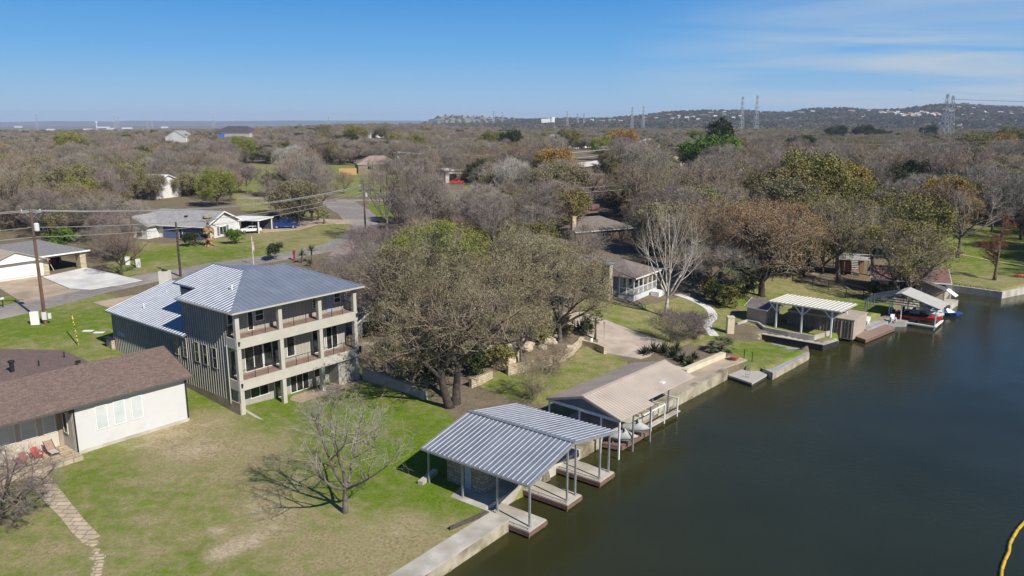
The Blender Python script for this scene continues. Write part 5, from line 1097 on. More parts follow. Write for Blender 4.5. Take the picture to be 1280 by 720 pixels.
def garage():
    A=P(-42,359,4.6);B=P(108,334,4.8); h=thing('double_garage','low garage building with a closed white door and an open stone pillared carport','garage',(A[0],A[1],4.7),math.atan2(B[1]-A[1],B[0]-A[0]),absz=True); L_=math.hypot(B[0]-A[0],B[1]-A[1])
    s=L_*.62
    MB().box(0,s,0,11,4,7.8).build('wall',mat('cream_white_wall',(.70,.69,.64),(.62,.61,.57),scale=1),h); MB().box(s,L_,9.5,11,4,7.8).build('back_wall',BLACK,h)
    MB().box(s,s+.9,0,.9,4,7.8).build('pillar',STONEW,h); MB().box(L_-.9,L_+.05,-.05,1.4,4,7.8).build('pillar',STONEW,h); MB().box(L_-.3,L_,8,9.5,4,7.8).build('side_wall',STONED,h)
    MB().wbox((0,0),(1,0),(0,-1),2,s-1.5,0,.08,4.9,7.1).build('garage_door',mat('white_door',(.78,.78,.76),(.74,.74,.72),scale=1),h)
    MB().box(s+.9,L_-.9,.05,.35,7.2,7.8).build('beam',mat('brown_beam',(.25,.19,.14),(.2,.15,.11),scale=2),h)
    e=7.75;t=9.6
    m=MB(); m.slab([(-.5,-.5,e),(L_+.6,-.5,e),(L_-4.5,5.5,t),(-.5,5.5,t)],.15); m.slab([(-.5,5.5,t),(L_-4.5,5.5,t),(L_+.6,11.5,e),(-.5,11.5,e)],.15); m.slab([(L_+.6,-.5,e),(L_+.6,11.5,e),(L_-4.5,5.5,t)],.15); ro=m.build('roof',mat('dark_roof',(.20,.195,.195),(.16,.157,.157),scale=3),h)
    MB().box(-.5,L_+.65,-.58,-.5,e-.2,e+.02).build('fascia',TRIMW,ro)
    g=MB(); gx0,gx1=s-9,s+.3; gm=(gx0+gx1)/2; g.add([(gx0,-.75,7.3),(gx1,-.75,7.3),(gm,-.75,9.0),(gx0,-.2,7.3),(gx1,-.2,7.3),(gm,-.2,9.0)],[(0,1,2),(5,4,3)]); g.build('gable',mat('white_gable',(.74,.74,.70),(.68,.68,.64),scale=1),h)
    m=MB(); m.slab([(gx0-.5,-1.1,7.2),(gm,-1.1,9.15),(gm,4.5,9.15),(gx0-.5,4.5,7.2)],.12); m.slab([(gm,-1.1,9.15),(gx1+.4,-1.1,7.25),(gx1+.4,.5,7.25),(gm,4.5,9.15)],.12); m.build('gable_roof',TANW,h)
    MB().bar((s+2.2,1.2,4.8),(s+1.2,1.4,7.6),.05).build('hanging_pole',TRIMW,h)
    MB().box(L_-3.,L_-1.6,6.5,8.,4.8,5.8).build('stored_box',mat('red_brown_box',(.3,.1,.06),(.2,.07,.05),scale=2),h)
garage()
# ------------------------------------------------------------------ poles and lines
POLE=mat('pole_wood',(.17,.095,.06),(.10,.06,.04),scale=2,rough=.95,stretch=(1,1,.3)); WIRE=mat('wire',(.42,.42,.41),(.36,.36,.35),scale=1,rough=.5,metal=.3); TRANS=mat('transformer_grey',(.60,.62,.62),(.52,.54,.54),scale=2,rough=.5)
def poletop(px,py,pty,z=None):
    x,y,z0=G(px,py); v=(360-pty)/FP; return x,y,z0,HC+y*(-sp+v*cp)/(cp+v*sp)
PT_={}
def pole(key,px,py,pty,label,arm=1.2,trans=0,r=.17,m=None,armrot=0.,extra=None):
    x,y,z0,zt=poletop(px,py,pty); h=thing('utility_pole',label,'utility pole',(x,y,z0),armrot); H=zt-z0
    MB().tube([(0,0,-.5),(0,0,H)],[r*1.15,r*.75],8).build('pole',m or POLE,h)
    if arm:
        a=MB(); a.bar((-arm,.1,H-.35),(arm,.1,H-.35),.12,.14); a.bar((-arm*.6,.1,H-.4),(0,.1,H-1.1),.05); a.bar((arm*.6,.1,H-.4),(0,.1,H-1.1),.05); a.build('crossarm',STEEL,h)
        for s in (-arm+.1,0,arm-.1): MB().tube([(s,.1,H-.28),(s,.1,H-.18),(s,.1,H+.02)],[.03,.07,.05],6).build('insulator',TRIMW,h)
    if trans:
        for k in range(trans): MB().tube([(.42,0,H-2.7-k*1.4),(.42,0,H-2.6-k*1.4),(.42,0,H-1.75-k*1.4),(.42,0,H-1.65-k*1.4)],[.2,.3,.3,.15],10).build('transformer',TRANS,h)
    PT_[key]=(x,y,zt); return h,H
pole('A',57,405,262,'tall leaning utility pole with a transformer and meter boxes beside the road at left',trans=1,arm=1.1,armrot=.3,r=.2)
pole('B',170,333,268,'thin reddish pole beside the dark thicket by the open carport',arm=0,r=.16)
pole('C',226,346,277,'dark leaning pole beside the road behind the balcony house',arm=0,r=.19,m=bark('dark'))
pole('D',457,293,231,'red brown utility pole with a white transformer at the road bend',trans=1,arm=.9,r=.18)
pole('E',392,254,225,'slim brown pole at the junction by the green field',arm=.7,r=.14)
pole('F',497,223,190,'utility pole with a transformer far behind the road bend',trans=1,arm=1.3,r=.2)
pole('G',552,213,193,'pale metal pole beside the pale workshop',arm=0,r=.14,m=STEEL,trans=1)
pole('H',944,205,176,'utility pole with a transformer in the woods right of the tall evergreen',trans=1,arm=1.5,r=.25)
for i,(a_,b_,c_,lb) in enumerate(((1055,190,172,'small utility pole with a crossarm in the right woods, nearest the tall evergreen'),(1069,172,158,'short crossarm pole in the right woods behind the yellow oaks'),(1152,185,163,'white topped utility pole left of the lattice towers'),(1110,165,151,'small pale crossarm pole below the hillside houses'),(1005,163,147,'pale crossarm pole far behind the dark evergreens'),(966,160,147,'pale crossarm pole far left of the dark evergreens'),(861,205,190,'short white pole in the woods left of the tall evergreen'))):
    pole('X%d'%i,a_,b_,c_,lb,arm=2.,r=.25,m=STEEL)
# meter boxes on pole A
x,y,z0=G(57,405)
mb_=thing('meter_cabinet','white utility cabinet and grey meter boxes at the foot of the tall leaning pole','cabinet',(x-.9,y-.4,z0),.3)
MB().box(-.6,.35,-.1,.25,0,1.7).build('cabinet',TRIMW,mb_); MB().box(.75,1.25,-.2,.1,.6,1.6).build('meter_box',TRANS,mb_); MB().bar((.85,.1,0),(.85,.1,2.3),.1).build('conduit',STEEL,mb_); MB().box(1.4,1.75,-.1,.1,.7,1.4).build('meter_box',TRANS,mb_)
for i,(a_,b_,lb) in enumerate(((160,331,'white electrical cabinet nearer the thicket beside the thin reddish pole'),(173,334,'white electrical cabinet on the right side of the thin reddish pole'))):
    o=solo('utility_cabinet',MB().box(-.3,.3,-.25,.25,0,1.3).box(-.33,.33,-.28,.28,1.3,1.4),TRIMW,lb,'cabinet'); o.location=G(a_,b_)
def wire(p,q,sag,label,r=.028,group='overhead wires'):
    p=Vector(p);q=Vector(q); n=18; pts=[]
    for i in range(n+1):
        t=i/n; v=p.lerp(q,t); v.z-=sag*4*t*(1-t); pts.append(v)
    return solo('overhead_wire',MB().tube(pts,r,4),WIRE,label,'wire',group=group)
a=PT_['A']
L0=P(-40,400,4.5); 
for k,(off,zz) in enumerate(((-1,-.15),(0,-.05),(1,-.15),(0,-2.2),(0,-3.4))):
    pa=(a[0]+off,a[1]+off*.3,a[2]+zz)
    wire(pa,(a[0]-48,a[1]-24+off,a[2]+zz+1.),1.0,['front upper wire leaving the tall leaning pole to the left','middle upper wire leaving the tall leaning pole to the left','rear upper wire leaving the tall leaning pole to the left','lower wire leaving the tall leaning pole to the left','lowest wire leaving the tall leaning pole to the left'][k],r=.035)
    d=PT_['D']; pd=(d[0]+off*.8,d[1],d[2]+zz*.6-.1)
    wire(pa,pd,1.8,['front upper wire from the tall leaning pole to the pole at the road bend','middle upper wire from the tall leaning pole to the pole at the road bend','rear upper wire from the tall leaning pole to the pole at the road bend','lower wire from the tall leaning pole to the pole at the road bend','lowest wire from the tall leaning pole to the pole at the road bend'][k],r=.04)
d=PT_['D'];f=PT_['F'];hh=PT_['H'];g_=PT_['G'];e_=PT_['E']
for off in (-.7,.7): wire((d[0]+off,d[1],d[2]-.3),(e_[0]+off,e_[1],e_[2]-.2),1.,('left' if off<0 else 'right')+' wire between the road bend pole and the slim pole by the field',r=.04)
for off,lb in ((-.7,'upper wire running right from the pole at the road bend into the trees'),(.5,'lower wire running right from the pole at the road bend into the trees')): wire((d[0],d[1]+off,d[2]-.5-(off>0)),(d[0]+60,d[1]+22+off*3,d[2]-1.5-(off>0)*1.5),1.,lb,r=.04)
for k,(zz,rr) in enumerate(((0,.15),(-2.6,.1))):
    wire((f[0],f[1],f[2]+zz),(hh[0]*.5+f[0]*.5,hh[1]*.5+f[1]*.5+4,(f[2]+hh[2])/2+zz-2.2),2.2,['upper','lower'][k]+' wire from the far transformer pole to mid span over the woods',r=rr)
    wire((hh[0]*.5+f[0]*.5,hh[1]*.5+f[1]*.5+4,(f[2]+hh[2])/2+zz-2.2),(hh[0],hh[1],hh[2]+zz),1.2,['upper','lower'][k]+' wire from mid span to the transformer pole right of the evergreen',r=rr)
    wire((hh[0],hh[1],hh[2]+zz),(hh[0]+150,hh[1]-60,hh[2]+zz+6),4,['upper','lower'][k]+' wire leaving the transformer pole towards the right edge',r=.07)
# ------------------------------------------------------------------ vehicles
TYRE=mat('tyre',(.02,.02,.02),(.03,.03,.03),scale=4,rough=.9); RIM=mat('wheel_rim',(.55,.56,.57),(.45,.46,.47),scale=4,rough=.35,metal=.7); CARGL=glassmat('car_glass',(.02,.025,.03)); LAMPR=mat('tail_lamp',(.4,.02,.02),(.3,.015,.015),scale=3,rough=.3); LAMPW=mat('head_lamp',(.7,.7,.68),(.6,.6,.6),scale=3,rough=.2)
def vehicle(kind,label,cat,px,py,rot,paint,truck=False,group=None,L_=None,z=None):
    x,y,z0=G(px,py); h=thing(kind,label,cat,(x,y,z0+.06),rot,group)
    if truck: prof=[(-2.75,.55),(-2.75,1.12),(-.75,1.15),(-.6,1.15),(-.35,1.82),(.75,1.86),(1.35,1.25),(2.6,1.12),(2.8,.95),(2.8,.5)]; cab=[(-.62,1.15),(-.35,1.80),(.75,1.84),(1.32,1.22)]; ww=.98; wx=(-1.75,1.85); wr=.42
    else: prof=[(-2.2,.45),(-2.25,.85),(-1.9,.98),(-1.2,1.32),(-.7,1.45),(.35,1.45),(1.15,1.0),(2.05,.88),(2.25,.6),(2.25,.4)]; cab=[(-1.55,1.0),(-1.05,1.33),(-.65,1.42),(.33,1.42),(1.02,1.0)]; ww=.88; wx=(-1.35,1.4); wr=.33
    # body: lower body full width, greenhouse narrower
    belt=1.15 if truck else 1.0
    low=[p for p in prof if p[1]<=belt+.11]; 
    b=MB(); n=len(low)
    for yy,in_ in ((-ww,.06),(-ww+.08,0),(ww-.08,0),(ww,.06)):
        for (px_,pz) in low: b.v.append((px_*(1-in_*.3),yy,pz if pz<.7 else pz-in_))
    for s in range(3):
        for i in range(n): b.f.append((s*n+i,s*n+(i+1)%n,(s+1)*n+(i+1)%n,(s+1)*n+i))
    b.f.append(tuple(range(n))[::-1]); b.f.append(tuple(range(3*n,4*n)))
    top=[p for p in prof if p[1]>=belt-.05]
    bo=b.build('body',paint,h,smooth=False)
    cw=ww-.12; c=MB(); n=len(cab); 
    for yy,ins in ((-cw,0),(cw,0)):
        for (px_,pz) in cab: c.v.append((px_,yy*(1 if pz<belt+.1 else .82),pz))
    c.f=[tuple(range(n))[::-1],tuple(range(n,2*n))]+[(i,(i+1)%n,n+(i+1)%n,n+i) for i in range(n)]; c.build('windows',CARGL,h)
    rf=MB(); t=[p for p in cab if p[1]>belt+.2]; rf.prism([(t[0][0]-.02,-cw*.84),(t[-1][0]+.02,-cw*.84),(t[-1][0]+.02,cw*.84),(t[0][0]-.02,cw*.84)],t[-1][1]-.02,t[-1][1]+.05)
    for yy in (-1,1):
        for (p,q) in ((cab[0],t[0]),(cab[-1],t[-1]),((sum(a_[0] for a_ in cab)/n,cab[0][1]),(sum(a_[0] for a_ in cab)/n,t[-1][1]))): rf.bar((p[0],yy*cw*1.01,p[1]),(q[0],yy*cw*.85,q[1]),.07)
    rf.build('roof',paint,h)
    if truck: MB().box(-2.65,-.8,-.8,.8,1.10,1.13).build('bed_liner',BLACK,h)
    for wxx in wx:
        for yy in (-1,1):
            w=MB(); w.tube([(wxx,yy*(ww-.18),wr),(wxx,yy*(ww+.02),wr)],wr,16); tw=w.build('wheel',TYRE,h); MB().tube([(wxx,yy*(ww+.0),wr),(wxx,yy*(ww+.035),wr)],wr*.58,12).build('rim',RIM,tw)
    e=prof[-1][0]; s=prof[0][0]
    for yy in (-ww+.25,ww-.25):
        MB().box(e-.06,e+.02,yy-.17,yy+.17,.72,.88).build('headlight',LAMPW,h); MB().box(s-.02,s+.05,yy-.12,yy+.12,.75,1.0).build('tail_light',LAMPR,h)
    MB().box(e-.02,e+.06,-ww+.1,ww-.1,.42,.6).build('bumper',STEEL if truck else paint,h); MB().box(e-.03,e+.025,-.45,.45,.64,.9).build('grille',BLACK,h)
    return h
BLUE=mat('blue_paint',(.012,.035,.22),(.01,.03,.18),scale=1,rough=.25); WHP=mat('white_paint_car',(.72,.73,.74),(.68,.69,.70),scale=1,rough=.25); BLP=mat('black_paint',(.015,.016,.018),(.012,.012,.014),scale=1,rough=.25)
vehicle('pickup_truck','dark blue pickup truck parked on the drive right of the white carport','pickup truck',357,285.5,R(192),BLUE,True)
vehicle('parked_car','white car parked under the white carport','car',314,291,R(200),WHP)
vehicle('parked_car','black car parked nose to the trees behind the blue pickup','car',340,274,R(175),BLP)
vehicle('parked_car','black sport utility car between the carport and the blue pickup','car',329,281,R(215),BLP)
# workshop with red truck far away
wk=gbuild('workshop','pale flat roofed workshop with junk in front, far behind the road','workshop' and P(557,229,5.6),P(588,228,5.6),12,5.6,10.6,11.0,mat('pale_shop',(.55,.50,.46),(.45,.41,.38),scale=.3),TRIMW,over=.5,cat='workshop',doors=(('F',1.5,4.5,5.8,9.2,BLACK),('F',6.,9.,5.8,9.,mat('rust_door',(.25,.15,.1),(.2,.12,.08),scale=1))))
vehicle('pickup_truck','red pickup truck parked in front of the pale workshop','pickup truck',571,230,R(180),RED,True)
vehicle('parked_car','dark car parked right of the red pickup by the workshop','car',589,231,R(10),BLP)
def fh(px0,py0,px1,py1,dep,hw,hr,mw,mr,label,**k):
    A=G(px0,py0);B=G(px1,py1); z=min(A[2],B[2]); return gbuild(k.pop('name','house'),label,A[:2],B[:2],dep,z,z+hw,z+hw+hr,mw,mr,**k)
WS=mat('far_white_wall',(.7,.7,.68),(.62,.62,.6),scale=.3); FT=mat('far_tan_wall',(.5,.42,.34),(.42,.35,.29),scale=.3)
fh(448,217,500,216,14,4.5,3.2,mat('yellow_cedar',(.25,.19,.13),(.2,.15,.1),scale=1),mat('light_tan_roof',(.30,.235,.185),(.25,.19,.15),scale=1),'house with a tan hipped roof beyond the green field',hip=.9,wins=(('F',4,7,7.5,9.5),))
solo('timber_fence',MB().prism([G2(424,219),G2(446,218.5),G2(446,218.2),G2(424,218.7)],5.5,8.8),mat('cedar_fence',(.48,.30,.13),(.4,.24,.1),scale=2),'golden timber fence beyond the green field','fence')
fh(266,172.5,312,171.5,34,7,9,mat('far_beige_wall',(.52,.46,.38),(.45,.4,.33),scale=.3),mat('dark_purple_roof',(.085,.07,.085),(.065,.055,.068),scale=.3),'far house with a big dark roof and a blue tarp',hip=.8)
x,y,z=G(276,172.5); solo('blue_tarp',MB().box(-5,5,-1.5,0,0,.6).box(-5,5,-.4,0,.6,5.),mat('tarp_blue',(.03,.16,.5),(.02,.12,.4),scale=1),'blue tarp hung on the front of the far dark roofed house','tarp').location=(x,y,z+.5)
fh(207,178,233,178,16,6,7,WS,mat('grey_green_roof',(.3,.31,.27),(.26,.27,.24),scale=.3),'white gabled house far off in the woods above the yellow green tree',ridge='V')
fh(322,163,352,162,30,9,3,WS,WS,'long white roofed building at the horizon left of centre'); fh(394,164,415,163,25,12,4,WS,WS,'bright white gabled warehouse at the horizon')
fh(155,247,196,249,10,5.2,2.,WS,mat('white_metal_roof',(.7,.7,.7),(.6,.6,.6),scale=.4),'white building half hidden by trees behind the grey roofed house')
fh(463,173,480,172,14,5,3,WS,WS,'small white roof in the woods above the tan roofed house')
fh(696,186,716,184,16,5.5,6.5,FT,mat('bluish_shingle',(.19,.19,.205),(.15,.15,.165),scale=.3),'far house with a pointed grey roof and cupola, left of the orange oaks',hip=1); fh(716,186,744,184,14,5,2.5,WS,mat('light_grey_roof',(.42,.42,.43),(.36,.36,.37),scale=.3),'long low pale wing beside the pointed grey roof')
fh(806,190,838,189,18,5,5,mat('white_far_wall',(.66,.66,.66),(.6,.6,.6),scale=.3),mat('pale_tile',(.40,.37,.35),(.33,.31,.29),scale=.3),'broad grey roofed house in the woods left of the tall evergreen',hip=1)
fh(727,217,756,212,9,3.2,1.2,mat('dark_shop',(.1,.09,.08),(.07,.06,.05),scale=1),mat('cream_metal',(.60,.57,.52),(.5,.48,.44),scale=.5),'low cream metal roof in the woods right of the orange oak')
fh(850,212,870,208,9,4,2,mat('peach_wall',(.55,.38,.3),(.48,.33,.26),scale=1),mat('peach_roof',(.4,.3,.26),(.35,.26,.22),scale=1),'small peach coloured house in front of the tall evergreen')
fh(1012,161,1024,161,20,7,4,FT,mat('pale_far_roof',(.45,.43,.42),(.4,.38,.37),scale=.3),'pale roofed house above the dark evergreens on the right, nearest the ridge'); fh(972,161,996,160,20,6,4,WS,mat('pale_far_roof',(.45,.43,.42),(.4,.38,.37),scale=.3),'pale roofed house among trees right of the tall evergreen')
fh(1056,157,1068,156,20,10,5,mat('orange_far_wall',(.5,.33,.2),(.42,.28,.17),scale=.3),mat('brown_far_roof',(.3,.22,.17),(.25,.18,.14),scale=.3),'orange brown house above the dark evergreens')
fh(1054,258,1062,258,6,2,1,WS,mat('pale_blue_roof',(.45,.5,.55),(.4,.45,.5),scale=.3),'pale blue roof glimpsed in the right woods')
# ------------------------------------------------------------------ small things of the yards
fence=thing('wire_fence','low wire fence on dark posts across the slope above the pavilion','fence',(*P(1015,358.7,2.),1.8)); fx,fy=fence.location.x,fence.location.y
fp=[G(965,352),G(990,354),G(1015.6,358.7),G(1035,364),G(1057,372),G(1079,367.5+4),G(1100,378)]
for p in fp: MB().cyl(p[0]-fx,p[1]-fy,p[2]-1.9,p[2]-1.8+1.5,.06,6).build('post',METAL,fence)
m=MB()
for zz in (.3,.7,1.1,1.45):
    for p,q in zip(fp[:-1],fp[1:]): m.bar((p[0]-fx,p[1]-fy,p[2]-1.8+zz),(q[0]-fx,q[1]-fy,q[2]-1.8+zz),.015)
m.build('wires',METAL,fence)
mbx=thing('mailbox','small white mailbox on a post at the corner of the tan driveway','mailbox',G(4,384)); MB().cyl(0,0,0,1.1,.06,6).build('post',METAL,mbx); MB().extr([(-.12,0),(.12,0),(.12,.18),(.07,.25),(-.07,.25),(-.12,.18)],(0,0,1.1),(1,0,0),(0,0,1),-.25,.25).build('box',TRIMW,mbx)
st=thing('pole_guy_marker','yellow and black guy wire marker on the lawn near the tall leaning pole','guy wire',G(98,432))
gx,gy,gz=G(98,432); x2,y2=P(85,402,4.5); 
st.rotation_euler=(0,0,0); MB().tube([(0,0,0),((x2-gx)*.35,(y2-gy)*.35,3.2)],.07,6).build('marker',mat('yellow_black',(.65,.6,.05),(.05,.05,.03),scale=4,contrast=(.48,.52),stretch=(1,1,1)),st)
fl=thing('flagpole','slim pole with a striped flag on the lawn behind the metal roof','flagpole',G(317,331)); MB().cyl(0,0,0,5.0,.045,6).build('pole',TRIMW,fl); MB().box(.05,.32,-.02,.02,2.4,4.0).build('flag',mat('striped_flag',(.6,.1,.1),(.7,.7,.7),scale=3,contrast=(.49,.51),stretch=(8,1,.5)),fl)
solo('mailbox_post',MB().box(-.15,.15,-.15,.15,0,1.3).box(-.2,.2,-.3,.3,1.3,1.75),mat('dark_red_post',(.3,.05,.04),(.22,.04,.03),scale=2),'dark red mailbox post beside the yuccas at the road','mailbox').location=G(368,325)
solo('driveway_lamp',MB().cyl(0,0,0,2.,.04,6).cyl(0,0,2.,2.25,.14,8),STEEL,'thin lamp post on the worn driveway beside the small palm','lamp post').location=G(755,424)
for i,(a_,b_) in enumerate(((718,410),(722,412),(726,414),(730,416))): 
    o=solo('fence_picket',MB().box(-.08,.08,-.05,.05,0,1.2),WOODL,'short brown picket at the end of the driveway by the spiky plants','picket',group='pickets by the driveway'); o.location=G(a_,b_)
def chair_simple(px,py,label,m,rot):
    o=thing('lawn_chair',label,'chair',G(px,py),rot); MB().box(-.3,.3,-.3,.3,.36,.42).build('seat',m,o); MB().box(-.3,.3,.26,.32,.42,1.0).build('backrest',m,o)
    for sx in (-.27,.27):
        for sy in (-.27,.27): MB().cyl(sx,sy,0,.38,.03,6).build('leg',m,o)
chair_simple(742,433,'white lawn chair by the boulders at the drive',TRIMW,1.)
# flat covers in the back lawn
for i,(a_,b_,lb) in enumerate(((110,414,'left flat white ground cover plate in the back lawn'),(124,416,'middle flat white ground cover plate in the back lawn'))):
    o=solo('ground_cover_plate',MB().box(-.6,.6,-.3,.3,0,.06),TRIMW,lb,'plate'); x,y,z=G(a_,b_); o.location=(x,y,z+.02)
# air conditioning unit at the wing
ac=thing('air_conditioner','pale air conditioning unit beyond the wing of the balcony house','air conditioner',G(208,364)); ac.location.z+=.1
MB().box(-.7,.7,-.6,.6,0,3.).build('casing',mat('beige_metal',(.6,.57,.5),(.52,.5,.44),scale=1),ac); MB().cyl(0,0,3.,3.1,.45,12).build('fan_guard',METAL,ac)
# floating boom
bm=thing('floating_boom','yellow segmented floating boom on the dark water at the bottom right corner','boom',(*P(1262,690,0),0.)); pts=[(1300,628),(1283,650),(1272,662),(1266,672),(1262,680),(1261,690),(1256,700),(1252,712),(1251,726),(1247,745),(1240,775)]
BO=mat('boom_yellow',(.58,.38,.03),(.42,.27,.02),scale=2,rough=.5)
bx,by=P(1262,690,0)
for p,q in zip(pts[:-1],pts[1:]):
    A=Vector((*P(*p,.05),.05))-Vector((bx,by,0)); B=Vector((*P(*q,.05),.05))-Vector((bx,by,0)); d=(B-A)
    MB().tube([A+d*.02,A+d*.08,A+d*.92,A+d*.98],[.06,.12,.12,.06],8).build('float',BO,bm,smooth=True)
bird=thing('bird','tiny dark bird gliding in the sky above the right hills','bird',(131,260,39)); MB().add([(0,-.3,0),(.08,0,.02),(0,.3,0),(-.08,0,.02),(.8,.05,.25),(-.8,.05,.25),(.5,-.1,.2),(-.5,-.1,.2)],[(0,1,2,3),(1,4,6),(3,7,5),(0,1,6),(0,7,3)]).build('body',BLACK,bird)
# ------------------------------------------------------------------ hero trees
def T(px,py,kind,label,rot=0,sc=1,cat='tree',name='tree',group=None,bk='grey',tw='grey',lf='oak',xy=None,**kw):
    p=G(px,py) if xy is None else (xy[0],xy[1],h1(*xy)); return tree_obj(kind,gen_tree(**kw),bk,tw,lf,label,cat,p,rot,sc,group,name)
T(432,641,'bare','lone leafless grey tree on the lawn in front of the metal dock roof',seed=21,rot=1.9,H=9.,spread=5.2,trunk=2.1,r0=.24,limbs=5,kids=(6,5,3),twigs=5,twl=.7,tww=.016,tw='grey',clump=-.3,cz=4.7,name='bare_tree',wander=.24,limbang=(.5,1.15),up=.22)
T(566,507,'oak','big twin trunked oak between the balcony house and the tan boathouse',seed=5,rot=.5,H=12.4,spread=8.6,trunk=4.6,r0=.62,limbs=8,kids=(6,5,4),twigs=5,twl=.75,tww=.02,stems=2,bk='dark',tw='tan',leaf=13000,leafsize=.10,clump=0,leafspread=.5,cz=8.6,name='oak_tree')
T(606,428,'oak','wide oak crown behind the twin trunked oak',seed=6,rot=2,H=10.2,spread=7.4,trunk=3.2,r0=.45,limbs=7,kids=(6,5,4),twigs=4,twl=.8,clump=0,leaf=8000,leafsize=.12,tww=.022,tw='tan',name='oak_tree')
T(508,428,'oak','dark limbed oak touching the right corner of the balcony house',seed=8,rot=4,clump=0,H=10.6,spread=7.4,trunk=3.3,r0=.42,limbs=7,kids=(6,5,4),twigs=4,twl=.8,bk='dark',leaf=7000,leafsize=.12,tww=.022,tw='tan',name='oak_tree')
T(548,396,'oakyg','oak with a yellow green top behind the twin trunked oak',seed=9,rot=1,clump=-.05,H=11.6,spread=7.2,trunk=4,r0=.4,limbs=7,kids=(6,5,4),twigs=4,twl=.8,tw='grey',lf='yellowgreen',leaf=13000,leafsize=.14,tww=.022,name='oak_tree')
T(700,428,'oak','oak overhanging the worn driveway and terrace garden',seed=10,rot=5.3,H=9.2,spread=6.6,trunk=2.8,r0=.35,limbs=7,kids=(6,5,4),twigs=4,twl=.75,tw='tan',leaf=8000,leafsize=.12,tww=.02,name='oak_tree')
T(655,398,'oak','brownish oak left of the stone chimney',seed=12,rot=3,H=11,spread=6.5,trunk=3,r0=.35,limbs=7,kids=(6,5,4),twigs=4,tw='brown',leaf=8000,leafsize=.13,tww=.022,name='oak_tree',bk='dark')
T(716,386,'oak','grey brown oak standing beside the stone chimney of the porch house',seed=13,rot=3,H=9,spread=3.8,trunk=3,r0=.3,limbs=6,kids=(6,5,4),twigs=4,tw='brown',leaf=5000,leafsize=.12,name='oak_tree')
T(517,493,'oak','small spreading oak behind the grey retaining wall',seed=14,rot=1,H=5.2,spread=4.,trunk=1.7,r0=.2,limbs=6,kids=(6,5,4),twigs=4,twl=.55,tw='tan',leaf=9000,leafsize=.12,tww=.016,name='oak_tree')
T(470,414,'bare','dark leafless tree against the right end of the balcony house',seed=15,rot=1,H=10,spread=6,trunk=2.4,r0=.28,limbs=6,kids=(6,5,4),twigs=4,twl=.8,bk='dark',tw='mauve',name='bare_tree')
T(436,392,'bare','pale grey thicket tree behind the balcony house roof end',seed=16,rot=1,H=8,spread=5.,trunk=1.6,r0=.2,limbs=6,kids=(6,5,4),twigs=4,twl=.8,bk='grey',tw='mauve',name='bare_tree')
T(832,396,'syc','tall leafless sycamore with pale white branches in front of the porch house',seed=31,rot=.6,H=15.5,spread=5.6,trunk=3.4,r0=.3,limbs=7,kids=(5,4,3),twigs=3,twl=.9,tww=.018,bk='white',tw='brown',cz=9.5,up=.45,limbang=(.3,.75),wander=.16,name='sycamore_tree',trunkdepth=3)
T(952,370,'oak','large dark trunked oak with rusty brown foliage behind the small tan shed',seed=33,rot=2,H=14.2,spread=9.6,trunk=3.2,r0=.6,limbs=8,kids=(6,6,5),twigs=4,twl=.85,bk='dark',tw='tan',lf='rustleaf',leaf=24000,leafsize=.13,clump=-.05,tww=.024,name='oak_tree')
T(1048,353,'lean','tall oak with a slender leaning trunk on the slope above the pavilion',seed=35,rot=2.4,H=15,spread=6.5,trunk=5.5,r0=.42,limbs=6,kids=(6,5,4),twigs=5,twl=.9,bk='grey',tw='grey',lf='olive',leaf=6000,leafsize=.17,lean=(1.,0),name='oak_tree')
T(1010,338,'rust','brown leaved oak left of the leaning trunk',seed=36,rot=.3,H=11,spread=6.5,trunk=3,r0=.4,limbs=6,kids=(6,5,4),twigs=5,bk='dark',tw='tan',lf='rustleaf',leaf=11000,leafsize=.18,name='oak_tree')
T(1127,371,'oak','dark spreading oak with olive leaves beside the red roofed boathouse',seed=37,rot=1.4,H=11.5,spread=7.2,trunk=2.6,r0=.55,limbs=8,kids=(6,5,5),twigs=4,bk='dark',tw='grey',lf='olive',leaf=13000,leafsize=.17,stems=2,name='oak_tree')
T(1090,345,'oak','grey oak hanging over the raised timber deck',seed=38,rot=4.4,H=12,spread=7.,trunk=3.6,r0=.4,limbs=7,kids=(6,5,4),twigs=5,bk='dark',tw='grey',name='bare_tree')
T(1243,350,'cyp','rust red bare cypress at the water edge of the green point',seed=41,rot=1,H=12.5,spread=4.2,trunk=3,r0=.3,limbs=38,kids=(5,4,4),twigs=4,twl=.6,tww=.028,leader=True,tw='rust',bk='brown',name='cypress_tree',up=.1)
T(1172,312,'orange','golden orange oak in the middle of the green point',seed=42,rot=1,H=14.5,spread=7,trunk=4,r0=.45,limbs=7,kids=(6,5,4),twigs=4,bk='dark',tw='brown',lf='orange',leaf=34000,leafsize=.2,name='oak_tree')
T(1197,322,'lean','leaning grey tree at the back of the green point',seed=43,rot=.4,H=15,spread=8,trunk=5,r0=.42,limbs=6,kids=(6,5,4),twigs=5,bk='grey',tw='grey',lean=(3.,0),name='bare_tree')
T(4,655,'left','low dark leafless tree at the left edge beside the flagstone walk',seed=51,rot=.8,H=4.8,spread=4.,trunk=1.2,r0=.2,limbs=7,kids=(6,6,4),twigs=5,twl=.6,tww=.018,bk='dark',tw='mauve',name='bare_tree',up=.05)
T(652,455,'oak','small tan oak leaning over the stone wall of the terrace garden',seed=17,rot=2,H=6.,spread=4.6,trunk=2.,r0=.2,limbs=7,kids=(6,5,3),twigs=5,twl=.6,tw='tan',leaf=7000,leafsize=.11,tww=.018,name='oak_tree')
T(585,418,'oak','low limbed tan oak directly behind the twin trunks',seed=18,rot=1,H=9.,spread=6.,trunk=2.4,r0=.3,limbs=7,kids=(6,5,4),twigs=4,twl=.7,tw='grey',leaf=7000,leafsize=.12,lf='olive',tww=.02,name='oak_tree')
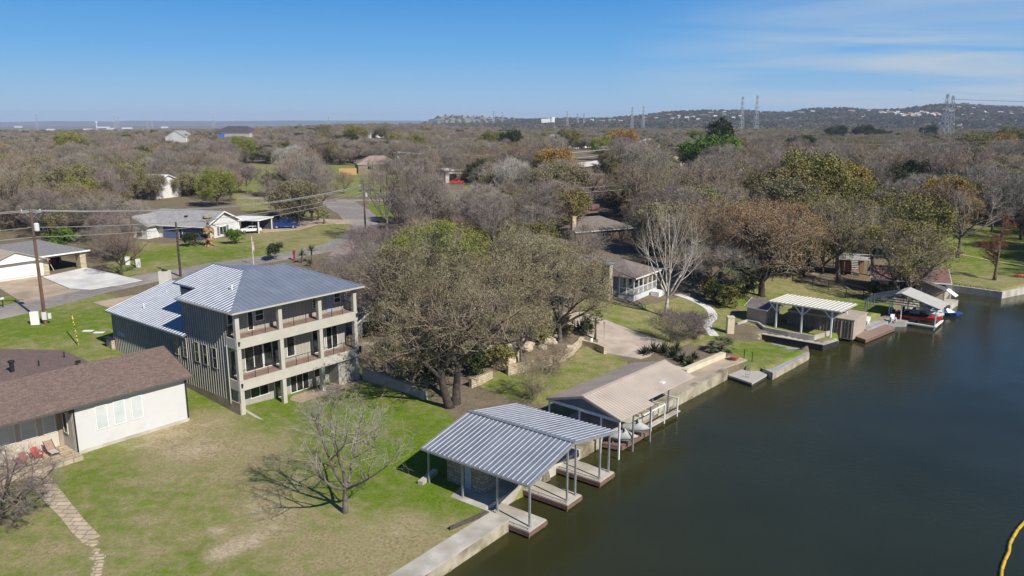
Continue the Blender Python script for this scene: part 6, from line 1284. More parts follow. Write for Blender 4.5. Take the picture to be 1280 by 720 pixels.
for i,(a_,b_,H_,S_,tw_,lb) in enumerate(((128,322,5.,4.2,'grey','grey leafless thicket tree at the corner of the open carport'),(146,327,4.,3.6,'mauve','low mauve thicket tree behind the thin reddish pole'),(158,318,6.5,4.2,'grey','grey bare tree just left of the thin reddish pole'),(118,300,7.5,5.,'mauve','mauve bare tree behind the open carport roof'),(60,292,7.,5.5,'grey','wide grey bare tree behind the dark garage roof'),(15,288,7.5,5.5,'mauve','mauve bare tree behind the garage at the left edge'),(95,282,8.5,5.2,'brown','brown bare tree behind the garage beside the grey one'),(172,292,7.,3.6,'grey','grey bare tree against the left gable of the grey roofed house'),(448,330,6.5,4.8,'mauve','mauve bare tree by the road behind the balcony house'),(470,345,7.5,5.2,'mauve','mauve bare tree left of the yellow topped oak'))):
    T(a_,b_,'thk',lb,seed=200+i,rot=i,H=H_,spread=S_,trunk=1.,r0=.16,limbs=9,kids=(6,5,4),twigs=4,twl=.7,tww=.026,stems=3,bk='dark',tw=tw_,name='bare_tree')
T(900,352,'rust','tall rusty oak behind the curving white path',seed=44,rot=1,H=13.5,spread=7.2,trunk=3.4,r0=.4,limbs=7,kids=(6,5,4),twigs=5,bk='dark',tw='tan',lf='rustleaf',leaf=9000,leafsize=.15,name='oak_tree')
T(985,346,'rust','rusty tan oak behind the large dark trunked oak',seed=45,rot=2,H=13,spread=7.,trunk=3.4,r0=.4,limbs=7,kids=(6,5,4),twigs=5,bk='dark',tw='brown',lf='olive',leaf=9000,leafsize=.15,name='oak_tree')
T(866,345,'bare','mauve bare tree behind the pale sycamore',seed=46,rot=2,H=11.5,spread=6.,trunk=3,r0=.3,limbs=7,kids=(6,5,4),twigs=5,bk='dark',tw='brown',name='bare_tree')
T(728,340,'bare','dark mauve tree between the two brown roofs',seed=47,rot=2,H=7.5,spread=4.4,trunk=2,r0=.22,limbs=7,kids=(6,5,4),twigs=4,bk='dark',tw='mauve',name='bare_tree')
T(812,318,'bare','mauve bare tree shading the brown shingle roof behind the porch house',seed=48,rot=2,H=10,spread=5.4,trunk=2.6,r0=.26,limbs=7,kids=(6,5,4),twigs=5,bk='dark',tw='mauve',name='bare_tree')
T(897,209,'ever','tall dark evergreen standing above the right woods',seed=49,rot=2,H=24,spread=6.8,trunk=9,r0=.5,limbs=10,kids=(6,5,3),twigs=4,bk='dark',tw='green',lf='evergreen',leaf=16000,leafsize=.5,leafspread=.9,name='evergreen_tree',cz=16.)
# thickets and shrubs
T(840,428,'shr','mauve brown leafless shrub by the driveway edge',seed=61,H=3.8,spread=3.9,trunk=.5,r0=.12,limbs=18,kids=(6,5),twigs=8,clump=-1,twl=.6,tww=.02,tw='mauve',stems=5,cat='shrub',name='shrub')
T(868,424,'shr2','mauve grey leafless shrub with green tips beside the first shrub',seed=62,H=3.2,spread=3.3,trunk=.5,r0=.1,limbs=16,kids=(6,5),twigs=8,clump=-1,twl=.6,tww=.02,tw='mauve',stems=5,cat='shrub',name='shrub')
T(668,500,'sap','thin pale leafless shrub on the lawn left of the tan boathouse',seed=63,H=3.6,spread=3.2,trunk=.6,r0=.08,limbs=14,kids=(6,5),twigs=7,twl=.7,tww=.015,clump=-1,tw='tan',stems=4,cat='shrub',name='shrub')
T(690,468,'sap','thin pale leafless shrub nearer the curved stone wall',seed=64,H=2.8,spread=2.8,trunk=.6,r0=.08,limbs=14,kids=(6,5),twigs=7,twl=.7,tww=.015,clump=-1,tw='tan',stems=4,cat='shrub',name='shrub')
T(470,560,'sap','thin leafless sapling behind the lone grey tree',seed=65,H=3.2,spread=1.8,trunk=1,r0=.06,limbs=6,kids=(5,4),twigs=4,twl=.5,tww=.012,tw='pale',cat='tree',name='sapling')
def bush(px,py,label,seed,H,W,lf,n,ls=.16,tw='green',xy=None,cat='bush',sc=1,group=None):
    """leafy bush: leaves through the volume on short stems"""
    return T(px,py,'bush',label,seed=seed,H=H,spread=W,trunk=.3,r0=.07,limbs=9,kids=(4,3),twigs=3,twl=.4,tww=.015,stems=4,leaf=n,leafsize=ls,leafspread=.35,lf=lf,tw=tw,cat=cat,name='bush',xy=xy,sc=sc,group=group)
bush(556,452,'glossy green bush behind the twin trunked oak',71,3.6,2.2,'evergreen',6000); bush(545,478,'dark evergreen bush left of the twin trunks',72,2.4,2.2,'evergreen',5000)
bush(592,468,'dark bush right of the twin trunks',73,2.2,2.2,'evergreen',5000); bush(730,420,'small bright green bush on the curved wall',74,1.,.8,'green',1500,.1)
bush(908,384,'green and cream leaved bush left of the small tan shed',75,2.4,1.7,'olive',4000); bush(893,380,'dark bush on the slope left of the shed',76,2.4,2.,'evergreen',4000)
bush(930,372,'dark evergreen bush behind the small tan shed',77,3.4,2.6,'evergreen',5000); bush(885,372,'grey green bush by the curving white path',78,2.2,1.8,'olive',3000)
bush(80,318,'bright green bush behind the dark garage roof',79,4.2,3.4,'green',7000,.2); bush(346,325,'dark round bush beside the road behind the metal roof',80,1.8,2.,'evergreen',4000)
bush(376,275,'round green bush right of the blue pickup',81,3.,2.6,'evergreen',5000,.2); bush(291,305,'low green shrubs under the gable window',82,1.8,2.4,'green',4000); bush(246,307,'low dark plants at the blue wall',83,1.2,2.,'evergreen',3000); bush(238,308,'low leafy plants left along the blue wall',84,1.1,1.6,'evergreen',2500)
bush(1096,374,'dark hedge clump by the wire fence',85,1.6,2.2,'evergreen',3000); bush(1105,377,'dark hedge clump beside the boat shelter',86,1.4,1.8,'evergreen',2500)
bush(700,418,'olive shrub among the terrace boulders',87,1.8,1.8,'olive',2500); bush(672,428,'olive shrub in the terrace garden left of the boulders',88,1.8,2.,'olive',2500)
bush(512,466,'dry ochre shrub beside the small spreading oak',89,1.6,2.,'olive',2500); bush(622,462,'olive shrub against the cream garden wall',90,1.6,1.8,'olive',2500)
# ------------------------------------------------------------------ palms, yuccas, agaves
PF=mat('palm_frond',(.085,.12,.03),(.045,.07,.018),scale=2,rough=.6,rnd=.1,spec=.3); DF=mat('dead_frond',(.42,.27,.13),(.3,.19,.09),scale=2,rough=.9); AG=mat('agave_leaf',(.075,.09,.05),(.035,.045,.025),scale=2,rough=.6,rnd=.1)
def fan(mb,c,d,L_,w,n=9,droop=.3):
    """a fan palm frond: stalk and splayed leaflets"""
    c=Vector(c); d=Vector(d).normalized(); e=c+d*L_*.5; mb.tube([c,c.lerp(e,.6)+Vector((0,0,.02)),e],.015,3,False)
    s=d.cross(Vector((0,0,1))); s=s.normalized() if s.length>.01 else Vector((1,0,0))
    for i in range(n):
        t=(i/(n-1)-.5)*2.3; q=(d*math.cos(t)+s*math.sin(t)).normalized(); tip=e+q*L_*.5*(1-.15*abs(t))-Vector((0,0,droop*L_*.35)); sd=q.cross(Vector((0,0,1))).normalized()*w; m=e.lerp(tip,.55)+Vector((0,0,.03))
        mb.add([e,m-sd,tip,m+sd],[(0,1,2),(0,2,3)])
def palm(px,py,label,th,fl,nf,r=.14,seed=1,dead=0,name='palm_tree',group=None):
    random.seed(seed); h=thing(name,label,'palm',G(px,py)); MB().tube([(0,0,-.2),(.03,0,th*.5),(0,0,th)],[r*1.3,r,r*1.1],8).build('trunk',bark('brown'),h,smooth=True)
    m=MB()
    for i in range(nf):
        a=i*2.4; el=random.uniform(-.35,1.2); fan(m,(0,0,th),(math.cos(a)*math.cos(el),math.sin(a)*math.cos(el),math.sin(el)),fl*random.uniform(.85,1.1),.035*fl,droop=.5)
    m.build('crown',PF,h)
    if dead:
        m=MB()
        for i in range(60):
            a=random.random()*6.28; z=random.uniform(th*.1,th*.98); fan(m,(math.cos(a)*r,math.sin(a)*r,z),(math.cos(a)*.55,math.sin(a)*.55,-.7),fl*.62,.05*fl,7)
        for i in range(8):
            a=i*.8; fan(m,(0,0,th+.1),(math.cos(a)*.6,math.sin(a)*.6,.75),fl*.8,.05*fl,7)
        m.build('dead_fronds',DF,h)
    return h
palm(902,441,'young fan palm at the edge of the lakeside lawn',.7,2.1,26,seed=3); palm(744,424,'small fan palm with a thin trunk beside the worn driveway',2.7,1.35,24,r=.12,seed=4)
palm(262,308,'fan palm wrapped in dead straw coloured fronds in front of the grey roofed house',4.6,2.2,8,r=.3,seed=5,dead=1); palm(398,276,'small fan palm on the drive, taller of the pair right of the blue pickup',2.6,1.8,22,seed=6); palm(405,280,'small fan palm on the drive, nearer the road of the pair',2.,1.9,22,seed=7)
def rosette(mb,c,L_,n,w,seed,elmin=.15):
    random.seed(seed); c=Vector(c)
    for i in range(n):
        a=i*2.399+random.random()*.3; el=random.uniform(elmin,1.45); d=Vector((math.cos(a)*math.cos(el),math.sin(a)*math.cos(el),math.sin(el))); L2=L_*random.uniform(.75,1.1)
        s=d.cross(Vector((0,0,1))).normalized()*w; m=c+d*L2*.45; t=c+d*L2-Vector((0,0,.12*L2*(1-math.sin(el)))); u=Vector((0,0,-w*.6))
        mb.add([c-s*.6,c+s*.6,m+s,t,m-s,m+u],[(0,1,2,5),(0,5,4),(5,2,3),(4,5,3)])
def yucca(px,py,label,th,L_,seed,name='yucca_plant'):
    h=thing(name,label,'yucca',G(px,py)); MB().tube([(0,0,-.1),(0,0,th)],[.16,.12],7).build('trunk',bark('brown'),h); m=MB(); rosette(m,(0,0,th),L_,60,.05,seed,-.3); m.build('crown',PF,h)
yucca(378,329,'spiky yucca left of the pair behind the balcony house roof',1.4,1.5,11); yucca(390,328,'taller spiky yucca right of the pair behind the balcony house roof',2.0,1.6,12); yucca(388,333,'low dark yucca at the foot of the taller spiky yucca',.5,1.2,13)
agl=['leftmost dark agave of the clump behind the tan boathouse','second agave from the left in the clump behind the tan boathouse','tall middle agave of the clump behind the tan boathouse','broad agave just right of the middle of the clump','dark agave near the cream bench wall','bright green agave at the cream bench wall, frontmost of the clump','greyish agave at the back of the clump by the driveway','small agave at the right end of the clump']
for i,(a_,b_,L_) in enumerate(((806,443,1.3),(817,440,1.5),(830,442,1.7),(842,447,1.6),(853,452,1.4),(863,458,1.5),(846,438,1.3),(868,449,1.1))):
    h=thing('agave',agl[i],'agave',G(a_,b_),group='agave clump behind the tan boathouse'); m=MB(); rosette(m,(0,0,.05),L_,46,.09,20+i); m.build('leaves',PF if i==5 else AG,h)
    MB().cyl(0,0,-.1,.15,.14,7).build('stem',bark('brown'),h)
h=thing('agave','spiky dark plant beside the pickets at the driveway end','agave',G(727,414)); m=MB(); rosette(m,(0,0,.1),2.,60,.08,40); m.build('leaves',AG,h); MB().cyl(0,0,-.1,.2,.16,7).build('stem',bark('brown'),h)
# ------------------------------------------------------------------ woodland
def px_of(x,y,z):
    dz=z-HC; c=y*cp-dz*sp; return 640+FP*x/c, 360-FP*(y*sp+dz*cp)/c
MESHV={}
def variant(key,bk,tw,lf,**kw):
    r=tree_obj(key,gen_tree(**kw),bk,tw,lf,'x','tree',(0,0,-500)); tr,cr=[c.data for c in r.children]
    for c in list(r.children): bpy.data.objects.remove(c)
    bpy.data.objects.remove(r); MESHV[key]=(tr,cr)
BV=[]
variant('t0','grey','grey','oak',seed=140,H=13,spread=5,trunk=4,r0=.26,limbs=7,kids=(5,5,3),twigs=5,twl=1.,tww=.034,up=.35,limbang=(.3,.8)); variant('t1','dark','brown','oak',seed=141,H=12.5,spread=6.4,trunk=3.4,r0=.34,limbs=7,kids=(6,5,3),twigs=5,twl=1.,tww=.034,limbang=(.5,1.)); variant('t2','dark','mauve','oak',seed=142,H=11.5,spread=5.6,trunk=3.6,r0=.28,limbs=6,kids=(5,5,3),twigs=5,twl=1.,tww=.034,up=.3)
for i,(tw,bk,H,S) in enumerate((('grey','grey',9.5,5.2),('mauve','dark',9,5.4),('brown','grey',10,5.6),('grey','dark',10.5,5),('tan','grey',8.5,5.2),('mauve','grey',8,4.8),('grey','grey',7.5,5.6))):
    variant('b%d'%i,bk,tw,'oak',seed=100+i,H=H,spread=S,trunk=2+.2*i,r0=.24,limbs=7,kids=(6,6,3),twigs=6,twl=.95,tww=.034,up=.2 if i%2 else .1); BV.append('b%d'%i)
variant('pale','white','pale','oak',seed=120,H=11,spread=4.6,trunk=2.5,r0=.22,limbs=7,kids=(6,5,3),twigs=5,twl=1,tww=.035,up=.45,limbang=(.3,.8))
for k,lf,n,ls in (('olive','olive',14000,.2),('orange','orange',13000,.2),('evergreen','evergreen',14000,.24),('yellowgreen','yellowgreen',13000,.2),('green','green',13000,.22),('oak','oak',11000,.18)):
    variant(k,'dark','brown' if k!='evergreen' else 'green',lf,seed=130+len(k),H=8.8,spread=4.9,trunk=1.9,r0=.26,limbs=8,kids=(6,5,3),twigs=3,twl=.8,tww=.03,leaf=n,leafsize=ls,leafspread=.6)
def place(key,x,y,rot,sc,label,group,name):
    r=bpy.data.objects.new(name,None); COL.objects.link(r); r.empty_display_size=.3; r.location=(x,y,h1(x,y)-.1); r.rotation_euler=(0,0,rot); r.scale=(sc*random.uniform(.92,1.1),sc*random.uniform(.92,1.1),sc*random.uniform(.9,1.12))
    for nm,me in zip(('trunk','crown'),MESHV[key]): o=bpy.data.objects.new(nm,me); COL.objects.link(o); o.parent=r
    return tag(r,label,'tree',group)
random.seed(77)
NOGO=[LAKE]+[p for p,g in LAWNS]+[ribbon(pxpoly((-160,425),(0,391),(110,364),(230,340),(350,321),(432,303),(455,289),(440,264),(420,250)),11),ribbon(pxpoly((300,247.5),(430,250.5),(560,249),(700,246)),8),
  pxpoly((-100,362),(0,352),(110,334),(180,351),(110,365),(-60,400)),pxpoly((-80,372),(-60,300),(10,290),(135,312),(125,336)),pxpoly((150,300),(150,262),(250,245),(345,268),(345,295),(260,305)),
  pxpoly((100,395),(260,330),(480,380),(480,480),(250,440)),pxpoly((430,425),(500,400),(660,380),(760,395),(860,430),(760,520),(560,520),(450,480)),pxpoly((735,382),(722,318),(800,305),(850,350),(840,400)),
  pxpoly((96,350),(180,351),(262,334),(250,385),(120,405)),pxpoly((440,246),(520,246),(508,285),(478,300),(470,320),(440,322)),pxpoly((712,314),(805,305),(795,272),(712,276)),pxpoly((235,352),(300,330),(440,298),(446,325),(425,362),(300,385)),
  pxpoly((900,420),(920,365),(1000,355),(1130,375),(1060,430),(950,430)),pxpoly((1030,345),(1030,325),(1100,325),(1195,345),(1190,375),(1090,365)),pxpoly((390,345),(395,305),(480,300),(485,340))]
# photo windows kept open: (x0,x1,y of the thing's base, distance up to which nothing tall may stand, its roofline)
KEEP=[(548,594,229,290,212),(694,746,187,480,176),(804,842,190,470,178),(725,760,217,300,206),(264,315,172,650,162),(205,235,178,520,168),(424,490,219,300,209),(394,416,164,900,157),(1054,1063,258,195,250),(280,345,292,170,268),(850,872,210,330,202),(712,776,304,140,268),(463,481,173,700,167)]
def blocked(x,y,Ht):
    for P_ in NOGO:
        if pip(np.array([x]),np.array([y]),P_)[0]: return True
    z=h1(x,y); bx,by=px_of(x,y,z); tx,ty=px_of(x,y,z+Ht*.8); w=4.2*FP/y
    for x0,x1,yb,dist,yr in KEEP:
        if y<dist and bx+w>x0 and bx-w<x1 and ty<yb-2 and by>yr: return True
    return False
CEN={}
SP=[(90,200,'yellowgreen',1.25,'bright yellow green tree in the grey woods at far left'),(272,258,'yellowgreen',1.05,'yellow green oak just behind the grey roofed house'),(303,206,'yellowgreen',1.1,'yellow green tree at the left end of the green field'),(345,268,'b1',.85,'dark bare tree standing behind the blue pickup'),
 (398,241,'b2',1.0,'brown bare oak alone in the green field'),(335,243,'b5',.8,'small bare tree at the left of the green field'),(380,232,'b1',1.,'bare tree at the back of the green field'),(430,242,'b4',.75,'tan bare tree at the right of the green field'),(476,240,'b6',.8,'spreading bare tree near the tan roofed house'),
 (370,220,'pale',1.1,'whitish bare tree behind the green field'),(352,222,'pale',1.0,'pale bare tree left of the whitish one behind the green field'),(886,232,'green',1.7,'vivid green tree in front of the tall evergreen'),(915,225,'olive',1.2,'olive tree beside the vivid green tree'),(692,240,'orange',1.5,'round orange oak above the oak crowns'),
 (775,193,'orange',1.6,'orange brown oak far back in the middle woods'),(640,272,'pale',1.2,'bleached white bare tree in the middle woods'),(665,262,'olive',1.1,'olive brown oak right of the bleached tree'),(655,250,'orange',.9,'ochre oak behind the bleached tree'),(1010,280,'olive',1.8,'large olive gold oak, left of the pair above the brown oaks'),(1043,274,'orange',1.7,'golden oak, right of the pair above the brown oaks'),(978,282,'olive',1.7,'olive oak left of the large golden pair'),(1068,286,'olive',1.4,'dull olive oak below the golden oak'),
 (1215,206,'olive',1.5,'olive gold oak at the top right of the woods'),(1250,200,'orange',1.4,'golden oak near the right edge of the woods'),(1265,192,'olive',1.6,'olive oak at the right edge below the lattice towers'),(710,188,'olive',1.4,'olive tree beside the pointed grey roof'),(820,220,'yellowgreen',1.15,'light green tree below the broad grey roofed house'),(752,200,'yellowgreen',1.15,'pale green tree in the middle woods'),(868,185,'yellowgreen',1.4,'yellow green tree left of the tall evergreen'),(615,192,'yellowgreen',1.3,'yellow green tree in the far middle woods'),(640,195,'evergreen',1.3,'dark evergreen right of the far yellow green tree'),(520,197,'yellowgreen',1.1,'yellow green tree above the workshop'),(435,194,'evergreen',1.2,'dark green oak above the tan roofed house'),(445,182,'olive',1.3,'olive oak far behind the tan roofed house'),(405,178,'oak',1.2,'dull tan oak left of the far white roof'),(1000,202,'evergreen',1.2,'dark evergreen in the right woods'),(1045,180,'evergreen',1.6,'dark evergreen, first of the dark row on the right'),(1078,180,'evergreen',1.6,'dark evergreen in the middle of the dark row on the right'),(1160,178,'evergreen',1.5,'dark evergreen at the right end of the dark row'),(1100,180,'evergreen',1.4,'dark evergreen right of the middle of the dark row'),(375,160,'olive',2.4,'dark olive treetop at the horizon left of the white warehouse'),
 (715,262,'b1',1.1,'dark mauve tree behind the brown shingle roof'),(1120,300,'b3',1.3,'curving dark limbed bare tree left of the green point'),(1240,290,'b0',1.5,'tall grey bare tree behind the cypress'),(1275,300,'b3',1.5,'tall dark bare tree at the right edge of the green point')]
taken=[]
for px_,py_,k,sc,lb in SP:
    if py_<236 and px_ not in (370,352,380): sc*=1.3
    x,y,_=G(px_,py_); place(k,x,y,random.random()*6.28,sc,lb,None,{'evergreen':'evergreen_tree','b':'bare_tree'}.get(k if k=='evergreen' else k[0],'leafy_tree') if k!='pale' else 'bare_tree'); taken.append((x,y,sc*4))
cand=[]
def frust(x,y): return abs(x)<.70*y+14 and y>60
y=92.
while y<1500:
    st=7.0 if y<330 else 8.5 if y<700 else 11
    x=-.7*y-14
    while x<.7*y+14:
        X_=x+random.uniform(-.45,.45)*st; Y_=y+random.uniform(-.45,.45)*st; x+=st
        if not frust(X_,Y_): continue
        cand.append((X_,Y_))
    y+=st*.9
xs=np.array([c[0] for c in cand]); ys=np.array([c[1] for c in cand]); bad=np.zeros(len(cand),bool)
for P_ in NOGO: bad|=pip(xs,ys,P_)
# open grassy gaps
gap=np.array([mnoise.noise(Vector((a*.018,b*.012,4.))) for a,b in cand]); bad|=(gap>.42)
for (a,b,r_) in taken: bad|=(xs-a)**2+(ys-b)**2<r_**2
hz=hgt(xs,ys)
def pxa(x,y,z): dz=z-HC; c=y*cp-dz*sp; return 640+FP*x/c,360-FP*(y*sp+dz*cp)/c
bx,by=pxa(xs,ys,hz); tx,ty=pxa(xs,ys,hz+12.); w=6.*FP/ys
for x0,x1,yb,dist,yr in KEEP:
    D_=min(G((x0+x1)/2,yb)[1]-2,1200); bad|=(ys<D_)&(bx+w*.8>x0)&(bx-w*.8<x1)&(ty<yr+(yb-yr)*.6)&(by>yr)
idx=[i for i in range(len(cand)) if not bad[i]]; idx.sort(key=lambda i:xs[i]**2+ys[i]**2)
def region(px_,d):
    zone=('left of the open carport','behind the open carport','behind the grey roofed house','around the green field','beyond the road bend','behind the big oaks','behind the porch house','behind the pale sycamore','behind the rusty brown oak','above the raised timber deck','behind the green point')[int(np.searchsorted([-20,150,300,430,520,700,780,880,1010,1120],px_))]
    dep='near' if d<170 else 'middle distance' if d<260 else 'far'
    return zone,dep
COLR={'t0':'tall grey','t1':'tall brown','t2':'tall mauve grey','b0':'grey','b1':'mauve grey','b2':'brown','b3':'dark limbed grey','b4':'tan','b5':'small mauve','b6':'low spreading grey','olive':'olive','orange':'rusty orange','evergreen':'dark evergreen','yellowgreen':'yellow green','oak':'dull brown oak','green':'green','pale':'whitish'}
rest=[]; nb=0; nl=0
for i in idx:
    x,y=xs[i],ys[i]; r_=random.random(); nn=mnoise.noise(Vector((x*.012,y*.012,9.)))
    warm=.17+.17*(bx[i]>620)+.12*(bx[i]>950)*(y<420)
    if r_<warm*(1+nn*2): k=random.choice(['olive','olive','orange' if random.random()<.45 and y>330 else 'oak','oak','oak','yellowgreen' if random.random()<.45 else 'olive','evergreen' if random.random()<.5 and y>210 else 'olive'])
    elif r_<warm+.03 : k='evergreen' if nn<-.05 and y>210 else 'oak'
    elif y<450 and random.random()<(.55 if bx[i]>680 else .25): k=random.choice(['t0','t1','t2'])
    else: k=random.choice(BV)
    if k=='yellowgreen' and random.random()<.3: k='olive'
    sc=random.uniform(.68,1.2)*(1.15 if bx[i]>680 and y<350 else 1)
    if y<150: sc*=.85
    leafy=k[0] not in 'bt'
    if (not leafy and nb<285) or (leafy and nl<220):
        zn,dp=region(bx[i],y); 
        lb='%s tree in the %s woods %s'%(COLR[k],dp,zn)
        place(k,x,y,random.random()*6.28,sc,lb,('leafy trees' if leafy else 'bare trees')+' in the woods '+zn,'bare_tree' if not leafy else 'leafy_tree')
        if leafy: nl+=1
        else: nb+=1
    else: rest.append((x,y,hz[i]-.2,k,sc,random.random()*6.28))
def scatter(name,pts,keys,kindlabel):
    """stuff too numerous to count: geometry nodes instances on points"""
    me=bpy.data.meshes.new(name); me.from_pydata([(p[0],p[1],p[2]) for p in pts],[],[])
    for nm,ty,vals in (('idx','INT',[keys.index(p[3]) for p in pts]),('scl','FLOAT',[p[4] for p in pts]),('rotz','FLOAT',[p[5] for p in pts])):
        a=me.attributes.new(nm,ty,'POINT'); a.data.foreach_set('value',vals)
    ob=bpy.data.objects.new(name,me); COL.objects.link(ob); tag(ob,kindlabel,None,None,'stuff')
    c=bpy.data.collections.new(name+'_kinds')
    for j,k in enumerate(keys):
        T_,W_=MESHV[k]; nm=bpy.data.meshes.new('m'); mats=[]
        # join trunk and crown meshes
        va=[];fa=[];mi=[]
        off=0;mo=0;b_=bmesh.new()
        for me2 in (T_,W_):
            if me2 is None: continue
            n0=len(b_.faces); b_.from_mesh(me2); b_.faces.ensure_lookup_table()
            for f in b_.faces[n0:]: f.material_index+=mo
            for m_ in me2.materials: nm.materials.append(m_)
            mo+=len(me2.materials)
        b_.to_mesh(nm); b_.free(); o=bpy.data.objects.new('%02d_kind'%j,nm); c.objects.link(o)
    ng=bpy.data.node_groups.new(name+'_nodes','GeometryNodeTree'); ng.interface.new_socket('Geometry',in_out='INPUT',socket_type='NodeSocketGeometry'); ng.interface.new_socket('Geometry',in_out='OUTPUT',socket_type='NodeSocketGeometry')
    N=ng.nodes;L=ng.links; gi=N.new('NodeGroupInput');go=N.new('NodeGroupOutput'); ci=N.new('GeometryNodeCollectionInfo'); ci.inputs['Collection'].default_value=c; ci.inputs['Separate Children'].default_value=True; ci.inputs['Reset Children'].default_value=True
    ip=N.new('GeometryNodeInstanceOnPoints'); ip.inputs['Pick Instance'].default_value=True; L.new(gi.outputs[0],ip.inputs['Points']); L.new(ci.outputs[0],ip.inputs['Instance'])
    def na(nm_,t):
        a=N.new('GeometryNodeInputNamedAttribute'); a.data_type=t; a.inputs[0].default_value=nm_; return [s for s in a.outputs if s.enabled and s.name=='Attribute'][0]
    L.new(na('idx','INT'),ip.inputs['Instance Index']); cx=N.new('ShaderNodeCombineXYZ'); L.new(na('rotz','FLOAT'),cx.inputs[2]); L.new(cx.outputs[0],ip.inputs['Rotation']); L.new(na('scl','FLOAT'),ip.inputs['Scale']); L.new(ip.outputs[0],go.inputs[0])
    md=ob.modifiers.new('scatter','NODES'); md.node_group=ng; return ob
BV=BV+['t0','t1','t2']; allk=BV+['olive','orange','evergreen','oak','yellowgreen']
scatter('distant_woodland',rest,allk,'countless bare and leafy trees of the far woodland fading to the horizon')
print('woods',nb,nl,len(rest))
# ------------------------------------------------------------------ hills
SIL=[(480,157),(538,156),(600,155),(640,150.5),(700,149),(760,148.5),(800,145.5),(830,141.5),(880,139),(930,139),(960,141),(985,141.5),(1010,137),(1060,136.5),(1080,139),(1120,137.5),(1165,132.5),(1200,131.5),(1240,134.5),(1280,135),(1360,131),(1480,140),(1600,150)]
MES=[(500,156),(530,154.5),(538,151),(546,146.5),(553,145),(600,145.5),(625,147.5),(645,149),(690,151),(740,154),(800,157)]
def sil(S_,p): 
    a=np.array(S_); return np.interp(p,a[:,0],a[:,1])
def dirx(px_): return (px_-640)/FP/(1/ math.cos(PT)) # horizontal x/y on the horizon row
def hill_pt(S_,px_,t,D0,D1,zb):
    D=D0+(D1-D0)*t; x=dirx(px_)*D; ztop=HC+(152-float(sil(S_,px_)))/FP*D1*math.cos(PT)*1.02
    z=zb+(max(ztop,zb)-zb)*(t**1.15)*(1) + (6*mnoise.noise(Vector((x*.004,D*.004,1.)))+2.5*mnoise.noise(Vector((x*.015,D*.015,3.))))*math.sin(math.pi*min(t,1)*.9)
    return (x,D,z)
def hill(name,S_,p0,p1,D0,D1,zb,nx=150,nt_=26):
    vs=[];fs=[]
    for j in range(nt_+6):
        t=j/nt_
        for i in range(nx+1):
            px_=p0+(p1-p0)*i/nx
            if t<=1: vs.append(hill_pt(S_,px_,t,D0,D1,zb))
            else:
                q=hill_pt(S_,px_,1.,D0,D1,zb); k_=(t-1)*nt_/6; vs.append((q[0]*(1+.12*k_),q[1]+400*k_,q[2]-(q[2]-zb+15)*k_**1.3))
    for j in range(nt_+5):
        for i in range(nx): a=j*(nx+1)+i; fs.append((a,a+1,a+nx+2,a+nx+1))
    m=MB(); m.v=vs; m.f=fs
    o=m.build(name,mat('hill_cover',(.26,.235,.18),(.15,.145,.11),scale=.02,rough=1,detail=12,contrast=(.38,.6),c3=(.24,.20,.15),s3=.006),smooth=True); o['kind']='structure'; return o
hill('hills',SIL,480,1600,1900,3300,0.); hill('mesa',MES,500,800,4200,4800,-10.,nx=60)
# distant blue ridge
rv_=[];rf_=[];n=90
for i in range(n+1):
    px_=-500+2400*i/n; x=dirx(px_)*11500; z=HC+11.7*(1.0*mnoise.noise(Vector((i*.16,0,0)))+.45*mnoise.noise(Vector((i*.7,2,0)))+.2+(.9 if 150<px_<700 else 0)-.6*(px_<60)); rv_+=[(x,10600,-16),(x,11500,z),(x*1.1,13200,-16)]
for i in range(n):
    a=i*3; rf_+=[(a,a+3,a+4,a+1),(a+1,a+4,a+5,a+2)]
m=MB();m.v=rv_;m.f=rf_;o=m.build('hills',mat('far_ridge',(.08,.09,.07),(.05,.06,.05),scale=.003,rough=1),smooth=True);o['kind']='structure'
# scrub on the hills
sb=MB(); random.seed(5)
for i in range(420):
    p=rv()*random.random()**.4; p=Vector((p.x*3.4,p.y*3.4,2.6+p.z*2.3)); x=rv(); y=x.cross(rv()).normalized(); x*=.75; y*=.5; sb.add([p-x-y,p+x-y,p+x+y,p-x+y],[(0,1,2,3)])
MESHV['scrub']=(None,sb.mesh('scrub',leafmat('scrub_cover',(.15,.145,.09),(.085,.085,.055),.35,.3))); MESHV['scrub2']=(None,sb.mesh('scrub',leafmat('scrub_brown',(.25,.205,.16),(.16,.13,.10),.3,.3)))
sp_=[]
for i in range(15000):
    px_=random.uniform(500,1340); t=random.random()**.8
    if i%9==0 and px_<760: q=hill_pt(MES,px_,min(1,t),4200,4800,-10.); k=1.5
    else: q=hill_pt(SIL,px_,t,1900,3300,0.); k=1
    cl=mnoise.noise(Vector((q[0]*.006,q[1]*.006,7)))
    sp_.append((q[0],q[1],q[2]-.6,'scrub' if random.random()<.62+cl else 'scrub2',random.uniform(.7,1.7)*k,random.random()*6))
for i in range(5200):   # flat land between the woods and the hills
    y_=random.uniform(1480,2300); x_=random.uniform(-.72,.72)*y_; sp_.append((x_,y_,h1(x_,y_)-.4,'scrub2' if random.random()<.7 else 'scrub',random.uniform(1.,2.),random.random()*6))
scatter('hillside_scrub',sp_,['scrub','scrub2'],'countless dark junipers and bare trees covering the far hills')
def onhill(px_,py_):
    best=None
    for k in range(100):
        t=k/100; q=hill_pt(SIL,px_,t,1900,3300,0.); yy=px_of(*q)[1]
        if best is None or abs(yy-py_)<best[0]: best=(abs(yy-py_),q)
    return best[1]
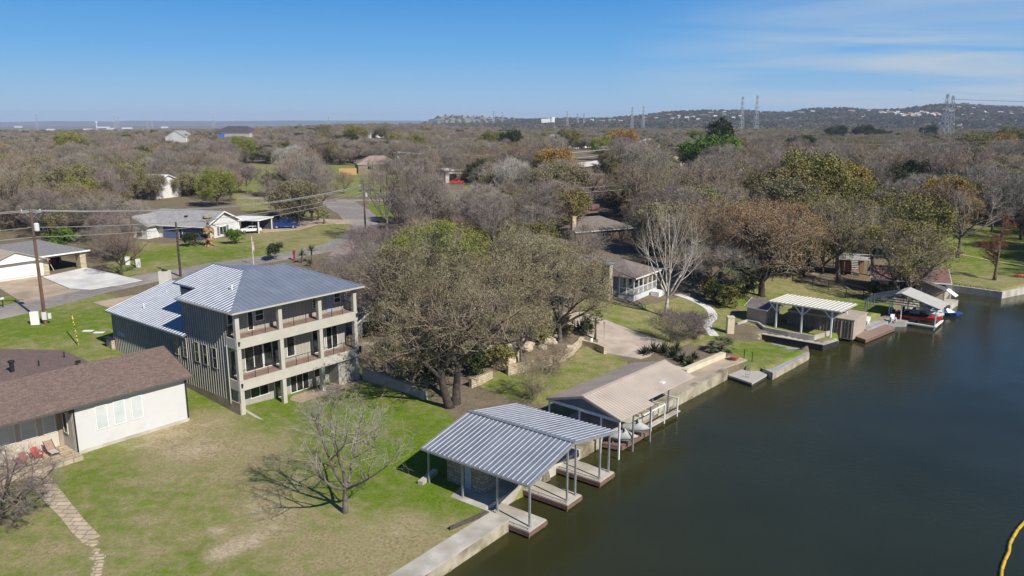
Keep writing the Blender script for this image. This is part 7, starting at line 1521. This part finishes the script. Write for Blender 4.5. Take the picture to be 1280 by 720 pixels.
hh_=[(1100,142),(1104,143),(1108,141),(1112,142.5),(1117,143.5),(1121,142),(1126,145),(1131,146),(1136,144),(1141,145),(1146,144),(1150,142),(1154,143),(1158,144),(1163,145),(1168,144),(1172,145),(1139,147),(1129,147),(1148,146.5),(1166,146),(1196,136),(1188,141),(1203,146),(1229,141.5),(1249,142),(1262,144),(1215,137),(1085,140),(1063,140),(1015,141),(1000,142),(848,147),(858,149),(866,148),(842,150),(872,151),(880,146),(893,147),(905,145),(916,149),(820,150),(805,149),(765,152),(776,153),(753,153),(740,151.5),(836,145),(925,147),(888,142.5),(905,141.5)]
random.seed(9); hm_={}
for kx in range(4):
    w_=(11,15,18,24)[kx]; m_=MB().box(-w_/2,w_/2,-5,5,-3,6); r_=MB(); r_.slab([(-w_/2-1,-6,5.6),(w_/2+1,-6,5.6),(w_/2+1,0,9),(-w_/2-1,0,9)],.4); r_.slab([(-w_/2-1,0,9),(w_/2+1,0,9),(w_/2+1,6,5.6),(-w_/2-1,6,5.6)],.4)
    hm_[kx]=(m_.mesh('wall',(WS,mat('far_cream_wall',(.45,.41,.35),(.38,.35,.3),scale=.3))[kx%2]),r_.mesh('roof',(mat('far_pale_roof',(.5,.49,.47),(.42,.41,.4),scale=.3),mat('far_red_roof',(.3,.2,.16),(.25,.17,.13),scale=.3))[kx//2]))
for i,(a_,b_) in enumerate(hh_):
    q=onhill(a_,b_); r=bpy.data.objects.new('hillside_house',None); COL.objects.link(r); r.location=q; r.rotation_euler=(0,0,random.uniform(-.6,.6)); k=random.randrange(4); r.scale=(1.,.9,.9 if i>21 else 1.1)
    for nm,me in zip(('wall','roof'),hm_[k]): o=bpy.data.objects.new(nm,me); COL.objects.link(o); o.parent=r
    grp='white houses clustered on the right hill' if 1095<a_<1180 else 'scattered houses on the right hills' if a_>950 else 'houses on the middle hills'
    tag(r,{'w':'small white house in the bright cluster on the right hillside','s':'small pale house scattered on the far right hills','h':'small pale house on the far hills left of the lattice towers'}[grp[0]],'house',grp)
for i in range(12):
    a_=552+i*7; q=hill_pt(MES,a_,.97,4200,4800,-10.); r=bpy.data.objects.new('hillside_house',None); COL.objects.link(r); r.location=q; k=i%4; r.scale=(.9,.8,.7)
    for nm,me in zip(('wall','roof'),hm_[k]): o=bpy.data.objects.new(nm,me); COL.objects.link(o); o.parent=r
    tag(r,'tiny house on top of the flat hill in the middle','house','houses on the flat hill')
for i,(a_,D,w_,h_) in enumerate(((4,2500,60,8),(30,3200,50,8),(62,3600,40,10),(104,2400,30,9),(112,3800,90,8),(138,4200,60,9),(158,4600,80,8),(178,3400,24,10),(128,5200,120,10),(205,5200,60,10),(22,5600,70,12),(375,2600,70,8),(365,3400,60,9))):
    x=dirx(a_)*D; solo('plain_building',MB().box(-w_/3,w_/3,-10,10,-5,h_*.45).box(-w_/3-.5,w_/3+.5,-10.5,10.5,h_*.45,h_*.45+.5),WS if i<11 else FT,'tiny pale building on the hazy plain near the horizon','building',group='buildings on the far plain').location=(x,D,h1(x,D)+3)
q=onhill(685,155); solo('tank_building',MB().box(-26,6,-8,8,-10,9).tube([(14,0,-5),(14,0,15)],9,16),WS,'pale building with a round tank at the foot of the middle hills','building').location=(q[0],q[1],q[2])
wt=thing('water_tower','tiny white water tower at the hazy horizon on the left','water tower',(dirx(120)*5200,5200,-14)); MB().cyl(0,0,0,34,2.5,10).build('column',WS,wt); MB().tube([(0,0,32),(0,0,36),(0,0,41),(0,0,44)],[3,9,9,3],12).build('tank',WS,wt)
# ------------------------------------------------------------------ lattice towers
LAT=mat('lattice_steel',(.36,.38,.41),(.30,.32,.35),scale=.5,rough=.6,metal=.2)
def tower(px_,pyt,D,label,wb=8,th=.3,arms=3,mast=False):
    x=dirx(px_)*D; zb=h1(x,D); zt=HC+(152-pyt)/FP*D*math.cos(PT); H=zt-zb; h=thing('lattice_tower' if not mast else 'radio_mast',label,'transmission tower' if not mast else 'mast',(x,D,zb),.4)
    m=MB(); n=8; W_=lambda t:(wb*(1-t)**1.1*.5+.9) if not mast else .8
    for i in range(n):
        t0,t1=i/n,(i+1)/n; a,b=W_(t0),W_(t1)
        for sx,sy in ((-1,-1),(1,-1),(1,1),(-1,1)): m.bar((sx*a,sy*a,H*t0),(sx*b,sy*b,H*t1),th)
        for (p,q) in (((-1,-1),(1,-1)),((1,-1),(1,1)),((1,1),(-1,1)),((-1,1),(-1,-1))):
            m.bar((p[0]*a,p[1]*a,H*t0),(q[0]*b,q[1]*b,H*t1),th*.6); m.bar((q[0]*a,q[1]*a,H*t0),(p[0]*b,p[1]*b,H*t1),th*.6)
    m.build('lattice',LAT,h)
    if arms:
        for k in range(arms):
            z=H*(.94-.13*k); L_=wb*(.8+.15*k); c=MB(); c.bar((-L_,0,z),(L_,0,z),th); c.bar((-L_,0,z),(0,0,z+2),th*.6); c.bar((L_,0,z),(0,0,z+2),th*.6); c.build('crossarm',LAT,h)
    return x,D,zt
t1=tower(1181,118,900,'large lattice transmission tower on the right, left one of the tight pair',th=.3,wb=6.5); t2=tower(1188,120,930,'large lattice transmission tower on the right, right one of the tight pair',th=.3,wb=6.5)
tower(927,121,1450,'slender lattice tower above the woods, left one beside the tall evergreen',th=.4,wb=6); tower(945,120,1450,'slender lattice tower above the woods, right one beside the tall evergreen',th=.4,wb=6)
for a_,b_,D,lb in ((790,134,2100,'small lattice tower on the middle skyline, left of its pair'),(804,133,2100,'small lattice tower on the middle skyline, right of its pair'),(709,139,2400,'small lattice tower right of the flat hill'),(722,142,2600,'tiny lattice tower on the middle skyline left of the pair'),(730,141,2600,'tiny lattice tower on the middle skyline beside its twin'),(617,139,3000,'tiny tower rising from the flat hill, left one'),(628,140,3000,'tiny tower rising from the flat hill, right one'),(143,145,2300,'small lattice tower on the left skyline, left of its pair'),(147.5,146,2300,'small lattice tower on the left skyline, right of its pair'),(184,144,3200,'faint tower on the left skyline, left of the faint pair'),(190,144,3200,'faint tower on the left skyline, right of the faint pair'),(267,142,1900,'dark lattice tower on the left skyline above the dark roofed house'),(411,146,2300,'lattice tower on the skyline above the white warehouse')):
    tower(a_,b_,D,lb,th=.45 if D<2500 else .55,wb=6)
tower(46,142,1300,'thin radio mast on the left skyline',mast=True,arms=0,th=.3)
for k in range(4):
    wire((t1[0]+(-1)**k*6,t1[1],t1[2]-6-5*(k//2)),(t1[0]+420,t1[1]-260,t1[2]-4-5*(k//2)),8,['upper left','upper right','lower left','lower right'][k]+' power line from the large lattice towers to the right edge',r=.13,group='power lines of the lattice towers')
# ------------------------------------------------------------------ haze
HZ=MB().box(-14600,14600,-600,15800,-26,175); o=HZ.build('haze',None); o['kind']='stuff'; o['label']='thin blue air between the camera and the horizon'
m=bpy.data.materials.new('haze'); m.use_nodes=True; N=m.node_tree.nodes; L=m.node_tree.links
for n_ in list(N):
    if n_.type=='BSDF_PRINCIPLED': N.remove(n_)
pv=N.new('ShaderNodeVolumePrincipled'); pv.inputs['Color'].default_value=(.66,.80,1,1); pv.inputs['Density'].default_value=8.5e-5; pv.inputs['Anisotropy'].default_value=.0
L.new(pv.outputs[0],[n_ for n_ in N if n_.type=='OUTPUT_MATERIAL'][0].inputs['Volume']); o.data.materials.append(m)
